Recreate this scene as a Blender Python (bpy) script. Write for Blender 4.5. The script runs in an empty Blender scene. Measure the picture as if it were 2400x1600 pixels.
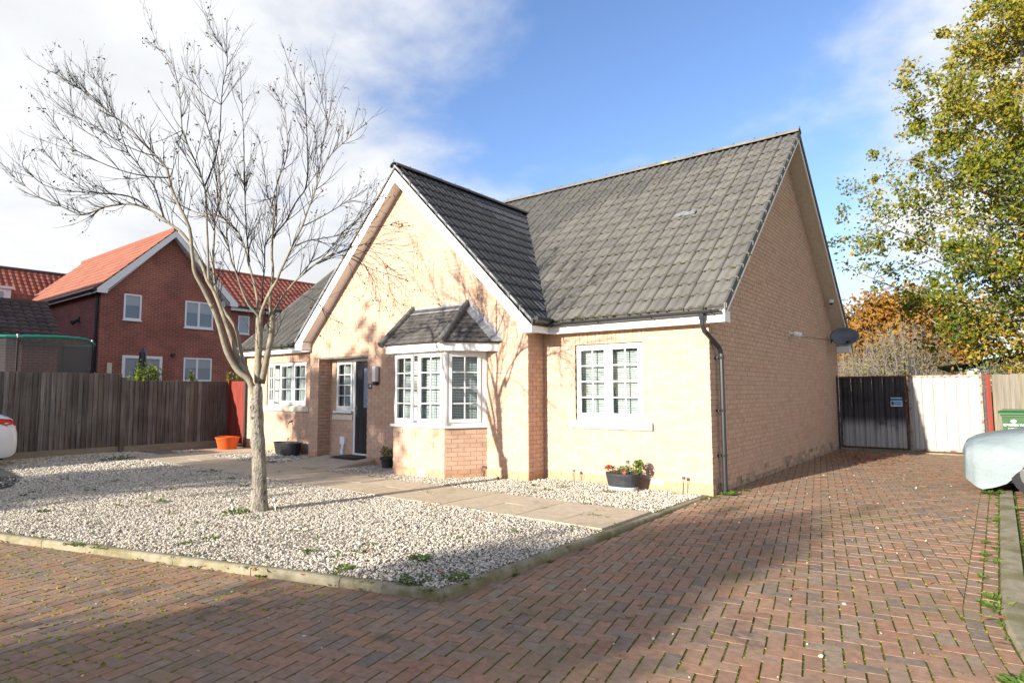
import bpy, bmesh, math, random
import numpy as np
from mathutils import Matrix, Vector
rnd = random.Random(7)
nrs = np.random.RandomState(11)
scene = bpy.context.scene
COL = scene.collection
pi = math.pi

# ------------------------------------------------------------------ camera
CAM = np.array([3.27, -8.798, 1.4894])
YAW, PITCH, ROLL, FPX = -0.6645, 0.0802, -0.0039, 1450.9
_fx = np.array([math.cos(YAW), -math.sin(YAW), 0.0])
_f0 = np.array([math.sin(YAW), math.cos(YAW), 0.0])
_up = np.array([0, 0, 1.0])
FWD = _f0 * math.cos(PITCH) + _up * math.sin(PITCH)
_w = _up * math.cos(PITCH) - _f0 * math.sin(PITCH)
RGT = _fx * math.cos(ROLL) + _w * math.sin(ROLL)
UPV = _w * math.cos(ROLL) - _fx * math.sin(ROLL)
cd = bpy.data.cameras.new('camera')
cd.sensor_width = 36.0
cd.lens = FPX / 2400 * 36
cd.clip_end = 3000
cam = bpy.data.objects.new('camera', cd)
COL.objects.link(cam)
cam.matrix_world = Matrix(((RGT[0], UPV[0], -FWD[0], CAM[0]), (RGT[1], UPV[1], -FWD[1], CAM[1]),
                           (RGT[2], UPV[2], -FWD[2], CAM[2]), (0, 0, 0, 1)))
scene.camera = cam


def project(P):
    d = np.asarray(P, float) - CAM
    z = d @ FWD
    return 1200 + FPX * (d @ RGT) / z, 800 - FPX * (d @ UPV) / z, z


# ------------------------------------------------------------------ sky, sun, exposure
SUN_DIR = np.array([-0.168, -0.965, 0.285])
SUN_DIR /= np.linalg.norm(SUN_DIR)
SUN_EL = math.asin(SUN_DIR[2])
SUN_AZ = math.atan2(SUN_DIR[0], SUN_DIR[1])
SKY_STRENGTH, SUN_STRENGTH, EXPOSURE = 0.09, 5.0, 1.3

world = bpy.data.worlds.new('World')
scene.world = world
world.use_nodes = True
nt = world.node_tree
nt.nodes.clear()


def N(tree, kind, **kw):
    n = tree.nodes.new(kind)
    for k, v in kw.items():
        if k.startswith('i_'):
            n.inputs[k[2:].replace('_', ' ')].default_value = v
        else:
            setattr(n, k, v)
    return n


def mathn(tree, op, a, b=None, c=None, clamp=False):
    n = tree.nodes.new('ShaderNodeMath')
    n.operation = op
    n.use_clamp = clamp
    for i, x in enumerate((a, b, c)):
        if x is None:
            continue
        if isinstance(x, (int, float)):
            n.inputs[i].default_value = x
        else:
            tree.links.new(x, n.inputs[i])
    return n.outputs[0]


def maprange(tree, v, a, b, c=0.0, d=1.0, smooth=True):
    n = tree.nodes.new('ShaderNodeMapRange')
    n.interpolation_type = 'SMOOTHSTEP' if smooth else 'LINEAR'
    tree.links.new(v, n.inputs[0])
    for i, x in enumerate((a, b, c, d)):
        n.inputs[i + 1].default_value = x
    return n.outputs[0]


def mixcol(tree, fac, a, b, mode='MIX'):
    n = tree.nodes.new('ShaderNodeMix')
    n.data_type = 'RGBA'
    n.blend_type = mode
    for idx, x in ((0, fac), (6, a), (7, b)):
        if isinstance(x, (int, float)):
            n.inputs[idx].default_value = x
        elif isinstance(x, (tuple, list)):
            n.inputs[idx].default_value = (x[0], x[1], x[2], 1)
        else:
            tree.links.new(x, n.inputs[idx])
    return n.outputs[2]


def noise(tree, vec, scale, detail=4, rough=0.55, dist=0.0):
    n = tree.nodes.new('ShaderNodeTexNoise')
    if vec is not None:
        tree.links.new(vec, n.inputs['Vector'])
    n.inputs['Scale'].default_value = scale
    n.inputs['Detail'].default_value = detail
    n.inputs['Roughness'].default_value = rough
    n.inputs['Distortion'].default_value = dist
    return n.outputs['Fac']


sky = N(nt, 'ShaderNodeTexSky', sky_type='NISHITA', sun_disc=False)
sky.sun_elevation = SUN_EL
sky.sun_rotation = SUN_AZ
sky.air_density = 1.0
sky.dust_density = 0.6
sky.ozone_density = 2.5
tc = nt.nodes.new('ShaderNodeTexCoord')
sep = nt.nodes.new('ShaderNodeSeparateXYZ')
nt.links.new(tc.outputs['Generated'], sep.inputs[0])
zz = mathn(nt, 'MAXIMUM', sep.outputs[2], 0.0)
den = mathn(nt, 'ADD', zz, 0.22)
comb = nt.nodes.new('ShaderNodeCombineXYZ')
nt.links.new(mathn(nt, 'DIVIDE', sep.outputs[0], den), comb.inputs[0])
nt.links.new(mathn(nt, 'DIVIDE', sep.outputs[1], den), comb.inputs[1])
comb.inputs[2].default_value = 3.7
SEED = 18
comb.inputs[2].default_value = SEED
big = noise(nt, comb.outputs[0], 0.62, 2, 0.5, 0.0)
fine = noise(nt, comb.outputs[0], 1.7, 9, 0.56, 0.12)
cover = mathn(nt, 'ADD', mathn(nt, 'MULTIPLY', big, 0.5), mathn(nt, 'MULTIPLY', fine, 0.5))
# more cloud towards the west and low down, clear towards the north and overhead
west = mathn(nt, 'MULTIPLY', sep.outputs[0], -1.0)
cover = mathn(nt, 'ADD', cover, maprange(nt, west, 0.3, 0.95, -0.07, 0.15))
cover = mathn(nt, 'ADD', cover, maprange(nt, sep.outputs[0], -0.22, 0.1, 0.0, 0.19))
cover = mathn(nt, 'ADD', cover, maprange(nt, zz, 0.0, 0.4, 0.05, -0.01))
cl = maprange(nt, cover, 0.48, 0.66)
shade = maprange(nt, fine, 0.35, 0.75, 0.84, 1.05)
cloudcol = mixcol(nt, 1.0, (4.7, 4.8, 4.95), (1, 1, 1), 'MULTIPLY')
vm = nt.nodes.new('ShaderNodeVectorMath')
vm.operation = 'SCALE'
nt.links.new(cloudcol, vm.inputs[0])
nt.links.new(shade, vm.inputs['Scale'])
# the blue of the clear sky
bluer = mixcol(nt, 1.0, sky.outputs[0], (1.06, 1.08, 1.26), 'MULTIPLY')
skyc = mixcol(nt, cl, bluer, vm.outputs[0])
bg = N(nt, 'ShaderNodeBackground')
bg.inputs['Strength'].default_value = SKY_STRENGTH
nt.links.new(skyc, bg.inputs['Color'])
out = nt.nodes.new('ShaderNodeOutputWorld')
nt.links.new(bg.outputs[0], out.inputs[0])

sl = bpy.data.lights.new('sun', 'SUN')
sl.energy = SUN_STRENGTH
sl.angle = math.radians(0.53)
sl.color = (1.0, 0.92, 0.80)
so = bpy.data.objects.new('sun', sl)
COL.objects.link(so)
so.rotation_euler = Vector(SUN_DIR).to_track_quat('Z', 'Y').to_euler()
so.location = (0, -30, 30)

vs = scene.view_settings
vs.view_transform = 'Standard'
vs.look = 'None'
vs.exposure = EXPOSURE
vs.gamma = 1
vs.use_curve_mapping = False
scene.cycles.max_bounces = 8
scene.cycles.transparent_max_bounces = 16

# ------------------------------------------------------------------ materials
MATS = {}



def mat(name, col, rough=0.8, nz=None, bump=None, tints=None, spec=0.3, over=None, metal=0.0, grain=None):
    """col base colour; nz (scale, amount); bump (scale, strength); tints: colours picked by object/face;
    over: list of (colour, scale, lo, hi[, zlo, zhi]) stains; grain (scale xyz, amount)."""
    m = bpy.data.materials.new(name)
    m.use_nodes = True
    t = m.node_tree
    b = t.nodes['Principled BSDF']
    geo = t.nodes.new('ShaderNodeNewGeometry')
    pos = geo.outputs['Position']
    c = None
    if tints:
        oi = t.nodes.new('ShaderNodeObjectInfo')
        at = N(t, 'ShaderNodeAttribute', attribute_name='tint')
        fac = mathn(t, 'FRACT', mathn(t, 'ADD', oi.outputs['Random'], at.outputs['Fac']))
        cr = t.nodes.new('ShaderNodeValToRGB')
        el = cr.color_ramp.elements
        while len(el) > 1:
            el.remove(el[0])
        k = len(tints)
        el[0].position = 0
        el[0].color = (*tints[0], 1)
        for i in range(1, k):
            e = el.new(i / (k - 1))
            e.color = (*tints[i], 1)
        t.links.new(fac, cr.inputs[0])
        c = cr.outputs[0]
    else:
        rgb = t.nodes.new('ShaderNodeRGB')
        rgb.outputs[0].default_value = (*col, 1)
        c = rgb.outputs[0]
    if nz:
        f = noise(t, pos, nz[0], 5, 0.6)
        v = maprange(t, f, 0.3, 0.7, 1 - nz[1], 1 + nz[1])
        cc = t.nodes.new('ShaderNodeCombineColor')
        for i in range(3):
            t.links.new(v, cc.inputs[i])
        c = mixcol(t, 1.0, c, cc.outputs[0], 'MULTIPLY')
    if grain:
        mp = t.nodes.new('ShaderNodeMapping')
        t.links.new(pos, mp.inputs[0])
        mp.inputs['Scale'].default_value = grain[0]
        f = noise(t, mp.outputs[0], 1.0, 5, 0.6)
        v = maprange(t, f, 0.3, 0.7, 1 - grain[1], 1 + grain[1])
        cc = t.nodes.new('ShaderNodeCombineColor')
        for i in range(3):
            t.links.new(v, cc.inputs[i])
        c = mixcol(t, 1.0, c, cc.outputs[0], 'MULTIPLY')
    for o in over or []:
        f = maprange(t, noise(t, pos, o[1], 6, 0.65), o[2], o[3])
        if len(o) > 4:
            s = t.nodes.new('ShaderNodeSeparateXYZ')
            t.links.new(pos, s.inputs[0])
            f = mathn(t, 'MULTIPLY', f, maprange(t, s.outputs[2], o[4], o[5]))
        c = mixcol(t, f, c, o[0])
    t.links.new(c, b.inputs['Base Color'])
    b.inputs['Roughness'].default_value = rough
    b.inputs['Specular IOR Level'].default_value = spec
    b.inputs['Metallic'].default_value = metal
    if bump:
        bn = t.nodes.new('ShaderNodeBump')
        bn.inputs['Strength'].default_value = bump[1]
        bn.inputs['Distance'].default_value = bump[2] if len(bump) > 2 else 0.01
        t.links.new(noise(t, pos, bump[0], 4, 0.6), bn.inputs['Height'])
        t.links.new(bn.outputs[0], b.inputs['Normal'])
    MATS[name] = m
    return m


def brickmat(name, c1, c2, mortar, sx=1.0):
    """brick texture for walls too far away to tell the bricks apart"""
    m = bpy.data.materials.new(name)
    m.use_nodes = True
    t = m.node_tree
    b = t.nodes['Principled BSDF']
    geo = t.nodes.new('ShaderNodeNewGeometry')
    s = t.nodes.new('ShaderNodeSeparateXYZ')
    t.links.new(geo.outputs['Position'], s.inputs[0])
    cb = t.nodes.new('ShaderNodeCombineXYZ')
    t.links.new(mathn(t, 'ADD', s.outputs[0], s.outputs[1]), cb.inputs[0])
    t.links.new(s.outputs[2], cb.inputs[1])
    br = t.nodes.new('ShaderNodeTexBrick')
    t.links.new(cb.outputs[0], br.inputs['Vector'])
    br.inputs['Color1'].default_value = (*c1, 1)
    br.inputs['Color2'].default_value = (*c2, 1)
    br.inputs['Mortar'].default_value = (*mortar, 1)
    br.inputs['Scale'].default_value = 1.0
    br.inputs['Mortar Size'].default_value = 0.006
    br.inputs['Brick Width'].default_value = 0.225
    br.inputs['Row Height'].default_value = 0.075
    f = noise(t, geo.outputs['Position'], 0.9, 4, 0.6)
    v = maprange(t, f, 0.3, 0.7, 0.8, 1.2)
    cc = t.nodes.new('ShaderNodeCombineColor')
    for i in range(3):
        t.links.new(v, cc.inputs[i])
    t.links.new(mixcol(t, 1.0, br.outputs['Color'], cc.outputs[0], 'MULTIPLY'), b.inputs['Base Color'])
    b.inputs['Roughness'].default_value = 0.9
    b.inputs['Specular IOR Level'].default_value = 0.15
    MATS[name] = m
    return m


def glassmat(name, tint=(0.9, 0.95, 0.95), refl=1.0, trans=1.0):
    m = bpy.data.materials.new(name)
    m.use_nodes = True
    t = m.node_tree
    t.nodes.clear()
    o = t.nodes.new('ShaderNodeOutputMaterial')
    tr = t.nodes.new('ShaderNodeBsdfTransparent')
    tr.inputs[0].default_value = (*[x * trans for x in tint], 1)
    gl = t.nodes.new('ShaderNodeBsdfGlossy')
    gl.inputs['Roughness'].default_value = 0.01
    fr = t.nodes.new('ShaderNodeLayerWeight')
    rf = mathn(t, 'ADD', mathn(t, 'MULTIPLY', mathn(t, 'POWER', fr.outputs['Facing'], 4.0), 0.9), 0.045)
    mx = t.nodes.new('ShaderNodeMixShader')
    t.links.new(mathn(t, 'MULTIPLY', rf, refl, clamp=True), mx.inputs[0])
    t.links.new(tr.outputs[0], mx.inputs[1])
    t.links.new(gl.outputs[0], mx.inputs[2])
    t.links.new(mx.outputs[0], o.inputs[0])
    MATS[name] = m
    return m


BRICK_T = [(0.50, 0.33, 0.235), (0.53, 0.355, 0.255), (0.47, 0.295, 0.205), (0.52, 0.345, 0.245), (0.49, 0.335, 0.25), (0.48, 0.315, 0.22)]
mat('brick', (0.5, 0.3, 0.2), 0.9, nz=(9, 0.07), bump=(110, 0.25, 0.004), tints=BRICK_T, spec=0.15,
    over=[((0.34, 0.18, 0.10), 3.2, 0.68, 0.8)])
mat('mortar', (0.40, 0.31, 0.245), 0.95, nz=(25, 0.12), spec=0.1)
mat('plinth_brick', (0.5, 0.3, 0.2), 0.9, nz=(9, 0.1), tints=[(0.42, 0.25, 0.15), (0.47, 0.28, 0.17), (0.38, 0.22, 0.14)], spec=0.15)
mat('dirty_brick', (0.3, 0.2, 0.15), 0.95, nz=(7, 0.2), tints=[(0.38, 0.27, 0.19), (0.33, 0.25, 0.18), (0.42, 0.29, 0.20)], spec=0.1,
    over=[((0.10, 0.10, 0.06), 4, 0.5, 0.7)])
mat('upvc', (0.70, 0.70, 0.69), 0.35, spec=0.5)
mat('painted_board', (0.78, 0.775, 0.76), 0.5, nz=(1.2, 0.03), spec=0.4)
mat('stone_sill', (0.60, 0.53, 0.42), 0.85, nz=(14, 0.08), bump=(80, 0.2, 0.004))
mat('black_plastic', (0.022, 0.024, 0.027), 0.32, spec=0.5)
mat('roof_tile', (0.15, 0.14, 0.13), 0.85, nz=(3.0, 0.14), bump=(120, 0.25, 0.004), spec=0.25,
    tints=[(0.092, 0.09, 0.083), (0.104, 0.10, 0.091), (0.083, 0.081, 0.077), (0.097, 0.094, 0.087)],
    over=[((0.15, 0.14, 0.10), 7, 0.64, 0.8)])
mat('dark_shaded_roof_tile', (0.06, 0.06, 0.062), 0.5, nz=(3.0, 0.12), bump=(120, 0.2, 0.004), spec=0.4,
    tints=[(0.06, 0.06, 0.062), (0.072, 0.071, 0.072), (0.052, 0.052, 0.055)])  # grazing light on the front gable slope put into a darker tile colour
mat('plain_tile', (0.13, 0.12, 0.11), 0.85, nz=(6, 0.15), bump=(120, 0.2, 0.004), spec=0.2,
    tints=[(0.085, 0.08, 0.076), (0.10, 0.094, 0.087), (0.072, 0.069, 0.067)])
mat('ridge', (0.14, 0.132, 0.115), 0.85, nz=(4, 0.15), over=[((0.30, 0.24, 0.07), 1.1, 0.62, 0.72), ((0.2, 0.19, 0.16), 8, 0.55, 0.7)])
mat('dark_ridge', (0.10, 0.097, 0.095), 0.8, nz=(6, 0.15))
mat('lead', (0.21, 0.222, 0.24), 0.55, nz=(6, 0.15), metal=0.0, spec=0.5)
mat('moss', (0.10, 0.105, 0.02), 1.0, nz=(30, 0.35), tints=[(0.15, 0.155, 0.02), (0.22, 0.215, 0.022), (0.15, 0.135, 0.04), (0.11, 0.105, 0.025)], spec=0.05)
mat('roof_moss', (0.06, 0.06, 0.018), 1.0, nz=(30, 0.35), tints=[(0.055, 0.056, 0.016), (0.085, 0.085, 0.016), (0.06, 0.052, 0.03), (0.04, 0.038, 0.02)], spec=0.05)
mat('blind', (0.55, 0.545, 0.52), 0.45, spec=0.3)
mat('door_black', (0.02, 0.021, 0.024), 0.3, spec=0.5)
mat('chrome', (0.7, 0.7, 0.7), 0.18, metal=1.0)
mat('steel', (0.32, 0.32, 0.32), 0.35, metal=1.0)
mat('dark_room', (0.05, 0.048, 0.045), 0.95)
glassmat('glass', refl=0.7)
mat('far_glass', (0.19, 0.26, 0.34), 0.06, spec=0.9)  # pale blue of the reflected sky put into the opaque pane colour
glassmat('lens', (0.85, 0.88, 0.9), 1.0)
mat('gravel_stone', (0.5, 0.48, 0.45), 0.85, spec=0.2, tints=[(0.58, 0.53, 0.45), (0.48, 0.43, 0.345), (0.64, 0.60, 0.53), (0.34, 0.30, 0.235), (0.54, 0.50, 0.43), (0.47, 0.39, 0.27), (0.20, 0.168, 0.135), (0.58, 0.545, 0.48)])
mat('gravel_soil', (0.22, 0.195, 0.16), 1.0, nz=(55, 0.5), bump=(70, 0.8, 0.02), spec=0.05)
mat('paver', (0.2, 0.12, 0.1), 0.88, nz=(18, 0.16), bump=(160, 0.35, 0.003), spec=0.15,
    tints=[(0.265, 0.163, 0.108), (0.30, 0.172, 0.11), (0.225, 0.165, 0.122), (0.275, 0.152, 0.098), (0.24, 0.18, 0.132), (0.31, 0.186, 0.12), (0.18, 0.145, 0.115), (0.27, 0.165, 0.11), (0.24, 0.19, 0.14)],
    over=[((0.19, 0.15, 0.075), 0.75, 0.50, 0.80), ((0.15, 0.125, 0.05), 6, 0.60, 0.78), ((0.12, 0.09, 0.075), 2.2, 0.6, 0.75), ((0.42, 0.36, 0.30), 40, 0.68, 0.8)])
mat('red_paver', (0.2, 0.12, 0.1), 0.8, nz=(18, 0.14), bump=(160, 0.3, 0.003), spec=0.25,
    tints=[(0.25, 0.12, 0.09), (0.28, 0.14, 0.10), (0.22, 0.12, 0.10), (0.26, 0.15, 0.12)])
mat('joint_moss', (0.10, 0.105, 0.022), 1.0, nz=(60, 0.5), bump=(120, 0.7, 0.01), spec=0.05,
    over=[((0.07, 0.055, 0.035), 2.3, 0.52, 0.64), ((0.17, 0.17, 0.028), 9, 0.56, 0.72)])
mat('kerb_concrete', (0.25, 0.22, 0.155), 0.92, nz=(14, 0.14), bump=(90, 0.35, 0.004), spec=0.15,
    over=[((0.15, 0.135, 0.065), 2.2, 0.42, 0.62), ((0.09, 0.085, 0.05), 12, 0.58, 0.74)])
mat('slab', (0.42, 0.35, 0.25), 0.92, nz=(9, 0.1), bump=(120, 0.3, 0.003), spec=0.15,
    tints=[(0.42, 0.35, 0.25), (0.44, 0.37, 0.275), (0.40, 0.325, 0.225), (0.43, 0.36, 0.265)],
    over=[((0.27, 0.24, 0.14), 1.6, 0.56, 0.74)])
mat('soil', (0.10, 0.085, 0.06), 1.0, nz=(8, 0.3), spec=0.05, over=[((0.08, 0.10, 0.03), 0.4, 0.45, 0.6)])
mat('tarmac', (0.055, 0.055, 0.05), 0.95, nz=(60, 0.25), spec=0.15, over=[((0.06, 0.075, 0.025), 2.5, 0.55, 0.7)])
mat('fence_wood', (0.13, 0.105, 0.09), 0.95, grain=((40, 40, 1.6), 0.35), nz=(1.5, 0.2), spec=0.1,
    tints=[(0.14, 0.122, 0.112), (0.095, 0.083, 0.077), (0.19, 0.17, 0.158), (0.115, 0.092, 0.075), (0.15, 0.135, 0.128), (0.075, 0.063, 0.056)],
    over=[((0.05, 0.045, 0.04), 3, 0.6, 0.75)])
mat('pale_fence_wood', (0.4, 0.35, 0.27), 0.95, grain=((35, 35, 1.5), 0.22), spec=0.1,
    tints=[(0.18, 0.16, 0.125), (0.155, 0.135, 0.105), (0.20, 0.18, 0.15), (0.165, 0.145, 0.10)], over=[((0.10, 0.085, 0.05), 4, 0.6, 0.75)])
mat('gravel_board', (0.24, 0.205, 0.15), 0.95, grain=((2, 2, 40), 0.2), spec=0.1)
mat('red_wood', (0.19, 0.038, 0.026), 0.85, grain=((25, 25, 1.2), 0.18), spec=0.15)
mat('red_timber', (0.19, 0.038, 0.026), 0.85, grain=((25, 25, 1.2), 0.12), spec=0.2)
mat('dark_steel', (0.04, 0.042, 0.045), 0.6, nz=(20, 0.3), spec=0.3)
mat('rust', (0.10, 0.055, 0.04), 0.95, nz=(25, 0.4), spec=0.1, over=[((0.4, 0.37, 0.32), 12, 0.64, 0.7)])
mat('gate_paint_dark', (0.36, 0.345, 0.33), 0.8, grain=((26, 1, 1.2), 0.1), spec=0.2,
    over=[((0.05, 0.048, 0.047), 1.3, 0.18, 0.34, 0.5, 0.85), ((0.03, 0.03, 0.03), 2.6, 0.52, 0.66, 0.3, 0.9)])  # dark patches fading in above the lower part of the sheet
mat('gate_paint_white', (0.40, 0.385, 0.355), 0.7, grain=((18, 1, 1.0), 0.10), spec=0.3, over=[((0.42, 0.28, 0.15), 10, 0.7, 0.8)])
mat('flaky_white', (0.28, 0.24, 0.19), 0.85, nz=(20, 0.15), over=[((0.22, 0.06, 0.03), 9, 0.52, 0.6), ((0.2, 0.1, 0.05), 22, 0.64, 0.7)])
mat('bark', (0.24, 0.215, 0.18), 0.95, grain=((55, 55, 6), 0.45), bump=(40, 1.0, 0.03), spec=0.1, over=[((0.06, 0.05, 0.036), 14, 0.56, 0.68)])
mat('bark_smooth', (0.20, 0.175, 0.13), 0.85, nz=(10, 0.25), spec=0.2, over=[((0.075, 0.062, 0.035), 8, 0.58, 0.72)])
mat('twig', (0.024, 0.021, 0.022), 0.85, nz=(20, 0.25), spec=0.2)
mat('dry_leaf', (0.09, 0.055, 0.03), 0.9, tints=[(0.09, 0.055, 0.03), (0.14, 0.09, 0.05), (0.06, 0.04, 0.03)], spec=0.1)
mat('red_brick_far', (0.2, 0.1, 0.08))
brickmat('far_red_brick', (0.30, 0.095, 0.07), (0.21, 0.075, 0.062), (0.36, 0.24, 0.20))
brickmat('plain_brick', (0.5, 0.315, 0.205), (0.46, 0.28, 0.18), (0.40, 0.31, 0.245))
mat('orange_tile', (0.46, 0.17, 0.09), 0.85, tints=[(0.25, 0.10, 0.066), (0.285, 0.118, 0.078), (0.22, 0.085, 0.058)], spec=0.2)
mat('red_tile', (0.32, 0.10, 0.065), 0.8, tints=[(0.25, 0.08, 0.055), (0.29, 0.10, 0.07), (0.21, 0.065, 0.045)], spec=0.2)
mat('garage_tile', (0.09, 0.065, 0.058), 0.85, tints=[(0.075, 0.055, 0.05), (0.095, 0.068, 0.06), (0.06, 0.045, 0.042)], spec=0.12)
mat('white_paint', (0.78, 0.78, 0.78), 0.5)
mat('blue_white', (0.72, 0.74, 0.78), 0.5)  # on the far white frames this blue is shade put into the colour
mat('car_white', (0.62, 0.63, 0.65), 0.18, spec=0.6)
mat('red_lens', (0.45, 0.012, 0.012), 0.15, spec=0.6)
mat('clear_lens', (0.6, 0.62, 0.64), 0.12, spec=0.7)
mat('tyre', (0.015, 0.015, 0.016), 0.8)
mat('alloy', (0.10, 0.10, 0.105), 0.35, metal=0.8)
mat('car_glass', (0.02, 0.022, 0.025), 0.05, spec=0.8)
mat('cover_cloth', (0.185, 0.225, 0.235), 0.6, nz=(1.8, 0.06), spec=0.3, bump=(5, 0.5, 0.06))
mat('bin_green', (0.022, 0.085, 0.024), 0.5, nz=(5, 0.1), spec=0.4)
mat('print_white', (0.8, 0.8, 0.78), 0.6)
mat('orange_plastic', (0.62, 0.10, 0.018), 0.5, nz=(8, 0.08), spec=0.4)
mat('tub_black', (0.03, 0.032, 0.036), 0.6, nz=(14, 0.25), spec=0.3)
mat('tub_band', (0.33, 0.37, 0.37), 0.7, nz=(18, 0.25))
mat('pot_black', (0.035, 0.036, 0.04), 0.5, nz=(14, 0.15), spec=0.4)
mat('compost', (0.035, 0.025, 0.018), 1.0, nz=(40, 0.4))
LEAFY = [(0.10, 0.15, 0.02), (0.17, 0.20, 0.03), (0.06, 0.10, 0.015), (0.22, 0.22, 0.05)]


def leafmat(name, tints, trans=0.35):
    m = mat(name, tints[0], 0.55, tints=tints, spec=0.3)
    t = m.node_tree
    b = t.nodes['Principled BSDF']
    o = [n for n in t.nodes if n.type == 'OUTPUT_MATERIAL'][0]
    tr = t.nodes.new('ShaderNodeBsdfTranslucent')
    src = b.inputs['Base Color'].links[0].from_socket
    t.links.new(src, tr.inputs[0])
    mx = t.nodes.new('ShaderNodeMixShader')
    mx.inputs[0].default_value = trans
    t.links.new(b.outputs[0], mx.inputs[1])
    t.links.new(tr.outputs[0], mx.inputs[2])
    t.links.new(mx.outputs[0], o.inputs[0])
    return m


leafmat('leaf_green', LEAFY)
leafmat('laurel', [(0.18, 0.26, 0.02), (0.30, 0.37, 0.04), (0.10, 0.15, 0.015), (0.36, 0.42, 0.08)])
leafmat('weed', [(0.07, 0.14, 0.02), (0.12, 0.20, 0.03), (0.16, 0.22, 0.05), (0.09, 0.13, 0.03)])
leafmat('flower_red', [(0.55, 0.03, 0.03), (0.6, 0.08, 0.08)])
leafmat('flower_pink', [(0.62, 0.10, 0.16), (0.7, 0.2, 0.22)])
leafmat('bronze_leaf', [(0.10, 0.035, 0.03), (0.14, 0.05, 0.03), (0.08, 0.06, 0.02)])
leafmat('autumn_leaf', [(0.055, 0.095, 0.012), (0.10, 0.15, 0.018), (0.19, 0.20, 0.022), (0.29, 0.245, 0.025), (0.38, 0.27, 0.025), (0.43, 0.275, 0.028)], 0.42)
leafmat('oak_leaf', [(0.26, 0.14, 0.025), (0.33, 0.19, 0.03), (0.30, 0.12, 0.025), (0.25, 0.17, 0.03)], 0.4)
leafmat('shrub_leaf', [(0.19, 0.185, 0.05), (0.25, 0.235, 0.065), (0.14, 0.14, 0.045)], 0.35)
leafmat('fallen_leaf', [(0.30, 0.09, 0.03), (0.22, 0.08, 0.04), (0.36, 0.16, 0.05), (0.16, 0.07, 0.04)], 0.15)
leafmat('evergreen', [(0.05, 0.075, 0.015), (0.035, 0.055, 0.012), (0.08, 0.10, 0.02)], 0.3)

# ------------------------------------------------------------------ mesh helpers
ROOT = {}


def v3(*a):
    return np.array(a, float)


class Fr:
    """frame: origin o, u across, b up, n outward"""
    def __init__(s, o, u, n, b=(0, 0, 1)):
        s.o, s.u, s.n, s.b = (np.array(x, float) for x in (o, u, n, b))

    def __call__(s, a, b, c=0.0):
        return s.o + s.u * a + s.b * b + s.n * c


WORLD = Fr((0, 0, 0), (1, 0, 0), (0, 1, 0))  # a=x, b=z, c=y


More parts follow.
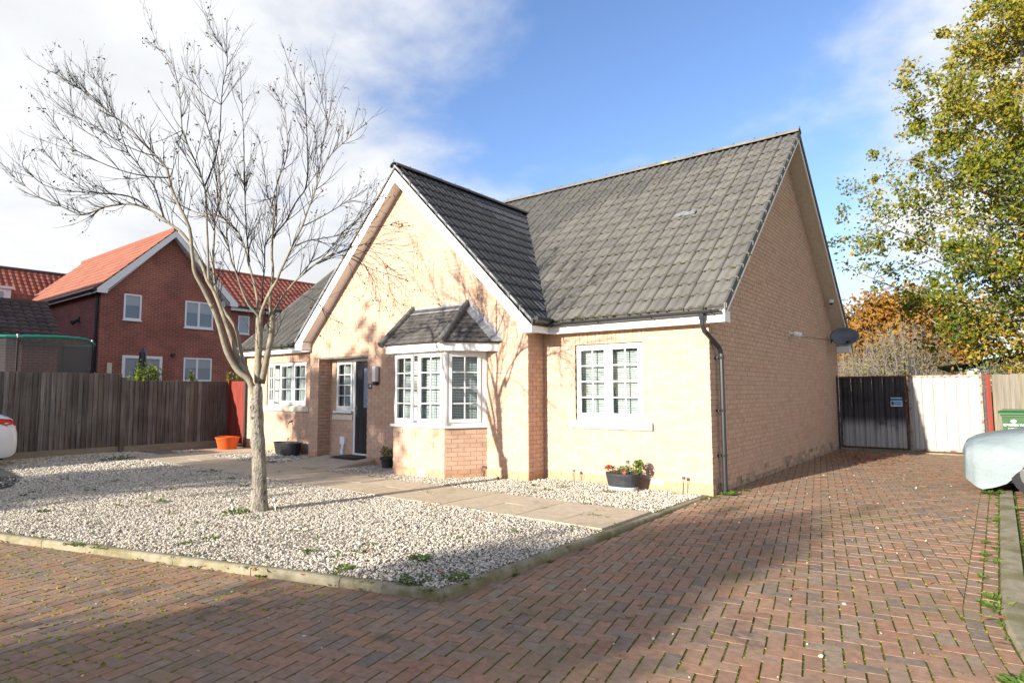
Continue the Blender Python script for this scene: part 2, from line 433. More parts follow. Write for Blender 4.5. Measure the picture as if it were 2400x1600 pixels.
class MB:
    def __init__(s):
        s.V, s.F, s.M, s.T = [], [], [], []

    def add(s, verts, faces, m=0, tint=0.0):
        k = len(s.V)
        s.V.extend([tuple(v) for v in verts])
        for f in faces:
            s.F.append(tuple(k + i for i in f))
            s.M.append(m)
            s.T.append(tint)
        return s

    def box(s, fr, a0, a1, b0, b1, c0, c1, m=0, tint=0.0):
        P = [fr(a, b, c) for c in (c0, c1) for b in (b0, b1) for a in (a0, a1)]
        return s.add(P, [(0, 2, 3, 1), (4, 5, 7, 6), (0, 1, 5, 4), (2, 6, 7, 3), (0, 4, 6, 2), (1, 3, 7, 5)], m, tint)

    def xbox(s, x0, x1, y0, y1, z0, z1, m=0, tint=0.0):
        return s.box(WORLD, x0, x1, z0, z1, y0, y1, m, tint)

    def poly(s, pts, m=0, tint=0.0):
        return s.add(pts, [tuple(range(len(pts)))], m, tint)

    def prism(s, pts, off, m=0, tint=0.0):
        """polygon pts (3d) extruded by the vector off"""
        n = len(pts)
        off = np.array(off, float)
        P = [np.array(p, float) for p in pts] + [np.array(p, float) + off for p in pts]
        F = [tuple(range(n))[::-1], tuple(range(n, 2 * n))] + [(i, (i + 1) % n, n + (i + 1) % n, n + i) for i in range(n)]
        return s.add(P, F, m, tint)

    def tube(s, pts, rad, n=6, m=0, tint=0.0, caps=True):
        pts = [np.array(p, float) for p in pts]
        if isinstance(rad, (int, float)):
            rad = [rad] * len(pts)
        k0 = len(s.V)
        ref = None
        for i, p in enumerate(pts):
            d = pts[min(i + 1, len(pts) - 1)] - pts[max(i - 1, 0)]
            d = d / (np.linalg.norm(d) + 1e-9)
            if ref is None:
                ref = np.cross(d, (0.31, 0.2, 0.9)) if abs(d[2]) < 0.9 else np.cross(d, (1, 0.1, 0))
            ref = ref - d * (ref @ d)
            ref /= np.linalg.norm(ref) + 1e-9
            q = np.cross(d, ref)
            for j in range(n):
                t = 2 * pi * j / n
                s.V.append(tuple(p + (ref * math.cos(t) + q * math.sin(t)) * rad[i]))
        for i in range(len(pts) - 1):
            for j in range(n):
                a = k0 + i * n + j
                b = k0 + i * n + (j + 1) % n
                s.F.append((a, b, b + n, a + n))
                s.M.append(m)
                s.T.append(tint)
        if caps:
            s.F.append(tuple(k0 + j for j in range(n))[::-1])
            s.F.append(tuple(k0 + (len(pts) - 1) * n + j for j in range(n)))
            s.M += [m, m]
            s.T += [tint, tint]
        return s

    def lathe(s, c, prof, n=20, m=0, sx=1.0, sy=1.0, tint=0.0):
        """prof (radius, z) from c, closed at both ends"""
        k0 = len(s.V)
        for r, z in prof:
            for j in range(n):
                t = 2 * pi * j / n
                s.V.append((c[0] + r * sx * math.cos(t), c[1] + r * sy * math.sin(t), c[2] + z))
        for i in range(len(prof) - 1):
            for j in range(n):
                a = k0 + i * n + j
                b = k0 + i * n + (j + 1) % n
                s.F.append((a, b, b + n, a + n))
                s.M.append(m)
                s.T.append(tint)
        s.F.append(tuple(k0 + j for j in range(n))[::-1])
        s.F.append(tuple(k0 + (len(prof) - 1) * n + j for j in range(n)))
        s.M += [m, m]
        s.T += [tint, tint]
        return s

    def mesh(s, name, mats, loc=(0, 0, 0), smooth=False):
        me = bpy.data.meshes.new(name)
        V = np.array(s.V, float) - np.array(loc, float)
        me.from_pydata(V.tolist(), [], s.F)
        for x in mats if isinstance(mats, (list, tuple)) else [mats]:
            me.materials.append(MATS[x])
        me.polygons.foreach_set('material_index', s.M)
        if any(s.T):
            a = me.attributes.new('tint', 'FLOAT', 'FACE')
            a.data.foreach_set('value', s.T)
        if smooth:
            me.polygons.foreach_set('use_smooth', [True] * len(s.F))
        me.update()
        return me

    def build(s, name, mats, parent=None, smooth=False, loc=None, kind=None):
        """link as ONE object; geometry is given in world coordinates"""
        base = ROOT[parent] if parent is not None else np.array(loc if loc is not None else (0, 0, 0), float)
        o = bpy.data.objects.new(name, s.mesh(name, mats, base, smooth))
        COL.objects.link(o)
        if parent is not None:
            o.parent = parent
        else:
            o.location = base
        ROOT[o] = base
        if kind:
            o['kind'] = kind
        return o


def npmesh(name, V, F, matname, parent=None, tint=None, kind=None, mats=None, midx=None, smooth=False):
    """a large mesh from arrays; F is (m, k) with k = 3 or 4"""
    base = ROOT[parent] if parent is not None else np.zeros(3)
    V = np.asarray(V, np.float32) - base.astype(np.float32)
    F = np.asarray(F, np.int32)
    m, k = F.shape
    me = bpy.data.meshes.new(name)
    me.vertices.add(len(V))
    me.vertices.foreach_set('co', V.ravel())
    me.loops.add(m * k)
    me.loops.foreach_set('vertex_index', F.ravel())
    me.polygons.add(m)
    me.polygons.foreach_set('loop_start', np.arange(0, m * k, k, dtype=np.int32))
    me.polygons.foreach_set('loop_total', np.full(m, k, np.int32))
    for x in mats or [matname]:
        me.materials.append(MATS[x])
    if midx is not None:
        me.polygons.foreach_set('material_index', np.asarray(midx, np.int32))
    if tint is not None:
        a = me.attributes.new('tint', 'FLOAT', 'FACE')
        a.data.foreach_set('value', np.asarray(tint, np.float32))
    me.polygons.foreach_set('use_smooth', np.full(m, smooth))
    me.update(calc_edges=True)
    me.validate()
    o = bpy.data.objects.new(name, me)
    COL.objects.link(o)
    if parent is not None:
        o.parent = parent
    ROOT[o] = base
    if kind:
        o['kind'] = kind
    return o


def tag(o, label, cat, group=None):
    o['label'] = label
    o['category'] = cat
    if group:
        o['group'] = group
    return o


def thing(name, loc, label, cat, group=None):
    o = bpy.data.objects.new(name, None)
    COL.objects.link(o)
    o.location = loc
    o.empty_display_size = 0.1
    ROOT[o] = np.array(loc, float)
    return tag(o, label, cat, group)


def inst(name, me, parent, pos, basis=None):
    """one more object of a shared mesh, a child of parent"""
    o = bpy.data.objects.new(name, me)
    COL.objects.link(o)
    o.parent = parent
    p = np.array(pos, float) - ROOT[parent]
    if basis is None:
        o.location = p
    else:
        u, b, n = basis
        o.matrix_local = Matrix(((u[0], b[0], n[0], p[0]), (u[1], b[1], n[1], p[1]), (u[2], b[2], n[2], p[2]), (0, 0, 0, 1)))
    ROOT[o] = ROOT[parent]
    return o


def copy_thing(o, loc, label):
    """a copy of a thing with its parts and their sub-parts (shared meshes)"""
    def rec(src, par):
        c = src.copy()
        COL.objects.link(c)
        c.parent = par
        for ch in src.children:
            rec(ch, c)
        return c
    c = rec(o, None)
    c.location = loc
    c['label'] = label
    return c


def clip(poly, p0, nrm):
    """Sutherland-Hodgman: keep the side where (p - p0).nrm <= 0"""
    out = []
    n = len(poly)
    for i in range(n):
        a, b = np.array(poly[i], float), np.array(poly[(i + 1) % n], float)
        da, db = (a - p0) @ nrm, (b - p0) @ nrm
        if da <= 0:
            out.append(a)
        if (da < 0 < db) or (db < 0 < da):
            out.append(a + (b - a) * (da / (da - db)))
    return out


def visible(P, margin=120):
    u, v, z = project(P)
    return (z > 0.6) & (u > -margin) & (u < 2400 + margin) & (v > -margin) & (v < 1600 + margin)

# ================================================================== the ground
g = MB()
g.poly([(-220, -120, -0.22), (120, -120, -0.22), (120, 300, -0.22), (-220, 300, -0.22)])
g.build('ground', 'soil', kind='structure')


def zd(y):
    return float(np.interp(y, [-12, -3, 0.3, 9], [-0.055, -0.05, 0.0, 0.0]))


def curve(y):
    """the drive edge swings to the right towards the road"""
    t = max(0.0, -3.2 - y)
    return 0.115 * t ** 1.6


K0 = v3(-0.06, -5.42, 0)
K1 = v3(-4.957, -6.879, 0)
KD = (K1 - K0) / np.linalg.norm(K1 - K0)
KN = v3(KD[1], -KD[0], 0)          # towards the gravel
if KN[1] < 0:
    KN = -KN


def in_bed(p, m=0.0):
    return p[0] < -0.03 - m and (np.array([p[0], p[1], 0]) - K0) @ KN > m


b = MB()
ys = [-13, -3, 0.3, 8.86]
for i in range(3):
    b.poly([(-16, ys[i], zd(ys[i]) - 0.004), (3.6 if i else 9, ys[i], zd(ys[i]) - 0.004), (3.6 if i else 9, ys[i + 1], zd(ys[i + 1]) - 0.004), (-16, ys[i + 1], zd(ys[i + 1]) - 0.004)])
drive = b.build('driveway', 'joint_moss', kind='structure')

# block paving in herringbone, axes turned about 12 degrees
E1, E2 = v3(math.cos(0.205), math.sin(0.205), 0), v3(-math.sin(0.205), math.cos(0.205), 0)
G = 0.1045
paver_list = []


def block_poly(c, hx, hy, ex, ey):
    return [c - ex * hx - ey * hy, c + ex * hx - ey * hy, c + ex * hx + ey * hy, c - ex * hx + ey * hy]


def edge_x(y):
    return 2.985 + curve(y)


for i in range(-110, 120):
    for j in range(-110, 110):
        k = (i - j) % 4
        if k == 0:
            c = E1 * (i + 1) * G + E2 * (j + 0.5) * G
            hx, hy = 0.0982, 0.0510
        elif k == 3:
            c = E1 * (i + 0.5) * G + E2 * (j + 1) * G
            hx, hy = 0.0468, 0.1032
        else:
            continue
        c = c + v3(0.02, -0.03, 0)
        if c[1] > 8.78 or c[1] < -8.6 or c[0] < -8 or c[0] > 6:
            continue
        if in_bed(c, 0.13) or (c[0] < -0.05 and c[1] > -5):
            continue
        if not visible(c + v3(0, 0, zd(c[1])), 160):
            continue
        ex_ = edge_x(c[1])
        if c[0] > ex_ + 0.1:
            continue
        poly = block_poly(c, hx, hy, E1, E2)
        cut = False
        if c[0] > ex_ - 0.16:
            y0 = c[1]
            d = v3(edge_x(y0 + 0.1) - edge_x(y0 - 0.1), 0.2, 0)
            nn = v3(d[1], -d[0], 0) / np.linalg.norm(d)
            poly = clip(poly, v3(ex_, y0, 0), nn)
            cut = len(poly) != 4 or any(np.linalg.norm(p - q) > 1e-6 for p, q in zip(poly, block_poly(c, hx, hy, E1, E2)))
            if len(poly) < 3:
                continue
            ar = 0.5 * abs(sum(poly[q][0] * poly[(q + 1) % len(poly)][1] - poly[(q + 1) % len(poly)][0] * poly[q][1] for q in range(len(poly))))
            if ar < 0.0012:
                continue
        paver_list.append((c, poly, hx > hy, cut))

# edging courses along the right of the drive, stretchers in line
y = 8.7
sol = []
for row, off in ((0, 0.053), (1, 0.156)):
    y = 8.6 - 0.09 * row
    while y > -8:
        yc = y - 0.105
        c = v3(edge_x(yc) + off, yc, 0)
        d = v3(edge_x(yc + 0.1) - edge_x(yc - 0.1), 0.2, 0)
        d /= np.linalg.norm(d)
        e = v3(d[1], -d[0], 0)
        if visible(c + v3(0, 0, zd(yc)), 160):
            paver_list.append((c, block_poly(c, 0.046, 0.0985, e, d), None, True))
        y -= 0.2085


def paver_geo(poly, z0, z1, jit=0.0):
    """bevelled block from a plan polygon"""
    n = len(poly)
    c = sum(poly) / n
    V = []
    for z, s in ((z0, 0.0), (z1 - 0.0008, 0.0), (z1, 0.0006)):
        for p in poly:
            q = p + (c - p) / np.linalg.norm(c - p) * s
            V.append((q[0], q[1], z))
    F = []
    for r in (0, 1):
        F += [(r * n + i, r * n + (i + 1) % n, (r + 1) * n + (i + 1) % n, (r + 1) * n + i) for i in range(n)]
    F.append(tuple(2 * n + i for i in range(n)))
    return V, F


def score_pt(p):
    d = np.linalg.norm(p - CAM)
    return 1.0 / d ** 3


full = [q for q in paver_list if not q[3]]
full.sort(key=lambda q: -score_pt(q[0]) if visible(q[0] + v3(0, 0, -0.05), 0) else 0)
indiv = set(id(q) for q in full[:300])
pm = {}
for horiz in (True, False):
    for var in range(2):
        hx, hy = (0.0982, 0.0510) if horiz else (0.0468, 0.1032)
        mb = MB()
        mb.add(*paver_geo(block_poly(v3(0, 0, 0), hx - 0.001 * var, hy, E1, E2), -0.03, 0.0))
        pm[(horiz, var)] = mb.mesh('paver', 'paver')
st = MB()
moss_pts = []
for q in paver_list:
    c, poly, horiz, cut = q
    z = zd(c[1]) + rnd.gauss(0, 0.0008)
    if id(q) in indiv:
        o = inst('paver', pm[(horiz, rnd.randrange(2))], drive, (c[0], c[1], z))
        o.rotation_euler = (rnd.gauss(0, 0.008), rnd.gauss(0, 0.008), rnd.gauss(0, 0.006))
    else:
        a = rnd.gauss(0, 0.005)
        V, F = paver_geo(poly, z - 0.03, z)
        V = [(v[0], v[1], v[2] + a * (v[0] - c[0]) + a * 0.7 * (v[1] - c[1])) for v in V]
        st.add(V, F, 0, rnd.random())
    # moss in the joints
    n = len(poly)
    k = 9 if c[0] < -0.8 else 5 if np.linalg.norm(c - CAM) < 7 else 3
    for _ in range(k):
        i = rnd.randrange(n)
        t = rnd.random()
        p = poly[i] * (1 - t) + poly[(i + 1) % n] * t
        moss_pts.append((p[0], p[1], z - 0.004))
st.build('block_paving', 'paver', drive, kind='stuff')

# the neighbour's smoother red drive beyond the kerb strip
b = MB()
yy = -7.0
row = 0
while yy < 8.0:
    xo = edge_x(yy) + 0.40
    xx = xo
    while xx < xo + 1.6:
        c = v3(xx + 0.1 + (row % 2) * 0.1, yy, 0)
        if visible(c, 60):
            V, F = paver_geo(block_poly(c, 0.099, 0.048, v3(1, 0, 0), v3(0, 1, 0)), zd(yy) - 0.03, zd(yy) + rnd.gauss(0, 0.001))
            b.add(V, F, 0, rnd.random())
        xx += 0.2035
    yy += 0.1015
    row += 1
nd = MB().poly([(3.3, -7, -0.064), (9, -7, -0.064), (9, 8.8, -0.02), (3.3, 8.8, -0.02)]).build('neighbour_driveway', 'joint_moss', kind='structure')
b.build('block_paving', 'red_paver', nd, kind='stuff')


# ------------------------------------------------------------------ kerbs
def kerb_stone(p0, p1, w, side, ztop, zbot, ztop1=None):
    """one stone from p0 to p1, its face towards -side"""
    d = p1 - p0
    d = d / np.linalg.norm(d)
    V = []
    g = 0.0015
    for q, zt_ in ((p0 + d * g, ztop), (p1 - d * g, ztop if ztop1 is None else ztop1)):
        prof = [(0.0, zbot), (0.0, zt_ - 0.028), (0.008, zt_ - 0.012), (0.022, zt_ - 0.002), (w * 0.6, zt_), (w, zt_ - 0.003), (w, zbot)]
        n = len(prof)
        for a, z in prof:
            V.append(tuple(v3(q[0], q[1], z) + side * a))
    F = [(i, i + 1, n + i + 1, n + i) for i in range(n - 1)] + [(0, n, 2 * n - 1, n - 1), tuple(range(n)), tuple(range(2 * n - 1, n - 1, -1))]
    mb = MB()
    mb.add(V, F)
    return mb


kb = MB()
kb.prism([K0 + KN * 0.0 + v3(0, 0, -0.1), K0 + KN * 0.05 + v3(0, 0, -0.1), K0 + KD * 9 + KN * 0.05 + v3(0, 0, -0.1), K0 + KD * 9 + v3(0, 0, -0.1)], (0, 0, 0.03))
kerb = kb.build('kerb', 'kerb_concrete', kind='structure')
s = 0.0
while s < 9:
    p0, p1 = K0 + KD * s, K0 + KD * (s + 0.9)
    kerb_stone(p0 + v3(0, 0, 0) + KN * rnd.gauss(0, 0.002), p1, 0.075, KN, 0.018 + rnd.gauss(0, 0.002), -0.12).build('kerb_stone', 'kerb_concrete', kerb)
    s += 0.904
y = -5.44
while y < -0.1:
    y1 = min(y + 0.9, -0.04)
    f = (y + 5.4) / 5.4
    kerb_stone(v3(-0.03 + 0.0 * f, y, 0), v3(-0.03, y1, 0), 0.08, v3(-1, 0, 0), 0.018 - 0.013 * f, -0.12, 0.018 - 0.013 * (y1 + 5.4) / 5.4).build('kerb_stone', 'kerb_concrete', kerb)
    y += 0.904
# flush edging strip between the two drives
eb = MB().xbox(3.2, 3.3, 0, 2, -0.12, -0.1)
ek = eb.build('edging', 'kerb_concrete', kind='structure')
y = 8.5
while y > -6.4:
    y1 = y - (0.9 if y > -2.8 else 0.45)
    p0, p1 = v3(edge_x(y) + 0.215, y, 0), v3(edge_x(y1) + 0.215, y1, 0)
    d = (p1 - p0) / np.linalg.norm(p1 - p0)
    kerb_stone(p0, p1, 0.15, v3(-d[1], d[0], 0), zd(y) + 0.03, -0.15, zd(y1) + 0.03).build('edging_stone', 'kerb_concrete', ek)
    y = y1

# ------------------------------------------------------------------ gravel bed, path, ramp
bed = MB()
bp_ = [K0 + KN * 0.05, K0 + KD * 15 + KN * 0.05, v3(-16.5, -8, 0), v3(-15.2, -2, 0), v3(-15, 0.6, 0), v3(-0.07, 0.15, 0), v3(-0.07, -5.3, 0)]
bed.poly([(p[0], p[1], 0.0) for p in bp_])
bed.build('gravel_bed', 'gravel_soil', kind='structure')
PATH0, PATH1 = -2.87, -1.68
pathb = MB()
pathb.xbox(-11.5, -0.14, PATH0 + 0.02, PATH1 - 0.02, -0.1, 0.006)
path = pathb.build('path', 'gravel_soil', kind='structure')


def slab(x0, x1, y0, y1, z=0.018, parent=None, ang=0.0, zfun=None):
    c = v3((x0 + x1) / 2, (y0 + y1) / 2, 0)
    g = 0.0015
    P = [v3(x0 + g, y0 + g, 0), v3(x1 - g, y0 + g, 0), v3(x1 - g, y1 - g, 0), v3(x0 + g, y1 - g, 0)]
    tx, ty = rnd.gauss(0, 0.003), rnd.gauss(0, 0.003)
    V, F = paver_geo(P, z - 0.05, z)
    V = [(v[0], v[1], v[2] + (zfun(v[1]) if zfun else tx * (v[0] - c[0]) + ty * (v[1] - c[1]))) for v in V]
    mb = MB()
    mb.add(V, F)
    return mb.build('paving_slab', 'slab', parent)


mid = (PATH0 + PATH1) / 2
x = -0.16
while x > -11.4:
    w = 0.6
    slab(x - w, x, PATH0, mid, 0.016 + rnd.gauss(0, 0.002), path)
    slab(x - w, x, mid, PATH1, 0.016 + rnd.gauss(0, 0.002), path)
    x -= w + 0.002
for k in range(5):
    slab(-12.6, -12.0, -3.0 + 0.6 * k, -2.4 + 0.6 * k, 0.014, path)
    slab(-12.0, -11.42, -1.68 + 0.6 * max(0, k - 1), -1.08 + 0.6 * max(0, k - 1), 0.012, path) if 1 <= k <= 3 else None
slab(-13.2, -12.6, -1.2, -0.6, 0.014, path)
slab(-13.2, -12.6, -0.6, 0.0, 0.014, path)
slab(-12.0, -11.42, -2.87, -2.28, 0.014, path)
slab(-12.0, -11.42, -2.28, -1.69, 0.014, path)
# sloping slabs up to the front door
rb = MB()
rb.prism([(-8.45, PATH1 + 0.01, -0.05), (-8.45, -0.14, -0.05), (-8.45, -0.14, 0.085), (-8.45, -0.45, 0.085), (-8.45, PATH1 + 0.01, 0.0)], (1.62, 0, 0))
ramp = rb.build('ramp', 'slab', kind='structure')
zf = lambda yv: float(np.interp(yv, [PATH1, -0.5, 0], [0.0, 0.098, 0.1]))
for (xa, xb) in ((-8.46, -7.64), (-7.64, -6.82)):
    for (ya, yb) in ((PATH1 + 0.005, -1.08), (-1.08, -0.46)):
        slab(xa, xb, ya, yb, 0.018, ramp, zfun=zf)
slab(-8.46, -7.64, -0.46, -0.14, 0.018, ramp, zfun=zf)
slab(-7.64, -7.115, -0.46, -0.14, 0.018, ramp, zfun=zf)

# gravel: every stone is geometry, one object
ico = bmesh.new()
bmesh.ops.create_icosphere(ico, subdivisions=1, radius=1.0)
IV = np.array([v.co[:] for v in ico.verts])
IF = np.array([[v.index for v in f.verts] for f in ico.faces])
ico.free()


def stones(P, size, flat=0.62):
    """P (n,3) centres, size (n,) -> vertices and faces"""
    n = len(P)
    ang = nrs.rand(n) * 2 * pi
    V = IV[None] * (1 + nrs.uniform(-0.28, 0.28, (n, len(IV), 1)))
    V = V * np.stack([nrs.uniform(0.75, 1.3, n), nrs.uniform(0.65, 1.0, n), nrs.uniform(0.45, 0.8, n) * flat * 1.4], 1)[:, None, :]
    tilt = nrs.normal(0, 0.35, n)
    ct, s_ = np.cos(tilt)[:, None], np.sin(tilt)[:, None]
    x_, z_ = V[..., 0] * ct - V[..., 2] * s_, V[..., 0] * s_ + V[..., 2] * ct
    ca, sa = np.cos(ang)[:, None], np.sin(ang)[:, None]
    V = np.stack([x_ * ca - V[..., 1] * sa, x_ * sa + V[..., 1] * ca, z_], -1) * size[:, None, None] + P[:, None]
    F = (IF[None] + (np.arange(n) * len(IV))[:, None, None]).reshape(-1, 3)
    return V.reshape(-1, 3), F


def not_covered(X, Y):
    ok = (X < -0.13) & ((X - K0[0]) * KN[0] + (Y - K0[1]) * KN[1] > 0.095)
    ok &= ~((Y > PATH0 - 0.005) & (Y < PATH1 + 0.005) & (X > -12.6))
    ok &= ~((Y > -3.0) & (Y < 0) & (X > -12.62) & (X < -11.4))
    ok &= ~((Y > -1.2) & (X > -13.2) & (X < -11.4))
    ok &= ~((Y > -1.7) & (X > -8.47) & (X < -6.81))
    ok &= ~((Y > 0.0) & (X > -12.76))
    ok &= ~((Y > -0.46) & (X > -9.17) & (X < -2.93))
    ok &= ~((Y > -1.1) & (X > -5.53) & (X < -4.2))
    return ok


GP, GS = [], []
for dens, x0, x1, y0, y1, sz in ((2750, -9.2, -0.1, -8.2, -2.8, 0.0095), (2100, -7.0, -0.1, -1.7, 0.0, 0.0102), (900, -13.2, -6.9, -1.7, 0.02, 0.0145), (800, -14.9, -8.6, -9.5, -2.2, 0.0155)):
    n = int(dens * (x1 - x0) * (y1 - y0))
    X, Y = nrs.uniform(x0, x1, n), nrs.uniform(y0, y1, n)
    ok = not_covered(X, Y)
    if dens < 1000 and y0 < -5:
        ok &= ~((X > -9.2) & (Y > -8.2))
    X, Y = X[ok], Y[ok]
    P = np.stack([X, Y, np.zeros_like(X)], 1)
    ok = visible(P, 30)
    P = P[ok]
    P[:, 2] = nrs.uniform(0.0, 0.016, len(P)) + 0.012 * (np.sin(P[:, 0] * 2.1) * np.sin(P[:, 1] * 1.7 + 1))
    GP.append(P)
    GS.append(sz * nrs.lognormal(0, 0.28, len(P)))
# strays on the drive and the path
n = 420
X, Y = nrs.uniform(-5, 2.9, n), nrs.uniform(-8, 6, n)
P = np.stack([X, Y, [zd(v) + 0.004 for v in Y]], 1)
ok = ~np.array([in_bed(p, -0.02) for p in P]) & visible(P, 0) & ((np.abs(X + 0.03) < 1.4) | (((X - K0[0]) * KN[0] + (Y - K0[1]) * KN[1]) > -1.3) | (nrs.rand(n) < 0.25))
GP.append(P[ok])
GS.append(0.0085 * nrs.lognormal(0, 0.35, ok.sum()))
GP, GS = np.concatenate(GP), np.concatenate(GS)
V, F = stones(GP, GS)
# tint: paler to the right, earthier towards the fence and in dirty patches
tn = nrs.rand(len(GP))
tn = np.where(nrs.rand(len(GP)) < 0.12, 0.80 + 0.1 * nrs.rand(len(GP)), tn)
npmesh('gravel', V, F, 'gravel_stone', tint=np.repeat(tn, 20), kind='stuff')
print('stones', len(GP), 'pavers', len(paver_list))

# moss and weeds along joints and kerbs
MP = []
for p in moss_pts:
    d = 0.5 + 0.5 * math.sin(p[0] * 1.1 + 0.4) * math.sin(p[1] * 0.9 + 1.0)
    left = p[0] < -0.6
    right = p[0] > 1.2
    if rnd.random() < (0.95 if left else 0.45 + 0.4 * d if right else 0.25 + 0.4 * d):
        MP.append(p)
MP = np.array(MP)
MP[:, 2] += np.where(MP[:, 0] < -0.8, 0.0006, -0.0006)
V, F = stones(MP, nrs.uniform(0.008, 0.016, len(MP)) * np.where(MP[:, 0] < -0.8, 1.2, 1.0), 0.45)
npmesh('moss', V, F, 'moss', tint=np.repeat(nrs.rand(len(MP)), 20), kind='stuff')


def blades(clumps):
    """clumps of small leaves: (x, y, z, radius, height, count)"""
    V, F, T = [], [], []
    for (x, y, z, r, h, n) in clumps:
        for _ in range(n):
            a = rnd.uniform(0, 2 * pi)
            rr = r * math.sqrt(rnd.random())
            p = v3(x + rr * math.cos(a), y + rr * math.sin(a), z)
            d = v3(math.cos(a + rnd.gauss(0, 0.6)), math.sin(a + rnd.gauss(0, 0.6)), 0)
            e = v3(-d[1], d[0], 0)
            L = h * rnd.uniform(0.5, 1.2)
            w = L * rnd.uniform(0.16, 0.34)
            up = rnd.uniform(0.35, 1.0)
            q1 = p + d * L * 0.5 + v3(0, 0, L * 0.55 * up)
            q2 = p + d * L * 1.0 + v3(0, 0, L * 0.65 * up)
            k = len(V)
            V += [p, q1 - e * w, q2, q1 + e * w]
            F.append((k, k + 1, k + 2, k + 3))
            T.append(rnd.random())
    return np.array(V), np.array(F), T


CL = []
for _ in range(150):   # along the right edging
    yv = rnd.uniform(-5.2, 2.7)
    dens = 0.5 + 0.5 * math.sin(yv * 3.1)
    if rnd.random() < 0.35 + 0.6 * dens:
        CL.append((edge_x(yv) + rnd.choice([0.205, 0.205, 0.205, 0.105, 0.37]), yv, zd(yv), rnd.uniform(0.012, 0.03), rnd.uniform(0.015, 0.042), rnd.randrange(10, 30)))
CL += [(3.33, -4.62, -0.05, 0.07, 0.10, 90), (3.18, -2.9, -0.05, 0.05, 0.06, 60), (3.19, -3.15, -0.05, 0.05, 0.06, 60), (3.1, 2.5, 0, 0.05, 0.12, 26), (3.22, 2.45, 0, 0.03, 0.09, 14), (3.36, 1.2, 0, 0.03, 0.07, 26)]
for _ in range(70):    # along the kerbs
    if rnd.random() < 0.6:
        s_ = rnd.uniform(0, 5.2)
        p = K0 + KD * s_ + KN * (rnd.choice([-0.012, 0.105]))
        CL.append((p[0], p[1], -0.045 if rnd.random() < 0.6 else 0.01, rnd.uniform(0.02, 0.05), rnd.uniform(0.02, 0.04), rnd.randrange(8, 36)))
    else:
        yv = rnd.uniform(-5.3, -0.2)
        CL.append((-0.018 if rnd.random() < 0.6 else -0.14, yv, zd(yv) if rnd.random() < 0.6 else 0.01, rnd.uniform(0.015, 0.04), rnd.uniform(0.015, 0.035), rnd.randrange(8, 26)))
CL += [(-0.42, -5.35, 0.01, 0.12, 0.05, 110), (-0.2, -5.1, 0.01, 0.08, 0.05, 80), (0.14, 0.22, 0, 0.09, 0.07, 120), (0.22, 0.7, 0, 0.03, 0.05, 30), (0.05, -0.1, -0.01, 0.05, 0.04, 40),
       (-1.1, -5.5, 0.01, 0.05, 0.06, 40), (-0.8, -4.9, 0.01, 0.05, 0.07, 50)]
for _ in range(75):    # in the gravel
    X = rnd.uniform(-9, -0.2)
    Y = rnd.uniform(-6.8, -2.8) if rnd.random() < 0.75 else rnd.uniform(-1.7, -0.5)
    if not_covered(np.array([X]), np.array([Y]))[0]:
        CL.append((X, Y, 0.01, rnd.uniform(0.02, 0.08), rnd.uniform(0.02, 0.055), rnd.randrange(6, 34)))
for _ in range(45):    # path joints
    X = rnd.uniform(-9, -0.3)
    CL.append((X, rnd.choice([PATH0 - 0.02, mid, PATH1 + 0.02, PATH0 - 0.03]), 0.012, rnd.uniform(0.03, 0.12), rnd.uniform(0.012, 0.03), rnd.randrange(10, 40)))
CL += [(-4.2, -4.75, 0.01, 0.14, 0.06, 90), (-8.4, -3.1, 0.01, 0.15, 0.06, 60), (-12.3, -3.2, 0.01, 0.3, 0.09, 60)]
V, F, T = blades(CL)
npmesh('weeds', V, F, 'weed', tint=T, kind='stuff')

# fallen leaves
V, F, T = [], [], []


def leaf_flat(x, y, z, s):
    a = rnd.uniform(0, 2 * pi)
    d, e = v3(math.cos(a), math.sin(a), 0), v3(-math.sin(a), math.cos(a), 0)
    t = [rnd.uniform(0.0, 0.5) * s for _ in range(4)]
    k = len(V)
    p = v3(x, y, z)
    V.extend([p - d * s + v3(0, 0, t[0]), p - e * s * 0.55 + v3(0, 0, t[1] * 0.3), p + d * s + v3(0, 0, t[2]), p + e * s * 0.55 + v3(0, 0, t[3] * 0.3)])
    F.extend([(k, k + 1, k + 2), (k, k + 2, k + 3)])
    T.extend([rnd.random()] * 2)


for _ in range(650):
    x, y = rnd.gauss(0.75, 0.45), rnd.gauss(6.6, 0.8)
    if 0.08 < x < 2.6 and y < 8.7:
        leaf_flat(x, y, rnd.uniform(0.004, 0.03), rnd.uniform(0.022, 0.045))
for _ in range(260):
    x, y = rnd.uniform(0.1, 3), rnd.uniform(4.0, 8.7)
    leaf_flat(x, y, 0.006, rnd.uniform(0.015, 0.035))
for _ in range(90):
    x, y = rnd.uniform(-13.5, -0.2), rnd.uniform(-7.5, -2.9)
    leaf_flat(x, y, 0.03, rnd.uniform(0.02, 0.045))
for _ in range(50):
    x, y = rnd.uniform(-4, 3.4), rnd.uniform(-7.5, 3)
    leaf_flat(x, y, zd(y) + 0.006 + (0.05 if in_bed((x, y)) else 0), rnd.uniform(0.018, 0.04))
for x, y in ((3.12, -3.55), (3.2, -3.45), (3.2, -4.0), (3.42, -3.1), (0.1, -3.6)):
    leaf_flat(x, y, zd(y) + 0.03, 0.05)
npmesh('fallen_leaves', np.array(V), np.array(F), 'fallen_leaf', tint=T, kind='stuff')

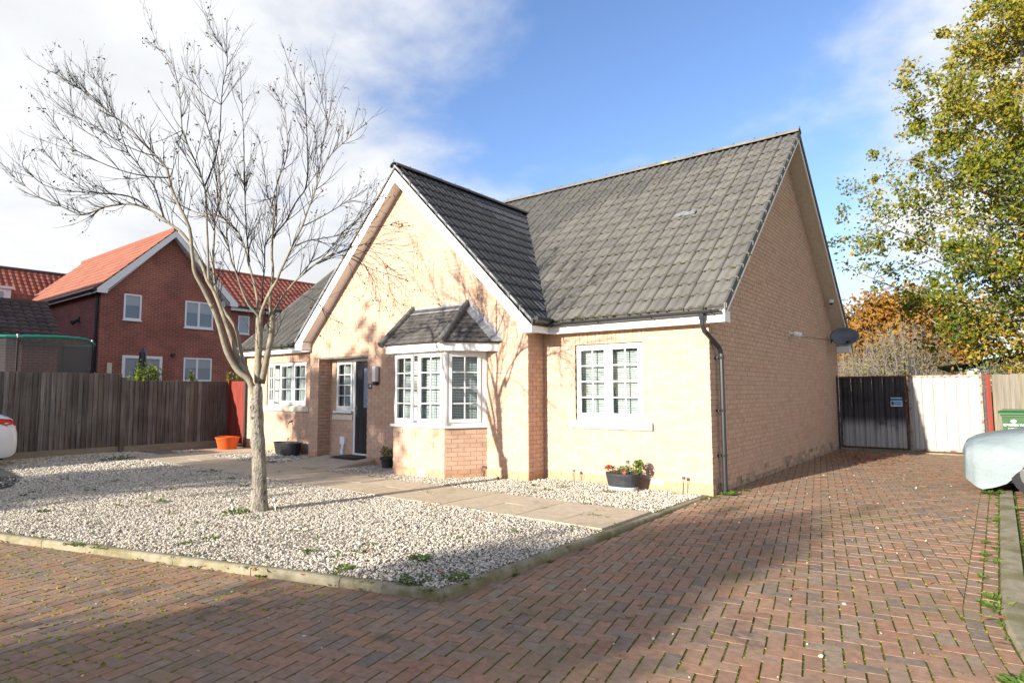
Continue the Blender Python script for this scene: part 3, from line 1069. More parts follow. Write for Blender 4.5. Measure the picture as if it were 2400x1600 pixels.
# ================================================================== the bungalow
house = thing('bungalow', (-6, 4.5, 0), 'peach brick bungalow with grey tiled roof, front gable and bay window', 'house')
H = 2.48
XC = -6.045                       # ridge of the front gable
A, B_, P_ = -9.16, -2.93, -0.45   # front gable wall: left, right, plane
L_, DEP = -12.76, 9.1
SP = 0.994                        # pitch of the front gable
SM = 0.86                         # pitch of the main roof
ZP = lambda x: 5.98 - SP * abs(x - XC)          # upper side of the front gable's roof deck
ZM = lambda y: 2.655 + SM * (y + 0.20)          # the same of the main roof, front slope
RY = 4.55
ZR = ZM(RY)

BR = []      # every brick: wall, frame, a0, a1, b0, b1, material


def lay(wall, fr, span, b0, b1, holes=(), shift=0.0, base_mat=0, plinth=2, dirty=False):
    """stretcher bond; span(b) -> (a0, a1) at that height"""
    i = int(round(b0 / 0.075))
    while (i + 1) * 0.075 <= b1 + 1e-6:
        z0, z1 = i * 0.075 + 0.005, i * 0.075 + 0.07
        s0, s1 = span((z0 + z1) / 2)
        ivs = [(s0, s1)]
        for h in holes:
            if h[2] < z1 - 0.01 and h[3] > z0 + 0.01:
                nv = []
                for p, q in ivs:
                    if h[1] <= p or h[0] >= q:
                        nv.append((p, q))
                    else:
                        if h[0] > p:
                            nv.append((p, h[0]))
                        if h[1] < q:
                            nv.append((h[1], q))
                ivs = nv
        off = shift + (0.1125 if i % 2 else 0.0)
        for p, q in ivs:
            k = math.floor((p - off) / 0.225)
            while off + k * 0.225 < q:
                a0, a1 = max(p, off + k * 0.225 + 0.005), min(q, off + (k + 1) * 0.225 - 0.005)
                if a1 - a0 > 0.03:
                    m = 'dirty_brick' if dirty and (i < 1 or (i < 3 and rnd.random() < 0.3)) else 'plinth_brick' if i < plinth else 'brick'
                    BR.append((wall, fr, a0, a1, z0, z1, m))
                k += 1
        i += 1


def soldiers(wall, fr, a0, a1, b0):
    a = a0
    while a < a1 - 0.03:
        BR.append((wall, fr, a + 0.005, min(a + 0.07, a1), b0 + 0.005, b0 + 0.22, 'brick'))
        a += 0.075


def wall_mesh(fr, a0, a1, b1, holes, top=None, depth=0.1, b0=-0.1):
    """mortar plane with openings and their reveals; top: extra polygon points above b1"""
    mb = MB()
    As = sorted(set([a0, a1] + [h[0] for h in holes] + [h[1] for h in holes]))
    Bs = sorted(set([b0, b1] + [h[2] for h in holes if h[2] > b0] + [h[3] for h in holes]))
    for i in range(len(As) - 1):
        for j in range(len(Bs) - 1):
            ca, cb = (As[i] + As[i + 1]) / 2, (Bs[j] + Bs[j + 1]) / 2
            if any(h[0] < ca < h[1] and h[2] < cb < h[3] for h in holes):
                continue
            mb.add([fr(As[i], Bs[j]), fr(As[i + 1], Bs[j]), fr(As[i + 1], Bs[j + 1]), fr(As[i], Bs[j + 1])], [(0, 1, 2, 3)])
    if top:
        mb.add([fr(*p) for p in top], [tuple(range(len(top)))])
    for h in holes:
        d = h[4] if len(h) > 4 else depth
        for (p, q) in (((h[0], h[2]), (h[0], h[3])), ((h[1], h[3]), (h[1], h[2])), ((h[0], h[3]), (h[1], h[3])), ((h[1], max(h[2], b0)), (h[0], max(h[2], b0)))):
            mb.add([fr(p[0], p[1], 0), fr(q[0], q[1], 0), fr(q[0], q[1], -d), fr(p[0], p[1], -d)], [(0, 1, 2, 3)], 1)
    return mb


# front wall, right part
FR1 = Fr((0, 0, 0), (1, 0, 0), (0, -1, 0))
WIN_R = (-2.283, -1.056, 1.023, 2.253)
hr = [(WIN_R[0], WIN_R[1], 0.90, WIN_R[3])]
w1 = wall_mesh(FR1, B_, 0, 2.6, hr).build('wall', ['mortar', 'plain_brick'], house)
lay(w1, FR1, lambda b: (B_, 0.004), 0, H, [(WIN_R[0] - 0.075, WIN_R[1] + 0.16, 0.885, 1.02), (WIN_R[0], WIN_R[1], 1.0, 2.253), (WIN_R[0] - 0.05, WIN_R[1] + 0.05, 2.253, 2.475)], shift=0.02)
soldiers(w1, FR1, WIN_R[0] - 0.05, WIN_R[1] + 0.05, 2.253)
# left wing
WIN_L = (-11.749, -9.99, 1.17, 2.236)
w2 = wall_mesh(FR1, L_, A, 2.6, [(WIN_L[0], WIN_L[1], 1.03, WIN_L[3])]).build('wall', ['mortar', 'plain_brick'], house)
lay(w2, FR1, lambda b: (L_, A), 0, H, [(WIN_L[0] - 0.06, WIN_L[1] + 0.18, 1.02, 1.14), (WIN_L[0], WIN_L[1], 1.1, 2.236), (WIN_L[0] - 0.05, WIN_L[1] + 0.05, 2.236, 2.46)], shift=0.07)
soldiers(w2, FR1, WIN_L[0] - 0.05, WIN_L[1] + 0.05, 2.236)
# gable wall with the porch opening and the bay
FR2 = Fr((0, P_, 0), (1, 0, 0), (0, -1, 0))
PO = (-8.83, -7.11, -0.2, 2.25, 0.34)
ztop = lambda x: 5.70 - SP * abs(x - XC)
w3 = wall_mesh(FR2, A, B_, 2.6, [PO, (-5.45, -3.92, 0.7, 2.3, 0.05)], [(A, 2.6), (B_, 2.6), (XC, 5.75)]).build('wall', ['mortar', 'plain_brick'], house)
gs = lambda b: (A, B_) if b < 2.58 else (XC - (5.72 - b) / SP, XC + (5.72 - b) / SP)
lay(w3, FR2, gs, 0, 5.7, [PO[:4], (-5.53, -3.84, -1, 2.3)], shift=0.0)
# its short returns
FR3 = Fr((B_, P_, 0), (0, 1, 0), (1, 0, 0))
w4 = wall_mesh(FR3, 0, 0.45, 2.6, []).build('wall', ['mortar', 'plain_brick'], house)
lay(w4, FR3, lambda b: (0.0, 0.45), 0, H)
MB().add([(A, P_, -0.1), (A, 0, -0.1), (A, 0, 2.6), (A, P_, 2.6)], [(0, 1, 2, 3)]).build('wall', 'plain_brick', house)
# porch recess
FRP = Fr((0, -0.13, 0), (1, 0, 0), (0, -1, 0))
WIN_P = (-8.62, -7.985, 1.07, 2.20)
DOOR = (-7.985, -7.125, 0.1, 2.22)
w5 = wall_mesh(FRP, PO[0], PO[1], 2.26, [(WIN_P[0], WIN_P[1], 1.0, WIN_P[3]), (DOOR[0], DOOR[1], -0.2, DOOR[3])]).build('wall', ['mortar', 'plain_brick'], house)
lay(w5, FRP, lambda b: (PO[0], PO[1]), 0.075, 2.26, [(WIN_P[0] - 0.1, WIN_P[1] + 0.05, 0.87, 0.98), (WIN_P[0], WIN_P[1], 0.97, 2.25), (DOOR[0], DOOR[1], -1, 2.25)], plinth=0)
FRJ = Fr((PO[0], P_, 0), (0, 1, 0), (1, 0, 0))
w6 = wall_mesh(FRJ, 0.0, 0.32, 2.25, []).build('wall', ['mortar', 'plain_brick'], house)
lay(w6, FRJ, lambda b: (0.0, 0.32), 0.0, 2.25, plinth=1)
MB().xbox(PO[0] + 0.003, PO[1] - 0.003, P_ + 0.02, -0.135, 2.235, 2.246).build('porch_ceiling', 'painted_board', house)
MB().xbox(PO[0] - 0.1, PO[1] + 0.1, P_ - 0.006, P_ + 0.05, 2.246, 2.252).build('lintel', 'dark_steel', house)
# right gable wall
FR4 = Fr((0, 0, 0), (0, 1, 0), (1, 0, 0))
zt = lambda y: ZR - 0.16 - SM * abs(y - RY)
w7 = wall_mesh(FR4, 0, DEP, 2.5, [], [(0, 2.5), (DEP, 2.5), (DEP, zt(DEP)), (RY, ZR - 0.16), (0, zt(0))]).build('wall', ['mortar', 'plain_brick'], house)


def sidespan(b):
    if b < zt(0):
        return 0.0, DEP
    d = (ZR - 0.16 - b) / SM
    return RY - d, RY + d


lay(w7, FR4, sidespan, 0, ZR - 0.2, plinth=0, dirty=True)
# left end and rear wall
MB().add([(L_, 0, -0.1), (L_, DEP, -0.1), (L_, DEP, zt(DEP)), (L_, RY, ZR - 0.16), (L_, 0, zt(0))], [(4, 3, 2, 1, 0)]).build('wall', 'plain_brick', house)
MB().add([(0, DEP, -0.1), (L_, DEP, -0.1), (L_, DEP, 2.6), (0, DEP, 2.6)], [(0, 1, 2, 3)]).build('wall', 'plain_brick', house)
# inner partition so that the rooms behind the glass are dark
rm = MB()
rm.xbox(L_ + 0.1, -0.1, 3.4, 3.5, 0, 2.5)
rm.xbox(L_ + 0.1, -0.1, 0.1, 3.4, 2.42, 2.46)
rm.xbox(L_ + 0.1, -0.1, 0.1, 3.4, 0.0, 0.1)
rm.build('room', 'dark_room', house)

# bay: low brick walls
BA = v3(-5.53, -1.11, 0)
BB = v3(-4.22, -1.11, 0)
BC = v3(-3.84, -0.452, 0)
bdir = (BC - BB) / np.linalg.norm(BC - BB)
FB1 = Fr(BA, (1, 0, 0), (0, -1, 0))
FB2 = Fr(BB, bdir, (bdir[1], -bdir[0], 0))
BL2 = float(np.linalg.norm(BC - BB))
wb = wall_mesh(FB1, 0, 1.31, 0.87, []).build('wall', ['mortar', 'plain_brick'], house)
lay(wb, FB1, lambda b: (0, 1.31), 0, 0.87, [(0.62, 0.85, 0.05, 0.13)], shift=0.03)
wb2 = wall_mesh(FB2, 0, BL2, 0.87, []).build('wall', ['mortar', 'plain_brick'], house)
lay(wb2, FB2, lambda b: (0, BL2), 0, 0.87, shift=0.12)
MB().add([(-5.53, -1.11, -0.1), (-5.53, P_, -0.1), (-5.53, P_, 2.3), (-5.53, -1.11, 2.3)], [(3, 2, 1, 0)]).build('wall', 'plain_brick', house)
MB().box(FB1, 0.62, 0.85, 0.058, 0.128, 0.0, 0.007).build('air_brick', 'stone_sill', house)
MB().box(FR1, -0.95, -0.74, 0.08, 0.145, 0.0, 0.007).build('air_brick', 'stone_sill', house)

# bricks that show largest are objects of their own, the rest one mesh to each wall
sc_ = []
for q in BR:
    c = q[1]((q[2] + q[3]) / 2, (q[4] + q[5]) / 2, 0)
    d = CAM - c
    L = np.linalg.norm(d)
    cs = (q[1].n @ d) / L
    s = cs / L ** 2 * (1 if q[3] - q[2] > 0.09 or q[5] - q[4] > 0.2 else 0.3)
    u, v, z = project(c)
    sc_.append(s if 0 < u < 2400 and 0 < v < 1600 else s * 0.01)
order = np.argsort(-np.array(sc_))
top300 = set(order[:300].tolist())
cache = {}
rest = {}
for i, q in enumerate(BR):
    if sc_[i] <= 0:
        continue
    wall, fr, a0, a1, b0, b1, m = q
    pr = 0.006 + rnd.gauss(0, 0.001)
    if i in top300:
        key = (round(a1 - a0, 3), round(b1 - b0, 3), m, tuple(fr.n))
        if key not in cache:
            f2 = Fr((0, 0, 0), fr.u, fr.n)
            ha, hb = (a1 - a0) / 2, (b1 - b0) / 2
            cache[key] = MB().box(f2, -ha, ha, -hb, hb, -0.04, 0).mesh('brick', m)
        inst('brick', cache[key], wall, fr((a0 + a1) / 2, (b0 + b1) / 2, pr))
    else:
        mb = rest.setdefault((wall, m), MB())
        P = [fr(a, b, c) for c in (0.0, pr) for b in (b0, b1) for a in (a0, a1)]
        mb.add(P, [(4, 5, 7, 6), (0, 1, 5, 4), (2, 6, 7, 3), (0, 4, 6, 2), (1, 3, 7, 5)], 0, rnd.random())
for (wall, m), mb in rest.items():
    mb.build('brickwork', m, wall, kind='stuff')
print('bricks', len(BR))


# ------------------------------------------------------------------ windows
def ring(mb, fr, a0, a1, b0, b1, t, c0, c1, tb=None):
    tb = tb or t
    mb.box(fr, a0, a1, b0, b0 + tb, c0, c1)
    mb.box(fr, a0, a1, b1 - t, b1, c0, c1)
    mb.box(fr, a0, a0 + t, b0 + tb, b1 - t, c0, c1)
    mb.box(fr, a1 - t, a1, b0 + tb, b1 - t, c0, c1)


def make_window(fr, w, h, lights, rows, cols=2, set_=-0.045, opened=None, blind=True, far=False, parent=None, frame_mat='upvc', glass='glass'):
    """fr: lower left corner of the opening on the wall face"""
    T = 0.05
    mb = MB()
    ring(mb, fr, 0.002, w - 0.002, 0.002, h - 0.002, T, set_ - 0.06, set_, 0.06)
    xs = [0.0]
    for l in lights:
        xs.append(xs[-1] + l * w)
    for x in xs[1:-1]:
        mb.box(fr, x - 0.03, x + 0.03, 0.06, h - T, set_ - 0.06, set_)
    win = mb.build('window', frame_mat, parent)
    for i in range(len(lights)):
        p, q = xs[i] + (T if i == 0 else 0.03) - 0.008, xs[i + 1] - (T if i == len(lights) - 1 else 0.03) + 0.008
        f2 = Fr(fr(p, 0.052, set_ - 0.012), fr.u, fr.n)
        if opened and opened[0] == i:
            a = math.radians(opened[1])
            f2 = Fr(f2.o, fr.u * math.cos(a) + fr.n * math.sin(a), fr.n * math.cos(a) - fr.u * math.sin(a))
        ww, hh = q - p, h - 0.052 - T + 0.008
        c = MB()
        ring(c, f2, 0, ww, 0, hh, 0.052, 0.0, 0.034, 0.056)
        c.build('casement', frame_mat, win)
        a0, a1, b0, b1 = 0.05, ww - 0.05, 0.054, hh - 0.05
        MB().box(f2, a0, a1, b0, b1, 0.012, 0.016).build('pane', glass, win)
        for k in range(1, cols):
            x = a0 + (a1 - a0) * k / cols
            MB().box(f2, x - 0.009, x + 0.009, b0, b1, 0.006, 0.026).build('glazing_bar', frame_mat, win)
        for k in range(1, rows):
            z = b0 + (b1 - b0) * k / rows
            MB().box(f2, a0, a1, z - 0.009, z + 0.009, 0.0065, 0.0255).build('glazing_bar', frame_mat, win)
    if blind:
        bl = MB()
        c0 = set_ - 0.105
        z = 0.03
        while z < h - 0.05:
            for x0, x1 in [(0.03, w - 0.03)]:
                P = [fr(x0, z, c0), fr(x1, z, c0), fr(x1, z + 0.0115, c0 - 0.007), fr(x0, z + 0.0115, c0 - 0.007), fr(x1, z + 0.020, c0 - 0.016), fr(x0, z + 0.020, c0 - 0.016)]
                bl.add(P, [(0, 1, 2, 3), (3, 2, 4, 5)])
            z += 0.028
        bl.box(fr, 0.03, w - 0.03, h - 0.05, h - 0.02, c0 - 0.03, c0)
        for x in (0.25 * w, 0.72 * w):
            bl.tube([fr(x, 0.03, c0 + 0.003), fr(x, h - 0.04, c0 + 0.003)], 0.0035, 4)
        bl.build('blind', 'blind', win)
    return win


def offset(fr, a, b, c=0.0):
    return Fr(fr(a, b, c), fr.u, fr.n)


wr = make_window(offset(FR1, WIN_R[0], WIN_R[2]), WIN_R[1] - WIN_R[0], WIN_R[3] - WIN_R[2], [0.5, 0.5], 4, parent=house)
MB().box(FR1, -1.64, -1.655, 1.5, 1.6, -0.03, 0.012).build('handle', 'upvc', wr)
s = MB()
s.prism([FR1(-2.36, 0.885, 0.055), FR1(-2.36, 0.885, -0.05), FR1(-2.36, 1.018, -0.05), FR1(-2.36, 1.012, 0.0), FR1(-2.36, 0.995, 0.055)], (1.466, 0, 0))
s.build('sill', 'stone_sill', house)
wl = make_window(offset(FR1, WIN_L[0], WIN_L[2]), WIN_L[1] - WIN_L[0], WIN_L[3] - WIN_L[2], [0.32, 0.34, 0.34], 3, opened=(0, 16), parent=house)
s = MB()
s.prism([FR1(-11.81, 1.02, 0.05), FR1(-11.81, 1.02, -0.05), FR1(-11.81, 1.165, -0.05), FR1(-11.81, 1.13, 0.05)], (2.0, 0, 0))
s.build('sill', 'stone_sill', house)
wp = make_window(offset(FRP, WIN_P[0], WIN_P[2]), WIN_P[1] - WIN_P[0], WIN_P[3] - WIN_P[2], [1.0], 4, set_=-0.01, parent=house)
MB().box(FRP, WIN_P[0] - 0.03, WIN_P[1] - 0.005, 1.02, 1.068, -0.05, 0.06).build('sill', 'upvc', house)
MB().box(FRP, WIN_P[0] - 0.1, WIN_P[1] - 0.005, 0.872, 0.978, -0.02, 0.025).build('sill', 'stone_sill', house)
# bay windows, corner post, sill board
ob = make_window(offset(FB1, 0, 0.905), 1.29, 1.285, [0.49, 0.51], 4, set_=-0.02, opened=(0, 9), parent=house)
oc = make_window(offset(FB2, 0.03, 0.905), BL2 - 0.1, 1.285, [1.0], 4, set_=-0.02, parent=house)
MB().prism([BB + v3(-0.02, 0.08, 0.905), BB + v3(-0.02, -0.012, 0.905), BB + v3(0.012, -0.01, 0.905), BB + bdir * 0.03 + v3(0.012, 0, 0.905), BB + bdir * 0.03 + v3(-0.06, 0.04, 0.905)], (0, 0, 1.29)).build('corner_post', 'upvc', house)
MB().box(FB2, BL2 - 0.075, BL2, 0.905, 2.2, -0.06, -0.01).build('jamb', 'upvc', house)
o_ = 0.045
sb = [v3(-5.58, P_ + 0.01, 0.862), v3(-5.58, -1.11 - o_, 0.862), v3(-4.22 + o_ * 0.6, -1.11 - o_, 0.862), BC + v3(o_, -0.0, 0.862) + bdir * 0.0, v3(-3.95, P_ + 0.01, 0.862)]
MB().prism(sb, (0, 0, 0.043)).build('sill', 'upvc', house)

# ------------------------------------------------------------------ front door
db = MB()
ring(db, FRP, DOOR[0], DOOR[1], 0.115, DOOR[3], 0.06, -0.06, 0.0, 0.04)
df = db.build('door_frame', 'upvc', house)
dl = MB()
dl.box(FRP, DOOR[0] + 0.06, DOOR[1] - 0.06, 0.155, DOOR[3] - 0.06, -0.055, -0.015)
for (a0, a1, b0, b1) in ((0.14, 0.34, 0.3, 0.95), (0.42, 0.60, 0.3, 0.95)):
    ring(dl, FRP, DOOR[0] + a0, DOOR[0] + a1, b0, b1, 0.02, -0.015, -0.008)
door = dl.build('door', 'door_black', house)
MB().box(FRP, DOOR[0] + 0.34, DOOR[0] + 0.46, 1.15, 2.0, -0.015, -0.011).build('pane', 'far_glass', door)
hb = MB()
hb.box(FRP, DOOR[0] + 0.085, DOOR[0] + 0.115, 0.98, 1.2, -0.015, -0.003)
hb.tube([FRP(DOOR[0] + 0.1, 1.13, 0), FRP(DOOR[0] + 0.1, 1.13, 0.045), FRP(DOOR[0] + 0.21, 1.13, 0.045)], 0.01, 6)
hb.build('handle', 'chrome', door)

# service box and pipe beside the door
sv = MB()
sv.box(FRP, -8.36, -8.2, 0.34, 0.5, 0.0, 0.07)
sv.tube([FRP(-8.28, 0.35, 0.035), FRP(-8.28, 0.27, 0.035), FRP(-8.31, 0.2, 0.035), FRP(-8.31, 0.09, 0.035)], 0.04, 8)
sv.build('service_box', 'blue_white', house)
tp = MB()
tp.tube([(-10.55, 0.0, 0.76), (-10.55, -0.08, 0.76), (-10.55, -0.1, 0.71)], 0.016, 6)
tp.box(FR1, -10.6, -10.5, 0.785, 0.8, 0.03, 0.05)
tp.build('tap', 'dark_steel', house)

# ------------------------------------------------------------------ roofs
tm, tp_ = math.atan(SM), math.atan(SP)
FX0, FX1 = L_ - 0.30, 0.30
RF1 = Fr((FX1 + 0.02, -0.205, 2.655), (-1, 0, 0), (0, -math.sin(tm), math.cos(tm)), (0, math.cos(tm), math.sin(tm)))
RF2 = Fr((XC + 3.40, -0.715, ZP(XC + 3.40)), (0, 1, 0), (math.sin(tp_), 0, math.cos(tp_)), (-math.cos(tp_), 0, math.sin(tp_)))
# decks (closed slabs under the tiles)
rd = MB()
rd.prism([(FX0, -0.2, ZM(-0.2)), (FX1, -0.2, ZM(-0.2)), (FX1, RY, ZR), (FX0, RY, ZR)], (0, 0.02, -0.06))
rd.prism([(FX0, RY, ZR), (FX1, RY, ZR), (FX1, DEP + 0.2, ZR - SM * (DEP + 0.2 - RY)), (FX0, DEP + 0.2, ZR - SM * (DEP + 0.2 - RY))], (0, -0.02, -0.06))
roof_m = rd.build('roof', 'roof_tile', house)
yv = lambda x: (ZP(x) - 2.655) / SM - 0.20      # where the two roofs meet
rp = MB()
for sgn in (1, -1):
    x1 = XC + sgn * 3.38
    P = [(XC, -0.70, ZP(XC)), (x1, -0.70, ZP(x1)), (x1, yv(x1), ZP(x1)), (XC, yv(XC), ZP(XC))]
    rp.prism(P if sgn > 0 else P[::-1], (0, 0, -0.06))
roof_p = rp.build('roof', 'dark_shaded_roof_tile', house)

TW, TG, TL = 0.30, 0.3455, 0.42


def tile_geo(t=0.028):
    """interlocking tile with two rolls; local u, s (up the slope), n"""
    prof = [(0.003, -0.004), (0.007, 0.008), (0.022, 0.026), (0.040, 0.034), (0.058, 0.029), (0.076, 0.012), (0.095, 0.003), (0.128, 0.0), (0.151, 0.010),
            (0.167, 0.027), (0.184, 0.034), (0.202, 0.029), (0.220, 0.012), (0.240, 0.003), (0.272, 0.0), (0.291, 0.003), (0.2925, -0.014)]
    na = len(prof)
    V, F = [], []
    for a, z in prof:
        V += [(a, 0.0, z * 0.5 - 0.004), (a, 0.0, t + z), (a, TL, z + 0.002)]
    for i in range(na - 1):
        p, q = 3 * i, 3 * i + 3
        F += [(p + 1, q + 1, q + 2, p + 2), (p, q, q + 1, p + 1)]
    k = 3 * (na - 1)
    F += [(0, 1, 2), (k, k + 2, k + 1)]
    return V, F


TV, TF = tile_geo()


def tile_roof(rf, roof, cols, rows, keep, matname, n_ind, a_off=0.0, moss=False):
    """keep(p) > 0 where the tile stays; crossing tiles are cut"""
    cells = []
    for r in range(rows):
        for c in range(cols):
            a, s = a_off + c * TW, r * TG
            cor = [rf(a + da, s + ds) for da in (0, TW) for ds in (0, TL)]
            kv = [keep(p) for p in cor]
            if max(kv) <= 0:
                continue
            if min(kv) > 0:
                cells.append((a, s, False))
            else:
                cells.append((a, s, True))
    def sc(q):
        p = rf(q[0] + TW / 2, q[1] + TG / 2)
        u, v, z = project(p)
        d = CAM - p
        L = np.linalg.norm(d)
        vis = 0 < u < 2400 and 0 < v < 1600
        return (rf.n @ d) / L ** 3 * (1 if vis else 0.01)
    whole = sorted([q for q in cells if not q[2]], key=lambda q: -sc(q))
    ind = set(id(q) for q in whole[:n_ind])
    me = bpy.data.meshes.new('roof_tile')
    me.from_pydata(TV, [], TF)
    me.materials.append(MATS[matname])
    me.polygons.foreach_set('use_smooth', [len(f) == 4 and i % 2 == 0 for i, f in enumerate(TF)])
    st = MB()
    for q in cells:
        a, s, cut = q
        dz = rnd.gauss(0, 0.0012)
        if id(q) in ind:
            inst('roof_tile', me, roof, rf(a, s, dz), (rf.u, rf.b, rf.n))
        elif not cut:
            st.add([rf(a + x, s + y, z + dz) for x, y, z in TV], TF, 0, rnd.random())
        else:
            t = rnd.random()
            for f in TF:
                P = [rf(a + TV[i][0], s + TV[i][1], TV[i][2]) for i in f]
                kv = [keep(p) for p in P]
                if max(kv) <= 0:
                    continue
                if min(kv) < 0:
                    out = []
                    for i in range(len(P)):
                        p, r_ = P[i], P[(i + 1) % len(P)]
                        x, y = kv[i], kv[(i + 1) % len(P)]
                        if x >= 0:
                            out.append(p)
                        if (x > 0 > y) or (x < 0 < y):
                            out.append(p + (r_ - p) * (x / (x - y)))
                    P = out
                if len(P) > 2:
                    st.add(P, [tuple(range(len(P)))], 0, t)
    if st.F:
        st.build('roof_tiling', matname, roof, kind='stuff')
    if moss:
        MPt, S_ = [], []
        for a, s, cut in cells:
            if cut:
                continue
            for x0 in (0.0, 0.15):
                if rnd.random() < 0.8:
                    for _ in range(rnd.choice([3, 4, 6])):
                        MPt.append(rf(a + x0 - 0.045 + rnd.gauss(0.02, 0.03), s - 0.010 + rnd.gauss(0, 0.005), 0.010 + rnd.uniform(0, 0.016)))
                        S_.append(rnd.uniform(0.010, 0.024))
        V, F = stones(np.array(MPt), np.array(S_), 0.6)
        npmesh('moss', V, F, 'roof_moss', roof, np.repeat(nrs.rand(len(MPt)), 20), kind='stuff')


keep_m = lambda p: (ZM(p[1]) - ZP(p[0])) if p[1] < yv(XC) + 0.1 else 1.0
tile_roof(RF1, roof_m, 44, 18, lambda p: keep_m(p) + 0.0, 'roof_tile', 215, moss=True)
keep_p = lambda p: ZP(p[0]) - ZM(p[1])
tile_roof(RF2, roof_p, 16, 14, keep_p, 'dark_shaded_roof_tile', 85)


def ridge_row(p0, p1, roof, matname, L=0.45, rad=0.115):
    d = p1 - p0
    n = int(round(np.linalg.norm(d) / L))
    d = d / np.linalg.norm(d)
    side = np.cross(d, (0, 0, 1.0))
    side /= np.linalg.norm(side)
    up = np.cross(side, d)
    V, F = [], []
    k = 8
    for a in (0.0, L * 0.995):
        for j in range(k + 1):
            t = pi * j / k
            for r in (rad, rad - 0.018):
                V.append(tuple(d * a + side * math.cos(t) * r + up * (math.sin(t) * r * 0.8 - 0.03)))
    m_ = 2 * (k + 1)
    for j in range(k):
        i = 2 * j
        F += [(i, i + 2, m_ + i + 2, m_ + i), (i + 1, m_ + i + 1, m_ + i + 3, i + 3), (i, i + 1, i + 3, i + 2), (m_ + i, m_ + i + 2, m_ + i + 3, m_ + i + 1)]
    me = bpy.data.meshes.new('ridge_tile')
    me.from_pydata(V, [], F)
    me.materials.append(MATS[matname])
    for i in range(n):
        inst('ridge_tile', me, roof, p0 + d * i * L + v3(0, 0, rnd.gauss(0, 0.002)))
    # the ridge clips between the tiles
    cb = MB()
    for i in range(n):
        c = p0 + d * i * L + up * (rad * 0.8 - 0.03)
        cb.tube([c, c + up * 0.03, c + up * 0.035 + d * 0.02], 0.007, 4)
    cb.build('ridge_clip', 'dark_steel', roof)


ridge_row(v3(FX1 + 0.04, RY, ZR + 0.04), v3(FX0, RY, ZR + 0.04), roof_m, 'ridge')
ridge_row(v3(XC, -0.74, ZP(XC) + 0.045), v3(XC, yv(XC) + 0.1, ZP(XC) + 0.045), roof_p, 'dark_ridge')
# valley lining
vb = MB()
for sgn in (1, -1):
    pts = []
    for t in np.linspace(0, 1, 8):
        x = XC + sgn * 3.36 * (1 - t)
        pts.append(v3(x, yv(x), ZP(x)))
    for i in range(7):
        p, q = pts[i], pts[i + 1]
        e = v3(sgn * 0.05, 0, -0.05 * SP)
        f = v3(0, 0.05, 0.05 * SM)
        vb.add([p + e + v3(0, 0, 0.055), q + e + v3(0, 0, 0.055), q + v3(0, 0, 0.012), p + v3(0, 0, 0.012), p + f * 0.4 + v3(0, 0, 0.03), q + f * 0.4 + v3(0, 0, 0.03)], [(0, 1, 2, 3), (3, 2, 5, 4)])
vb.build('valley_lining', 'lead', roof_m)
# vent tile
vt = MB()
a, s = 5 * TW + 0.12, 9 * TG
vt.add([RF1(1.32 + x * 1.35, 9.2 * TG + y * 0.32, z + 0.045) for x, y, z in TV], TF)
vt.build('vent_tile', 'lead', roof_m)

# ------------------------------------------------------------------ verges, fascias, gutters
vg = MB()
for y0, y1, s0 in ((-0.22, RY, 1), (RY, DEP + 0.22, -1)):
    z0, z1 = ZR - SM * abs(y0 - RY), ZR - SM * abs(y1 - RY)
    vg.prism([(FX1 + 0.012, y0, z0 - 0.07), (FX1 + 0.012, y1, z1 - 0.07), (FX1 + 0.012, y1, z1 + 0.06), (FX1 + 0.012, y0, z0 + 0.06)], (0.02, 0, 0))
vg.build('verge', 'dark_shaded_roof_tile', house)
vc = MB()
for r in range(18):
    p = RF1(-0.015, r * TG, 0.02)
    vc.tube([p + v3(0.012, 0, -0.03), p + v3(0.014, 0, 0.03), p + v3(-0.04, 0.02, 0.045)], 0.006, 4)
vc.build('verge_clips', 'lead', house, kind='stuff')
bb = MB()
for y0, y1 in ((-0.19, RY), (RY, DEP + 0.19)):
    z0, z1 = ZR - SM * abs(y0 - RY) - 0.02, ZR - SM * abs(y1 - RY) - 0.02
    bb.prism([(FX1 - 0.012, y0, z0 - 0.15), (FX1 - 0.012, y1, z1 - 0.15), (FX1 - 0.012, y1, z1), (FX1 - 0.012, y0, z0)], (0.022, 0, 0))
bb.build('bargeboard', 'painted_board', house)
sf = MB()
for y0, y1 in ((-0.12, RY), (RY, DEP + 0.12)):
    z0, z1 = ZR - SM * abs(y0 - RY) - 0.15, ZR - SM * abs(y1 - RY) - 0.15
    sf.prism([(0.002, y0, z0), (0.285, y0, z0), (0.285, y1, z1), (0.002, y1, z1)], (0, 0, -0.012))
sf.build('soffit', 'stone_sill', house)
# box ends of the right verge
for y0, y1 in ((-0.186, 0.05), (DEP - 0.05, DEP + 0.186)):
    ze = ZR - SM * (RY + 0.19)
    MB().xbox(0.003, 0.304, y0, y1, 2.452, 2.452 + 0.16).build('box_end', 'painted_board', house)
# eaves: fascia and soffit
for x0, x1 in ((XC + 3.36, 0.29), (L_ - 0.28, XC - 3.36)):
    MB().xbox(x0, x1, -0.178, -0.158, 2.45, 2.632).build('fascia', 'painted_board', house)
    MB().xbox(x0, min(x1, 0.0), -0.157, -0.002, 2.452, 2.464).build('soffit', 'painted_board', house)
MB().xbox(L_ - 0.28, 0.29, DEP + 0.158, DEP + 0.178, 2.45, 2.632).build('fascia', 'painted_board', house)
MB().xbox(L_ - 0.28, L_, -0.157, 0.05, 2.452, 2.5).build('box_end', 'painted_board', house)


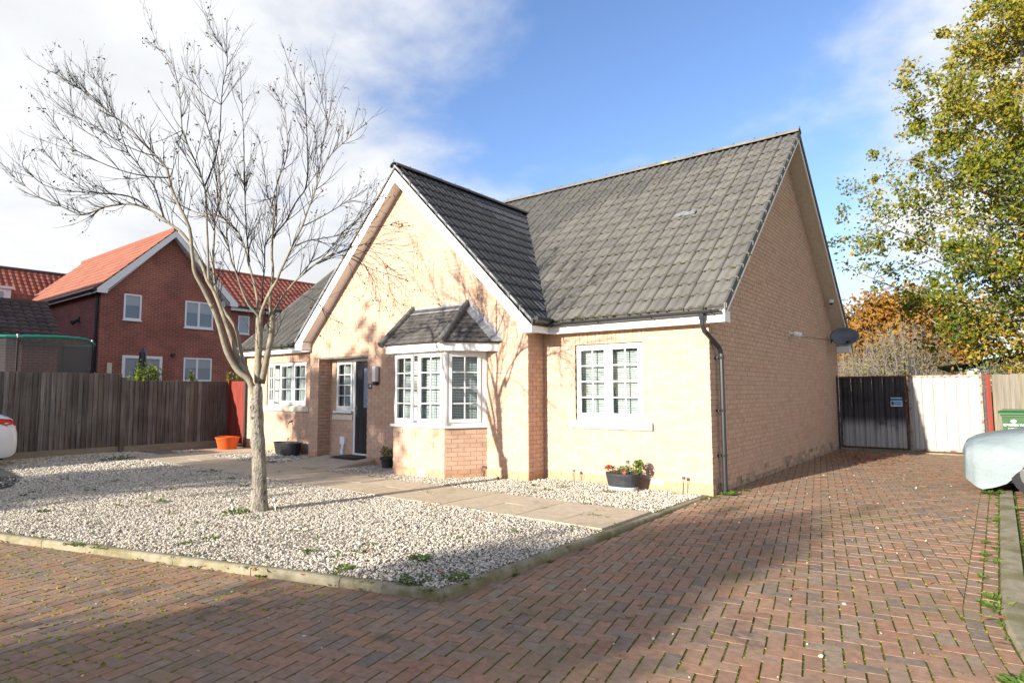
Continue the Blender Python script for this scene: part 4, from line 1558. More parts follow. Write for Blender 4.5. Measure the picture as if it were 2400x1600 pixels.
def gutter(x0, x1, y, z, side=-1):
    mb = MB()
    k = 8
    prof = [(math.cos(pi + pi * j / k) * 0.056, math.sin(pi + pi * j / k) * 0.056) for j in range(k + 1)] + [(math.cos(2 * pi - pi * j / k) * 0.05, math.sin(2 * pi - pi * j / k) * 0.05) for j in range(k + 1)]
    n = len(prof)
    V = [(x, y + p, z + q) for x in (x0, x1) for p, q in prof]
    F = [(i, (i + 1) % n, n + (i + 1) % n, n + i) for i in range(n)] + [tuple(range(n)), tuple(range(2 * n - 1, n - 1, -1))]
    mb.add(V, F)
    g = mb.build('gutter', 'black_plastic', house)
    n = max(2, int((x1 - x0) / 0.95) + 1)
    for i in range(n):
        x = x0 + 0.12 + (x1 - x0 - 0.24) * i / (n - 1)
        b = MB()
        b.tube([(x, y + 0.06 * math.cos(pi + pi * j / 8), z + 0.062 * math.sin(pi + pi * j / 8)) for j in range(9)], 0.009, 4)
        b.box(WORLD, x - 0.015, x + 0.015, z - 0.055, z + 0.02, y + 0.045, y + 0.06)
        b.build('bracket', 'black_plastic', g)
    return g


gutter(-2.72, 0.27, -0.245, 2.622)
gutter(L_ - 0.27, -9.42, -0.245, 2.622)
# the gutter of the front gable's own short eave on its right side
eg = MB()
eg.tube([(-2.6, -0.68, 2.66), (-2.6, -0.28, 2.66)], 0.055, 8)
eg.build('gutter', 'black_plastic', house)
dp = MB()
dp.tube([(0.0, -0.24, 2.62), (0.0, -0.24, 2.42), (0.02, -0.2, 2.33), (0.075, 0.2, 2.12), (0.078, 0.275, 2.03), (0.078, 0.275, 0.02)], 0.036, 10)
dp.tube([(0.0, -0.24, 2.63), (0.0, -0.24, 2.5)], 0.046, 10)
dpo = dp.build('downpipe', 'black_plastic', house, smooth=False)
for z in (1.97, 1.2, 0.55):
    b = MB()
    b.tube([(0.078, 0.275, z - 0.018), (0.078, 0.275, z + 0.018)], 0.045, 10)
    b.box(WORLD, 0.005, 0.05, z - 0.015, z + 0.015, 0.19, 0.26)
    b.build('bracket', 'black_plastic', dpo)
dp2 = MB()
dp2.tube([(-12.9, -0.24, 2.62), (-12.9, -0.24, 2.42), (-12.72, -0.06, 2.15), (-12.7, -0.05, 0.03)], 0.034, 8)
dp2.build('downpipe', 'black_plastic', house)

# bargeboards, soffits and box ends of the front gable
yb = -0.70
for sg in (1, -1):
    X = lambda d: XC + sg * d
    P = [(X(0), yb, 5.985), (X(3.375), yb, 5.985 - SP * 3.375), (X(3.375), yb, 2.45), (X(3.10), yb, 2.45), (X(3.08), yb, 2.62), (X(0), yb, 5.68)]
    MB().prism(P if sg < 0 else P[::-1], (0, 0.02, 0)).build('bargeboard', 'painted_board', house)
    Q = [(X(0), yb + 0.02, 5.70), (X(3.085), yb + 0.02, 5.70 - SP * 3.085), (X(3.085), P_ - 0.001, 5.70 - SP * 3.085), (X(0), P_ - 0.001, 5.70)]
    MB().prism(Q, (0, 0, 0.012)).build('soffit', 'painted_board', house)
    x0, x1 = sorted((X(3.12), X(3.372)))
    MB().xbox(x0, x1, yb + 0.021, P_ - 0.002 if sg > 0 else 0.05, 2.452, 2.464).build('soffit', 'painted_board', house)
    MB().xbox(X(3.355) - 0.01, X(3.355) + 0.01, yb + 0.021, -0.18, 2.452, 2.63).build('fascia', 'painted_board', house)
    xx = sorted((X(3.09), X(3.10)))
    MB().xbox(xx[0], xx[1], yb + 0.021, P_ - 0.002, 2.452, 2.62).build('box_end', 'painted_board', house)
    # undercloak and mortar bed on the front verge
    V = [(X(0), yb - 0.012, 5.99), (X(3.38), yb - 0.012, 5.99 - SP * 3.38), (X(3.38), yb - 0.012, 6.03 - SP * 3.38), (X(0), yb - 0.012, 6.03)]
    MB().prism(V if sg < 0 else V[::-1], (0, 0.05, 0)).build('verge', 'lead', house)
fc = MB()
for r in range(14):
    p = RF2(-0.02, r * TG, 0.02)
    fc.tube([p + v3(0, 0.0, -0.04), p + v3(0, -0.004, 0.03), p + v3(-0.01, 0.05, 0.05)], 0.009, 4)
fc.build('verge_clips', 'lead', house, kind='stuff')

# ------------------------------------------------------------------ the bay's own roof
ZE, ZT = 2.335, 3.06
E1_, E2_, E3_ = v3(-3.50, P_, ZE), v3(-4.16, -1.26, ZE), v3(-5.70, -1.26, ZE)
T1, T2 = v3(-4.30, P_, ZT), v3(-5.74, P_, ZT)
bd = MB()
bd.add([E3_, E2_, T1, T2, E1_, v3(-5.74, P_, ZE)], [(0, 1, 2, 3), (1, 4, 2), (0, 3, 5), (0, 5, 4, 1)])
bay_roof = bd.build('bay_roof', 'plain_tile', house)


def plain_tiles(poly, gauge=0.113, tw=0.165):
    """small flat tiles over a convex polygon; first edge is the eave"""
    p0, p1 = poly[0], poly[1]
    u = (p1 - p0) / np.linalg.norm(p1 - p0)
    nn = np.cross(u, poly[2] - p0)
    nn /= np.linalg.norm(nn)
    s = np.cross(nn, u)
    cen = sum(poly) / len(poly)
    edges = []
    for i in range(len(poly)):
        a, b = poly[i], poly[(i + 1) % len(poly)]
        m = np.cross(b - a, nn)
        m /= np.linalg.norm(m)
        edges.append((a, m if (cen - a) @ m < 0 else -m))
    W = max((q - p0) @ u for q in poly) - min((q - p0) @ u for q in poly)
    amin = min((q - p0) @ u for q in poly)
    Hs = max((q - p0) @ s for q in poly)
    r = 0
    while r * gauge < Hs:
        a = amin - tw + (r % 2) * tw / 2
        while a < amin + W:
            q = [p0 + u * (a + 0.002) + s * (r * gauge), p0 + u * (a + tw - 0.002) + s * (r * gauge), p0 + u * (a + tw - 0.002) + s * ((r + 1) * gauge + 0.02), p0 + u * (a + 0.002) + s * ((r + 1) * gauge + 0.02)]
            for e, m in edges:
                if len(q) > 2:
                    q = clip(q, e, m)
            if len(q) > 2:
                lift = rnd.gauss(0, 0.001)
                base = []
                for p in q:
                    f = ((p - p0) @ s - r * gauge) / gauge
                    base.append(p + nn * (0.004 + 0.014 * (1 - f) + lift))
                mb = MB()
                mb.prism(base, nn * 0.012)
                mb.build('plain_tile', 'plain_tile', bay_roof)
            a += tw
        r += 1


plain_tiles([E3_, E2_, T1, T2])
plain_tiles([E2_, E1_, T1])
for p, q in ((E2_, T1), (E3_, T2)):
    d = (q - p) / np.linalg.norm(q - p)
    L = np.linalg.norm(q - p)
    for k in range(4):
        a, b = p + d * (-0.05 + k * (L + 0.06) / 4), p + d * (-0.05 + (k + 1) * (L + 0.06) / 4 + 0.02)
        up = v3(0, 0, 0.045)
        MB().tube([a + up, b + up], [0.064, 0.056], 10).build('hip_tile', 'dark_ridge', bay_roof)
# fascia, soffit
fb = MB()
pts = [v3(-5.66, P_ + 0.0, 0), v3(-5.66, -1.21, 0), v3(-4.18, -1.21, 0), v3(-3.56, P_, 0)]
inn = [v3(-5.62, P_, 0), v3(-5.62, -1.17, 0), v3(-4.205, -1.17, 0), v3(-3.61, P_, 0)]
for i in range(3):
    fb.prism([pts[i] + v3(0, 0, 2.19), pts[i + 1] + v3(0, 0, 2.19), inn[i + 1] + v3(0, 0, 2.19), inn[i] + v3(0, 0, 2.19)], (0, 0, 0.14))
fb.build('fascia', 'painted_board', house)
MB().prism([inn[i] + v3(0, 0, 2.195) for i in range(4)], (0, 0, 0.012)).build('soffit', 'painted_board', house)
# lead: along the top and stepped down the right side
lf = MB()
lf.add([T2 + v3(-0.05, -0.012, 0.06), T1 + v3(0.05, -0.012, 0.06), T1 + v3(0.05, -0.012, -0.01), T2 + v3(-0.05, -0.012, -0.01), T2 + v3(0, -0.17, -0.10), T1 + v3(0, -0.17, -0.10)], [(0, 3, 2, 1), (3, 4, 5, 2)])
d = E1_ - T1
for k in range(8):
    a, b = T1 + d * (k / 8), T1 + d * ((k + 1) / 8)
    lf.prism([v3(a[0], P_ - 0.004, a[2] + 0.1), v3(b[0] + 0.0, P_ - 0.004, a[2] + 0.1), v3(b[0], P_ - 0.004, b[2] + 0.0), v3(a[0], P_ - 0.004, a[2] - 0.0)], (0, -0.006, 0))
nr_ = np.cross(E1_ - E2_, T1 - E2_)
nr_ /= np.linalg.norm(nr_)
lf.add([T1 + nr_ * 0.035, E1_ + nr_ * 0.035, E1_ + nr_ * 0.035 + (E2_ - E1_) * 0.17, T1 + nr_ * 0.035 + (E2_ - T1) * 0.14], [(0, 1, 2, 3)])
lf.build('flashing', 'lead', bay_roof)

# ------------------------------------------------------------------ things fixed to the walls
t = thing('wall_lamp', (-6.775, P_, 1.82), 'tall slim silver wall lamp with white shade on brick beside the front door', 'lamp')
MB().box(FR2, -6.84, -6.71, 1.64, 2.0, 0.0, 0.03).build('back_plate', 'steel', t)
MB().box(FR2, -6.835, -6.735, 1.70, 2.01, 0.03, 0.11).build('shade', 'white_paint', t)
MB().box(FR2, -6.83, -6.74, 1.625, 1.695, 0.03, 0.10).build('sensor', 'black_plastic', t)
t = thing('number_plate', (-7.02, P_, 1.6), 'small black house number plate reading 19 right of the front door', 'sign')
MB().box(FR2, -7.078, -6.96, 1.55, 1.655, 0.003, 0.012).build('plate', 'door_black', t)


def text_mesh(s, size, fr, a, b, c, matname, parent, name='lettering', bold=0.0):
    cu = bpy.data.curves.new(name, 'FONT')
    cu.body = s
    cu.size = size
    cu.extrude = 0.0008
    cu.offset = bold
    cu.align_x = 'CENTER'
    cu.align_y = 'CENTER'
    tmp = bpy.data.objects.new(name, cu)
    COL.objects.link(tmp)
    me = tmp.to_mesh().copy()
    tmp.to_mesh_clear()
    COL.objects.unlink(tmp)
    bpy.data.objects.remove(tmp)
    me.materials.clear()
    me.materials.append(MATS[matname])
    return inst(name, me, parent, fr(a, b, c), (fr.u, fr.b, fr.n))


text_mesh('19', 0.085, FR2, -7.02, 1.602, 0.0135, 'print_white', t, bold=0.002)

t = thing('satellite_dish', (0.03, 8.42, 2.78), 'dark grey satellite dish on a bracket near the rear corner of the gable wall', 'satellite dish')
dn = v3(0.33, -0.90, 0.28)
dn /= np.linalg.norm(dn)
du = np.cross((0, 0, 1.0), dn)
du /= np.linalg.norm(du)
dv = np.cross(dn, du)
dc = v3(0.40, 7.95, 2.79)
mb = MB()
k, rg = 28, 6
V = [dc - dn * 0.07]
for i in range(1, rg + 1):
    r = i / rg
    for j in range(k):
        a = 2 * pi * j / k
        V.append(dc + du * math.cos(a) * 0.32 * r + dv * math.sin(a) * 0.225 * r - dn * 0.07 * (1 - r * r))
nb = len(V)
V += [p - dn * 0.012 for p in V[:nb]]
F = []
for j in range(k):
    F.append((0, 1 + j, 1 + (j + 1) % k))
    F.append((nb, nb + 1 + (j + 1) % k, nb + 1 + j))
    for i in range(rg - 1):
        p, q = 1 + i * k + j, 1 + i * k + (j + 1) % k
        F.append((p, p + k, q + k, q))
        F.append((nb + p, nb + q, nb + q + k, nb + p + k))
    p, q = 1 + (rg - 1) * k + j, 1 + (rg - 1) * k + (j + 1) % k
    F.append((p, nb + p, nb + q, q))
mat('dish_grey', (0.075, 0.085, 0.10), 0.35, spec=0.5)
mb.add(V, F)
mb.build('dish', 'dish_grey', t, smooth=True)
mb = MB()
mb.tube([(0.0, 8.43, 2.73), (0.12, 8.4, 2.73), (0.16, 8.3, 2.75), dc - dn * 0.08], 0.02, 6)
mb.box(FR4, 8.37, 8.49, 2.66, 2.80, 0.0, 0.015)
mb.build('bracket', 'dark_steel', t)
ln = dc + dn * 0.34 - dv * 0.26
mb = MB()
mb.tube([dc - dv * 0.2 - dn * 0.04, ln - dn * 0.03], 0.012, 5)
mb.build('arm', 'dark_steel', t)
mb = MB()
mb.tube([ln - dn * 0.02 + du * 0.04, ln - dn * 0.02 - du * 0.05], 0.03, 8)
mb.tube([ln, ln - dn * 0.09], 0.026, 8)
mb.build('receiver', 'black_plastic', t)
cbm = MB()
pts = [(0.006, 4.45 + 0.5 * i, 2.60 + 0.02 * i - 0.012 * ((i * 7) % 3)) for i in range(9)]
cbm.tube(pts, 0.007, 4)
tag(cbm.build('cable', 'black_plastic', loc=(0.006, 4.45, 2.6)), 'thin black cable running along the gable wall to the satellite dish', 'cable')
t = thing('security_light', (0.02, 4.4, 2.615), 'small white sensor light sticking out from the middle of the gable wall', 'light')
MB().box(FR4, 4.34, 4.42, 2.55, 2.68, 0.0, 0.03).build('back_plate', 'stone_sill', t)
MB().tube([(0.03, 4.40, 2.63), (0.09, 4.46, 2.62)], 0.02, 8).build('arm', 'upvc', t)
MB().tube([(0.08, 4.44, 2.62), (0.20, 4.52, 2.58)], [0.05, 0.06], 10).build('head', 'upvc', t)
t = thing('security_camera', (0.14, 7.9, 3.5), 'white dome security camera under the soffit of the gable wall', 'camera')
cc = v3(0.15, 7.87, ZR - SM * (7.87 - RY) - 0.19)
MB().lathe(cc, [(0.055, 0.0), (0.06, -0.03), (0.06, -0.075), (0.05, -0.085)], 14).build('housing', 'upvc', t)
MB().lathe(cc + v3(0, 0, -0.085), [(0.045, 0), (0.038, -0.03), (0.015, -0.048)], 14).build('dome', 'black_plastic', t)

# ================================================================== fences and gates
def fence_run(f, p0, p1, ztop, z0, bw, matname, slope=0.0, tint=None, jag=0.006):
    p0, p1 = v3(*p0, 0), v3(*p1, 0)
    d = p1 - p0
    L = np.linalg.norm(d)
    d /= L
    n = v3(d[1], -d[0], 0)
    fr = Fr(p0, d, n)
    a = 0.0
    while a < L - 0.02:
        w = min(bw * rnd.uniform(0.9, 1.08), L - a)
        zt_ = ztop + slope * a / L + rnd.uniform(-jag, jag)
        t = rnd.gauss(0, 0.003)
        mb = MB()
        # feather edge: one side thicker, lapping over its neighbour
        P = [fr(a - 0.012, z0, 0.0 + t), fr(a + w, z0, 0.0 + t), fr(a + w, z0, 0.006 + t), fr(a - 0.012, z0, 0.030 + t)]
        mb.prism(P, (0, 0, zt_ - z0))
        mb.build('board', matname, f)
        a += w
    return fr, L


fl = thing('board_fence', (-14.3, -2.5, 0), 'long weathered grey-brown close-board fence along the left of the gravel', 'fence')
fr, L = fence_run(fl, (-14.45, -9.6), (-14.22, -4.2), 1.975, 0.16, 0.108, 'fence_wood')
fr, L = fence_run(fl, (-14.22, -4.2), (-14.13, -2.55), 1.975, 0.16, 0.108, 'fence_wood')
fr, L = fence_run(fl, (-14.10, -2.47), (-13.99, 0.14), 1.80, 0.16, 0.108, 'fence_wood', jag=0.004)
MB().prism([(-14.17, -2.56, 0), (-14.07, -2.57, 0), (-14.06, -2.46, 0), (-14.16, -2.45, 0)], (0, 0, 1.87)).build('post', 'fence_wood', fl)
for p, q in (((-14.45, -9.6), (-14.13, -2.52)), ((-14.10, -2.5), (-13.98, 0.14))):
    mb = MB()
    d = v3(q[0] - p[0], q[1] - p[1], 0)
    d /= np.linalg.norm(d)
    n = v3(d[1], -d[0], 0)
    a, b = v3(*p, 0), v3(*q, 0)
    mb.prism([a - n * 0.03, b - n * 0.03, b + n * 0.014, a + n * 0.014], (0, 0, 0.158))
    mb.build('gravel_board', 'gravel_board', fl)
    for z in (0.4, 1.0, 1.6):
        MB().prism([a - n * 0.06 + v3(0, 0, z), b - n * 0.06 + v3(0, 0, z), b - n * 0.012 + v3(0, 0, z), a - n * 0.012 + v3(0, 0, z)], (0, 0, 0.07)).build('rail', 'fence_wood', fl)
fr_ = thing('red_fence', (-13.4, 0.18, 0), 'short red painted board fence joining the grey fence to the bungalow corner', 'fence')
fence_run(fr_, (-13.97, 0.19), (-12.80, 0.19), 1.80, 0.10, 0.108, 'red_wood', slope=-0.01)
MB().xbox(-13.99, -13.91, 0.10, 0.18, 0, 1.84).build('post', 'red_wood', fr_)

fr2 = thing('pale_fence', (3.6, 9.0, 0), 'pale weathered board fence right of the white metal gate behind the bin', 'fence')
fence_run(fr2, (3.17, 9.0), (7.4, 9.0), 1.83, 0.02, 0.115, 'pale_fence_wood')
MB().xbox(3.17, 7.4, 9.03, 9.07, 1.5, 1.58).build('rail', 'pale_fence_wood', fr2)
MB().xbox(3.17, 7.4, 9.03, 9.07, 0.4, 0.48).build('rail', 'pale_fence_wood', fr2)
tag(MB().xbox(3.035, 3.135, 8.9, 9.0, 0, 1.83).build('red_post', 'red_timber', loc=(3.085, 8.95, 0)), 'square red painted timber post right of the white gate', 'post')
tag(MB().xbox(2.985, 3.03, 8.88, 8.97, 0, 1.835).build('steel_post', 'dark_steel', loc=(3.0, 8.92, 0)), 'narrow black steel post between white gate and red post', 'post')
tag(MB().xbox(-0.06, 0.045, 8.80, 8.86, 0, 1.85).build('steel_post', 'dark_steel', loc=(0.0, 8.83, 0)), 'black steel gate post fixed against the bungalow wall', 'post')


def gate(x0, x1, y, z0, z1, frame_mat, sheet_mat, label, hang):
    t = thing('gate_leaf', (x0, y, 0), label, 'gate', 'metal gates across the drive')
    fr = Fr((x0, y, 0), (1, 0, 0), (0, -1, 0))
    w = x1 - x0
    for nm, a0, a1, b0, b1 in (('stile', 0, 0.04, z0, z1), ('stile', w - 0.045, w, z0, z1), ('rail', 0.04, w - 0.045, z0, z0 + 0.045), ('rail', 0.04, w - 0.045, z1 - 0.045, z1)):
        MB().box(fr, a0, a1, b0, b1, -0.02, 0.02).build(nm, frame_mat, t)
    n = 6
    pw = (w - 0.085) / n
    for i in range(n):
        a = 0.04 + i * pw
        pr = [(0.003, 0.0), (0.012, 0.0), (0.022, -0.04), (0.05, -0.04), (0.060, 0.0), (pw * 0.58, 0.0), (pw * 0.60, -0.014), (pw * 0.64, -0.014), (pw * 0.66, 0.0), (pw - 0.003, 0.0)]
        V = [tuple(fr(a + p, b, q + 0.006)) for b in (z0 + 0.03, z1 - 0.03) for p, q in pr]
        m = len(pr)
        MB().add(V, [(k, k + 1, m + k + 1, m + k) for k in range(m - 1)]).build('panel', sheet_mat, t)
    return t


gl = gate(0.058, 1.525, 8.88, 0.045, 1.83, 'rust', 'gate_paint_dark', 'left gate leaf of sheet metal with dark upper patches standing in shade', 0)
sg = MB().xbox(1.18, 1.42, 8.842, 8.850, 1.09, 1.30).build('sign', 'blue_white', gl)
mat('sign_teal', (0.03, 0.17, 0.2), 0.5)
mat('sign_blue', (0.16, 0.28, 0.55), 0.5)
FG = Fr((1.30, 8.842, 1.195), (1, 0, 0), (0, -1, 0))
MB().box(FG, -0.12, 0.12, 0.03, 0.09, 0.001, 0.003).build('band', 'sign_teal', sg)
MB().box(FG, -0.11, 0.11, -0.085, 0.02, 0.001, 0.003).build('field', 'sign_blue', sg)
MB().box(FG, -0.105, -0.06, -0.07, 0.01, 0.003, 0.005).build('symbol', 'door_black', sg)
gr = gate(1.552, 2.975, 8.90, 0.045, 1.83, 'flaky_white', 'gate_paint_white', 'right gate leaf of white corrugated sheet metal in the sun', 1)
tag(MB().xbox(0.0, 3.1, 8.66, 8.98, -0.08, 0.022).build('threshold', 'kerb_concrete', loc=(1.5, 8.8, 0)), 'mossy concrete threshold strip under the two metal gates', 'threshold')

# ================================================================== bin
t = thing('wheelie_bin', (3.54, 8.1, 0), 'green wheeled bin with white lettering behind the covered car', 'bin')
x0, x1, y0, y1 = 3.285, 3.80, 7.80, 8.42
mb = MB()
P = [(x0 + 0.05, y0 + 0.07, 0.05), (x1 - 0.05, y0 + 0.07, 0.05), (x1 - 0.05, y1 - 0.08, 0.05), (x0 + 0.05, y1 - 0.08, 0.05), (x0, y0, 0.97), (x1, y0, 0.97), (x1, y1, 0.97), (x0, y1, 0.97)]
mb.add(P, [(3, 2, 1, 0), (0, 1, 5, 4), (1, 2, 6, 5), (2, 3, 7, 6), (3, 0, 4, 7), (4, 5, 6, 7)])
mb.prism([(x0 + 0.10, y0 + 0.018, 0.3), (x0 + 0.115, y0 + 0.018, 0.3), (x0 + 0.10, y0 - 0.012, 0.96), (x0 + 0.085, y0 - 0.012, 0.96)], (0, 0.02, 0))
mb.prism([(x1 - 0.115, y0 + 0.018, 0.3), (x1 - 0.10, y0 + 0.018, 0.3), (x1 - 0.085, y0 - 0.012, 0.96), (x1 - 0.10, y0 - 0.012, 0.96)], (0, 0.02, 0))
mb.xbox(x0 - 0.02, x1 + 0.02, y0 - 0.02, y1, 0.925, 0.965)
mb.build('body', 'bin_green', t)
mb = MB()
mb.prism([(x0 - 0.055, y0 - 0.07, 0.968), (x0 - 0.055, y1, 0.968), (x0 - 0.055, y1, 1.02), (x0 + 0.0, y0 + 0.12, 1.055), (x0, y0 + 0.02, 1.05), (x0 - 0.055, y0 - 0.06, 1.0)], (x1 - x0 + 0.11, 0, 0))
mb.xbox(x0 + 0.02, x1 - 0.02, y0 + 0.06, y1 - 0.02, 1.02, 1.066)
mb.tube([(x0, y1 + 0.05, 0.98), (x1, y1 + 0.05, 0.98)], 0.018, 8)
mb.build('lid', 'bin_green', t)
for x in (x0 + 0.06, x1 - 0.06):
    MB().tube([(x - 0.03, y1 - 0.04, 0.1), (x + 0.03, y1 - 0.04, 0.1)], 0.1, 14).build('wheel', 'tyre', t)
FBN = Fr((3.54, y0 + 0.012, 0.72), (1, 0, 0), (0, -1, 0.03))
FBN.n /= np.linalg.norm(FBN.n)
FBN.b = np.array((0, -0.03, 1.0))
text_mesh('GARDEN WASTE', 0.062, FBN, 0, 0.03, 0.012, 'print_white', t, bold=0.001)
text_mesh('COLLECTION', 0.05, FBN, 0, -0.045, 0.012, 'print_white', t)
text_mesh('Luton Council', 0.06, FBN, 0, -0.115, 0.012, 'print_white', t, bold=0.001)
mb = MB()
k = 18
V = []
for j in range(k):
    a = 2 * pi * j / k
    V += [FBN(-0.06 + 0.048 * math.cos(a), 0.11 + 0.034 * math.sin(a), 0.012), FBN(-0.06 + 0.02 * math.cos(a) + 0.004, 0.11 + 0.014 * math.sin(a), 0.012)]
mb.add(V, [(2 * j, 2 * ((j + 1) % k), 2 * ((j + 1) % k) + 1, 2 * j + 1) for j in range(k - 1)])
mb.build('emblem', 'print_white', t)


# ================================================================== cars
def loft(sections, closed_ends=True):
    """sections: lists of points of equal length (open profiles) -> mesh builder"""
    mb = MB()
    n = len(sections[0])
    V = [p for s in sections for p in s]
    F = []
    for i in range(len(sections) - 1):
        for j in range(n - 1):
            a = i * n + j
            F.append((a, a + 1, a + n + 1, a + n))
    mb.add(V, F)
    if closed_ends:
        mb.add(sections[0], [tuple(range(n))[::-1]])
        mb.add(sections[-1], [tuple(range(n))])
    return mb


# car under a cover: parked across, its nose to the left
t = thing('covered_car', (5.0, 3.3, 0), 'car under a pale blue-grey cloth cover on the neighbouring drive', 'car')
CY0, CY1 = 2.38, 4.16
top = [(2.80, 0.60, 0.50), (2.83, 0.70, 0.40), (2.95, 0.78, 0.30), (3.2, 0.85, 0.24), (3.6, 0.92, 0.20), (4.0, 0.98, 0.2), (4.5, 1.2, 0.2), (4.9, 1.42, 0.2), (5.6, 1.5, 0.2), (6.3, 1.45, 0.2), (6.9, 1.2, 0.22), (7.05, 0.9, 0.25)]
secs = []
for i, (x, zt_, zb) in enumerate(top):
    inset = 0.34 if i == 0 else 0.16 if i == 1 else 0.05 if i == 2 else 0.0
    ys_ = np.linspace(0, 1, 25)
    sec = []
    for q in ys_:
        # around the section: near hem, side, shoulder, top, far side
        ang = pi * q
        cy, sy = math.cos(ang), math.sin(ang)
        e = 0.42
        yy_ = (CY0 + CY1) / 2 - ((CY1 - CY0) / 2 - inset) * math.copysign(abs(cy) ** e, cy) * (1 - 0.10 * max(0, sy - 0.3))
        zz_ = zb + (zt_ - zb) * abs(sy) ** 0.62
        wr = 0.016 * math.sin(11 * x + 17 * q) + 0.014 * math.sin(23 * q + 5 * x + 1) + 0.012 * math.sin(17 * x - 19 * q)
        sec.append((x + wr * 0.5, yy_ - wr * 0.8 * (1 if q < 0.5 else -1), zz_ + wr * 0.5))
    secs.append(sec)
# refine along x
fine_secs = []
for i in range(len(secs) - 1):
    for f in (0, 0.25, 0.5, 0.75):
        fine_secs.append([tuple(np.array(a) * (1 - f) + np.array(b) * f + v3(0, 0.012 * math.sin(40 * f + 3 * j) * (j < 9), 0.006 * math.sin(9 * j + i * 4 + f * 6))) for j, (a, b) in enumerate(zip(secs[i], secs[i + 1]))])
fine_secs.append(secs[-1])
# wheel arch: the hem is caught up in front of the wheel
for s in fine_secs:
    x = s[0][0]
    lift = 0.30 * math.exp(-((x - 3.62) / 0.22) ** 2) + 0.05 * math.sin(x * 6) - (0.02 if x < 3.3 else 0)
    hem = 0.12 if x > 3.0 else 0.12 + (3.0 - x) * 0.8
    for j in range(3):
        p = s[j]
        target = hem + lift
        f = (3 - j) / 3
        s[j] = (p[0], p[1] + 0.03 * f, p[2] * (1 - f) + target * f if j == 0 else p[2] * (1 - f * 0.6) + (target + 0.07 * j) * f * 0.6)
    for j in (24, 23):
        p = s[j]
        s[j] = (p[0], p[1] - 0.03, min(p[2], 0.2))
loft(fine_secs).build('cover', 'cover_cloth', t, smooth=True)
for x in (3.64, 6.2):
    w = MB().tube([(x, 2.42, 0.3), (x, 2.64, 0.3)], 0.30, 20).build('wheel', 'tyre', t)
    mb = MB()
    mb.tube([(x, 2.41, 0.3), (x, 2.43, 0.3)], 0.2, 16)
    for k in range(5):
        a = 2 * pi * k / 5
        mb.tube([(x, 2.405, 0.3), (x + 0.19 * math.cos(a), 2.405, 0.3 + 0.19 * math.sin(a))], 0.02, 4)
    mb.build('rim', 'alloy', w)
    MB().tube([(x, CY1 - 0.26, 0.3), (x, CY1 - 0.04, 0.3)], 0.30, 16).build('wheel', 'tyre', t)
MB().xbox(3.0, 6.9, 2.5, 4.0, 0.18, 0.4).build('underbody', 'tyre', t)

# white car at the left edge, its tail towards the fence corner
t = thing('white_car', (-13.3, -7.1, 0), 'white hatchback parked on the gravel at the left edge, red tail light showing', 'car')
cxm, hw = -13.28, 0.87
prof = [(-4.98, 0.40, 0.58, 0.72), (-4.985, 0.36, 0.66, 0.82), (-5.0, 0.30, 0.74, 0.88), (-5.05, 0.25, 0.92, 0.92), (-5.10, 0.22, 1.02, 0.94), (-5.22, 0.2, 1.06, 0.96), (-5.32, 0.2, 1.12, 0.97), (-5.7, 0.2, 1.40, 0.97), (-6.2, 0.2, 1.48, 0.99), (-7.0, 0.2, 1.50, 1.0), (-7.6, 0.2, 1.42, 1.0), (-8.2, 0.2, 1.02, 1.0), (-8.9, 0.22, 0.88, 0.96), (-9.15, 0.26, 0.70, 0.85), (-9.2, 0.35, 0.6, 0.75)]
secs = []
for (y, zb, zt_, ws) in prof:
    sec = []
    zs = min(0.92, zt_ * 0.9)
    h = hw * ws
    for (fx, z) in ((0.94, zb), (0.99, zb + 0.1), (1.0, zb + (zs - zb) * 0.55), (0.97, zs), (0.93 if zt_ < 1.1 else 0.86, zs + (zt_ - zs) * 0.45), (0.80 if zt_ < 1.1 else 0.70, zt_ - 0.04), (0.5, zt_), (0, zt_ + 0.01)):
        sec.append((cxm + h * fx, y, z))
    full_ = sec + [(2 * cxm - p[0], p[1], p[2]) for p in sec[-2::-1]]
    secs.append(full_)
loft(secs).build('body', 'car_white', t, smooth=True)
MB().xbox(cxm - 0.7, cxm + 0.7, -9.0, -5.2, 0.16, 0.3).build('underbody', 'tyre', t)
for yw in (-5.78, -8.35):
    for sg_ in (1, -1):
        xo = cxm + sg_ * (hw + 0.002)
        MB().tube([(xo - sg_ * 0.02, yw, 0.31), (xo + sg_ * 0.006, yw, 0.31)], 0.36, 22).build('wheel_arch', 'tyre', t)
        w = MB().tube([(xo - sg_ * 0.2, yw, 0.30), (xo + sg_ * 0.012, yw, 0.30)], 0.30, 22).build('wheel', 'tyre', t)
        mb = MB()
        mb.tube([(xo + sg_ * 0.010, yw, 0.3), (xo + sg_ * 0.018, yw, 0.3)], 0.2, 18)
        for k in range(5):
            a = 2 * pi * k / 5
            mb.tube([(xo + sg_ * 0.02, yw, 0.3), (xo + sg_ * 0.02, yw + 0.19 * math.cos(a), 0.3 + 0.19 * math.sin(a))], 0.018, 4)
        mb.build('rim', 'alloy', w)
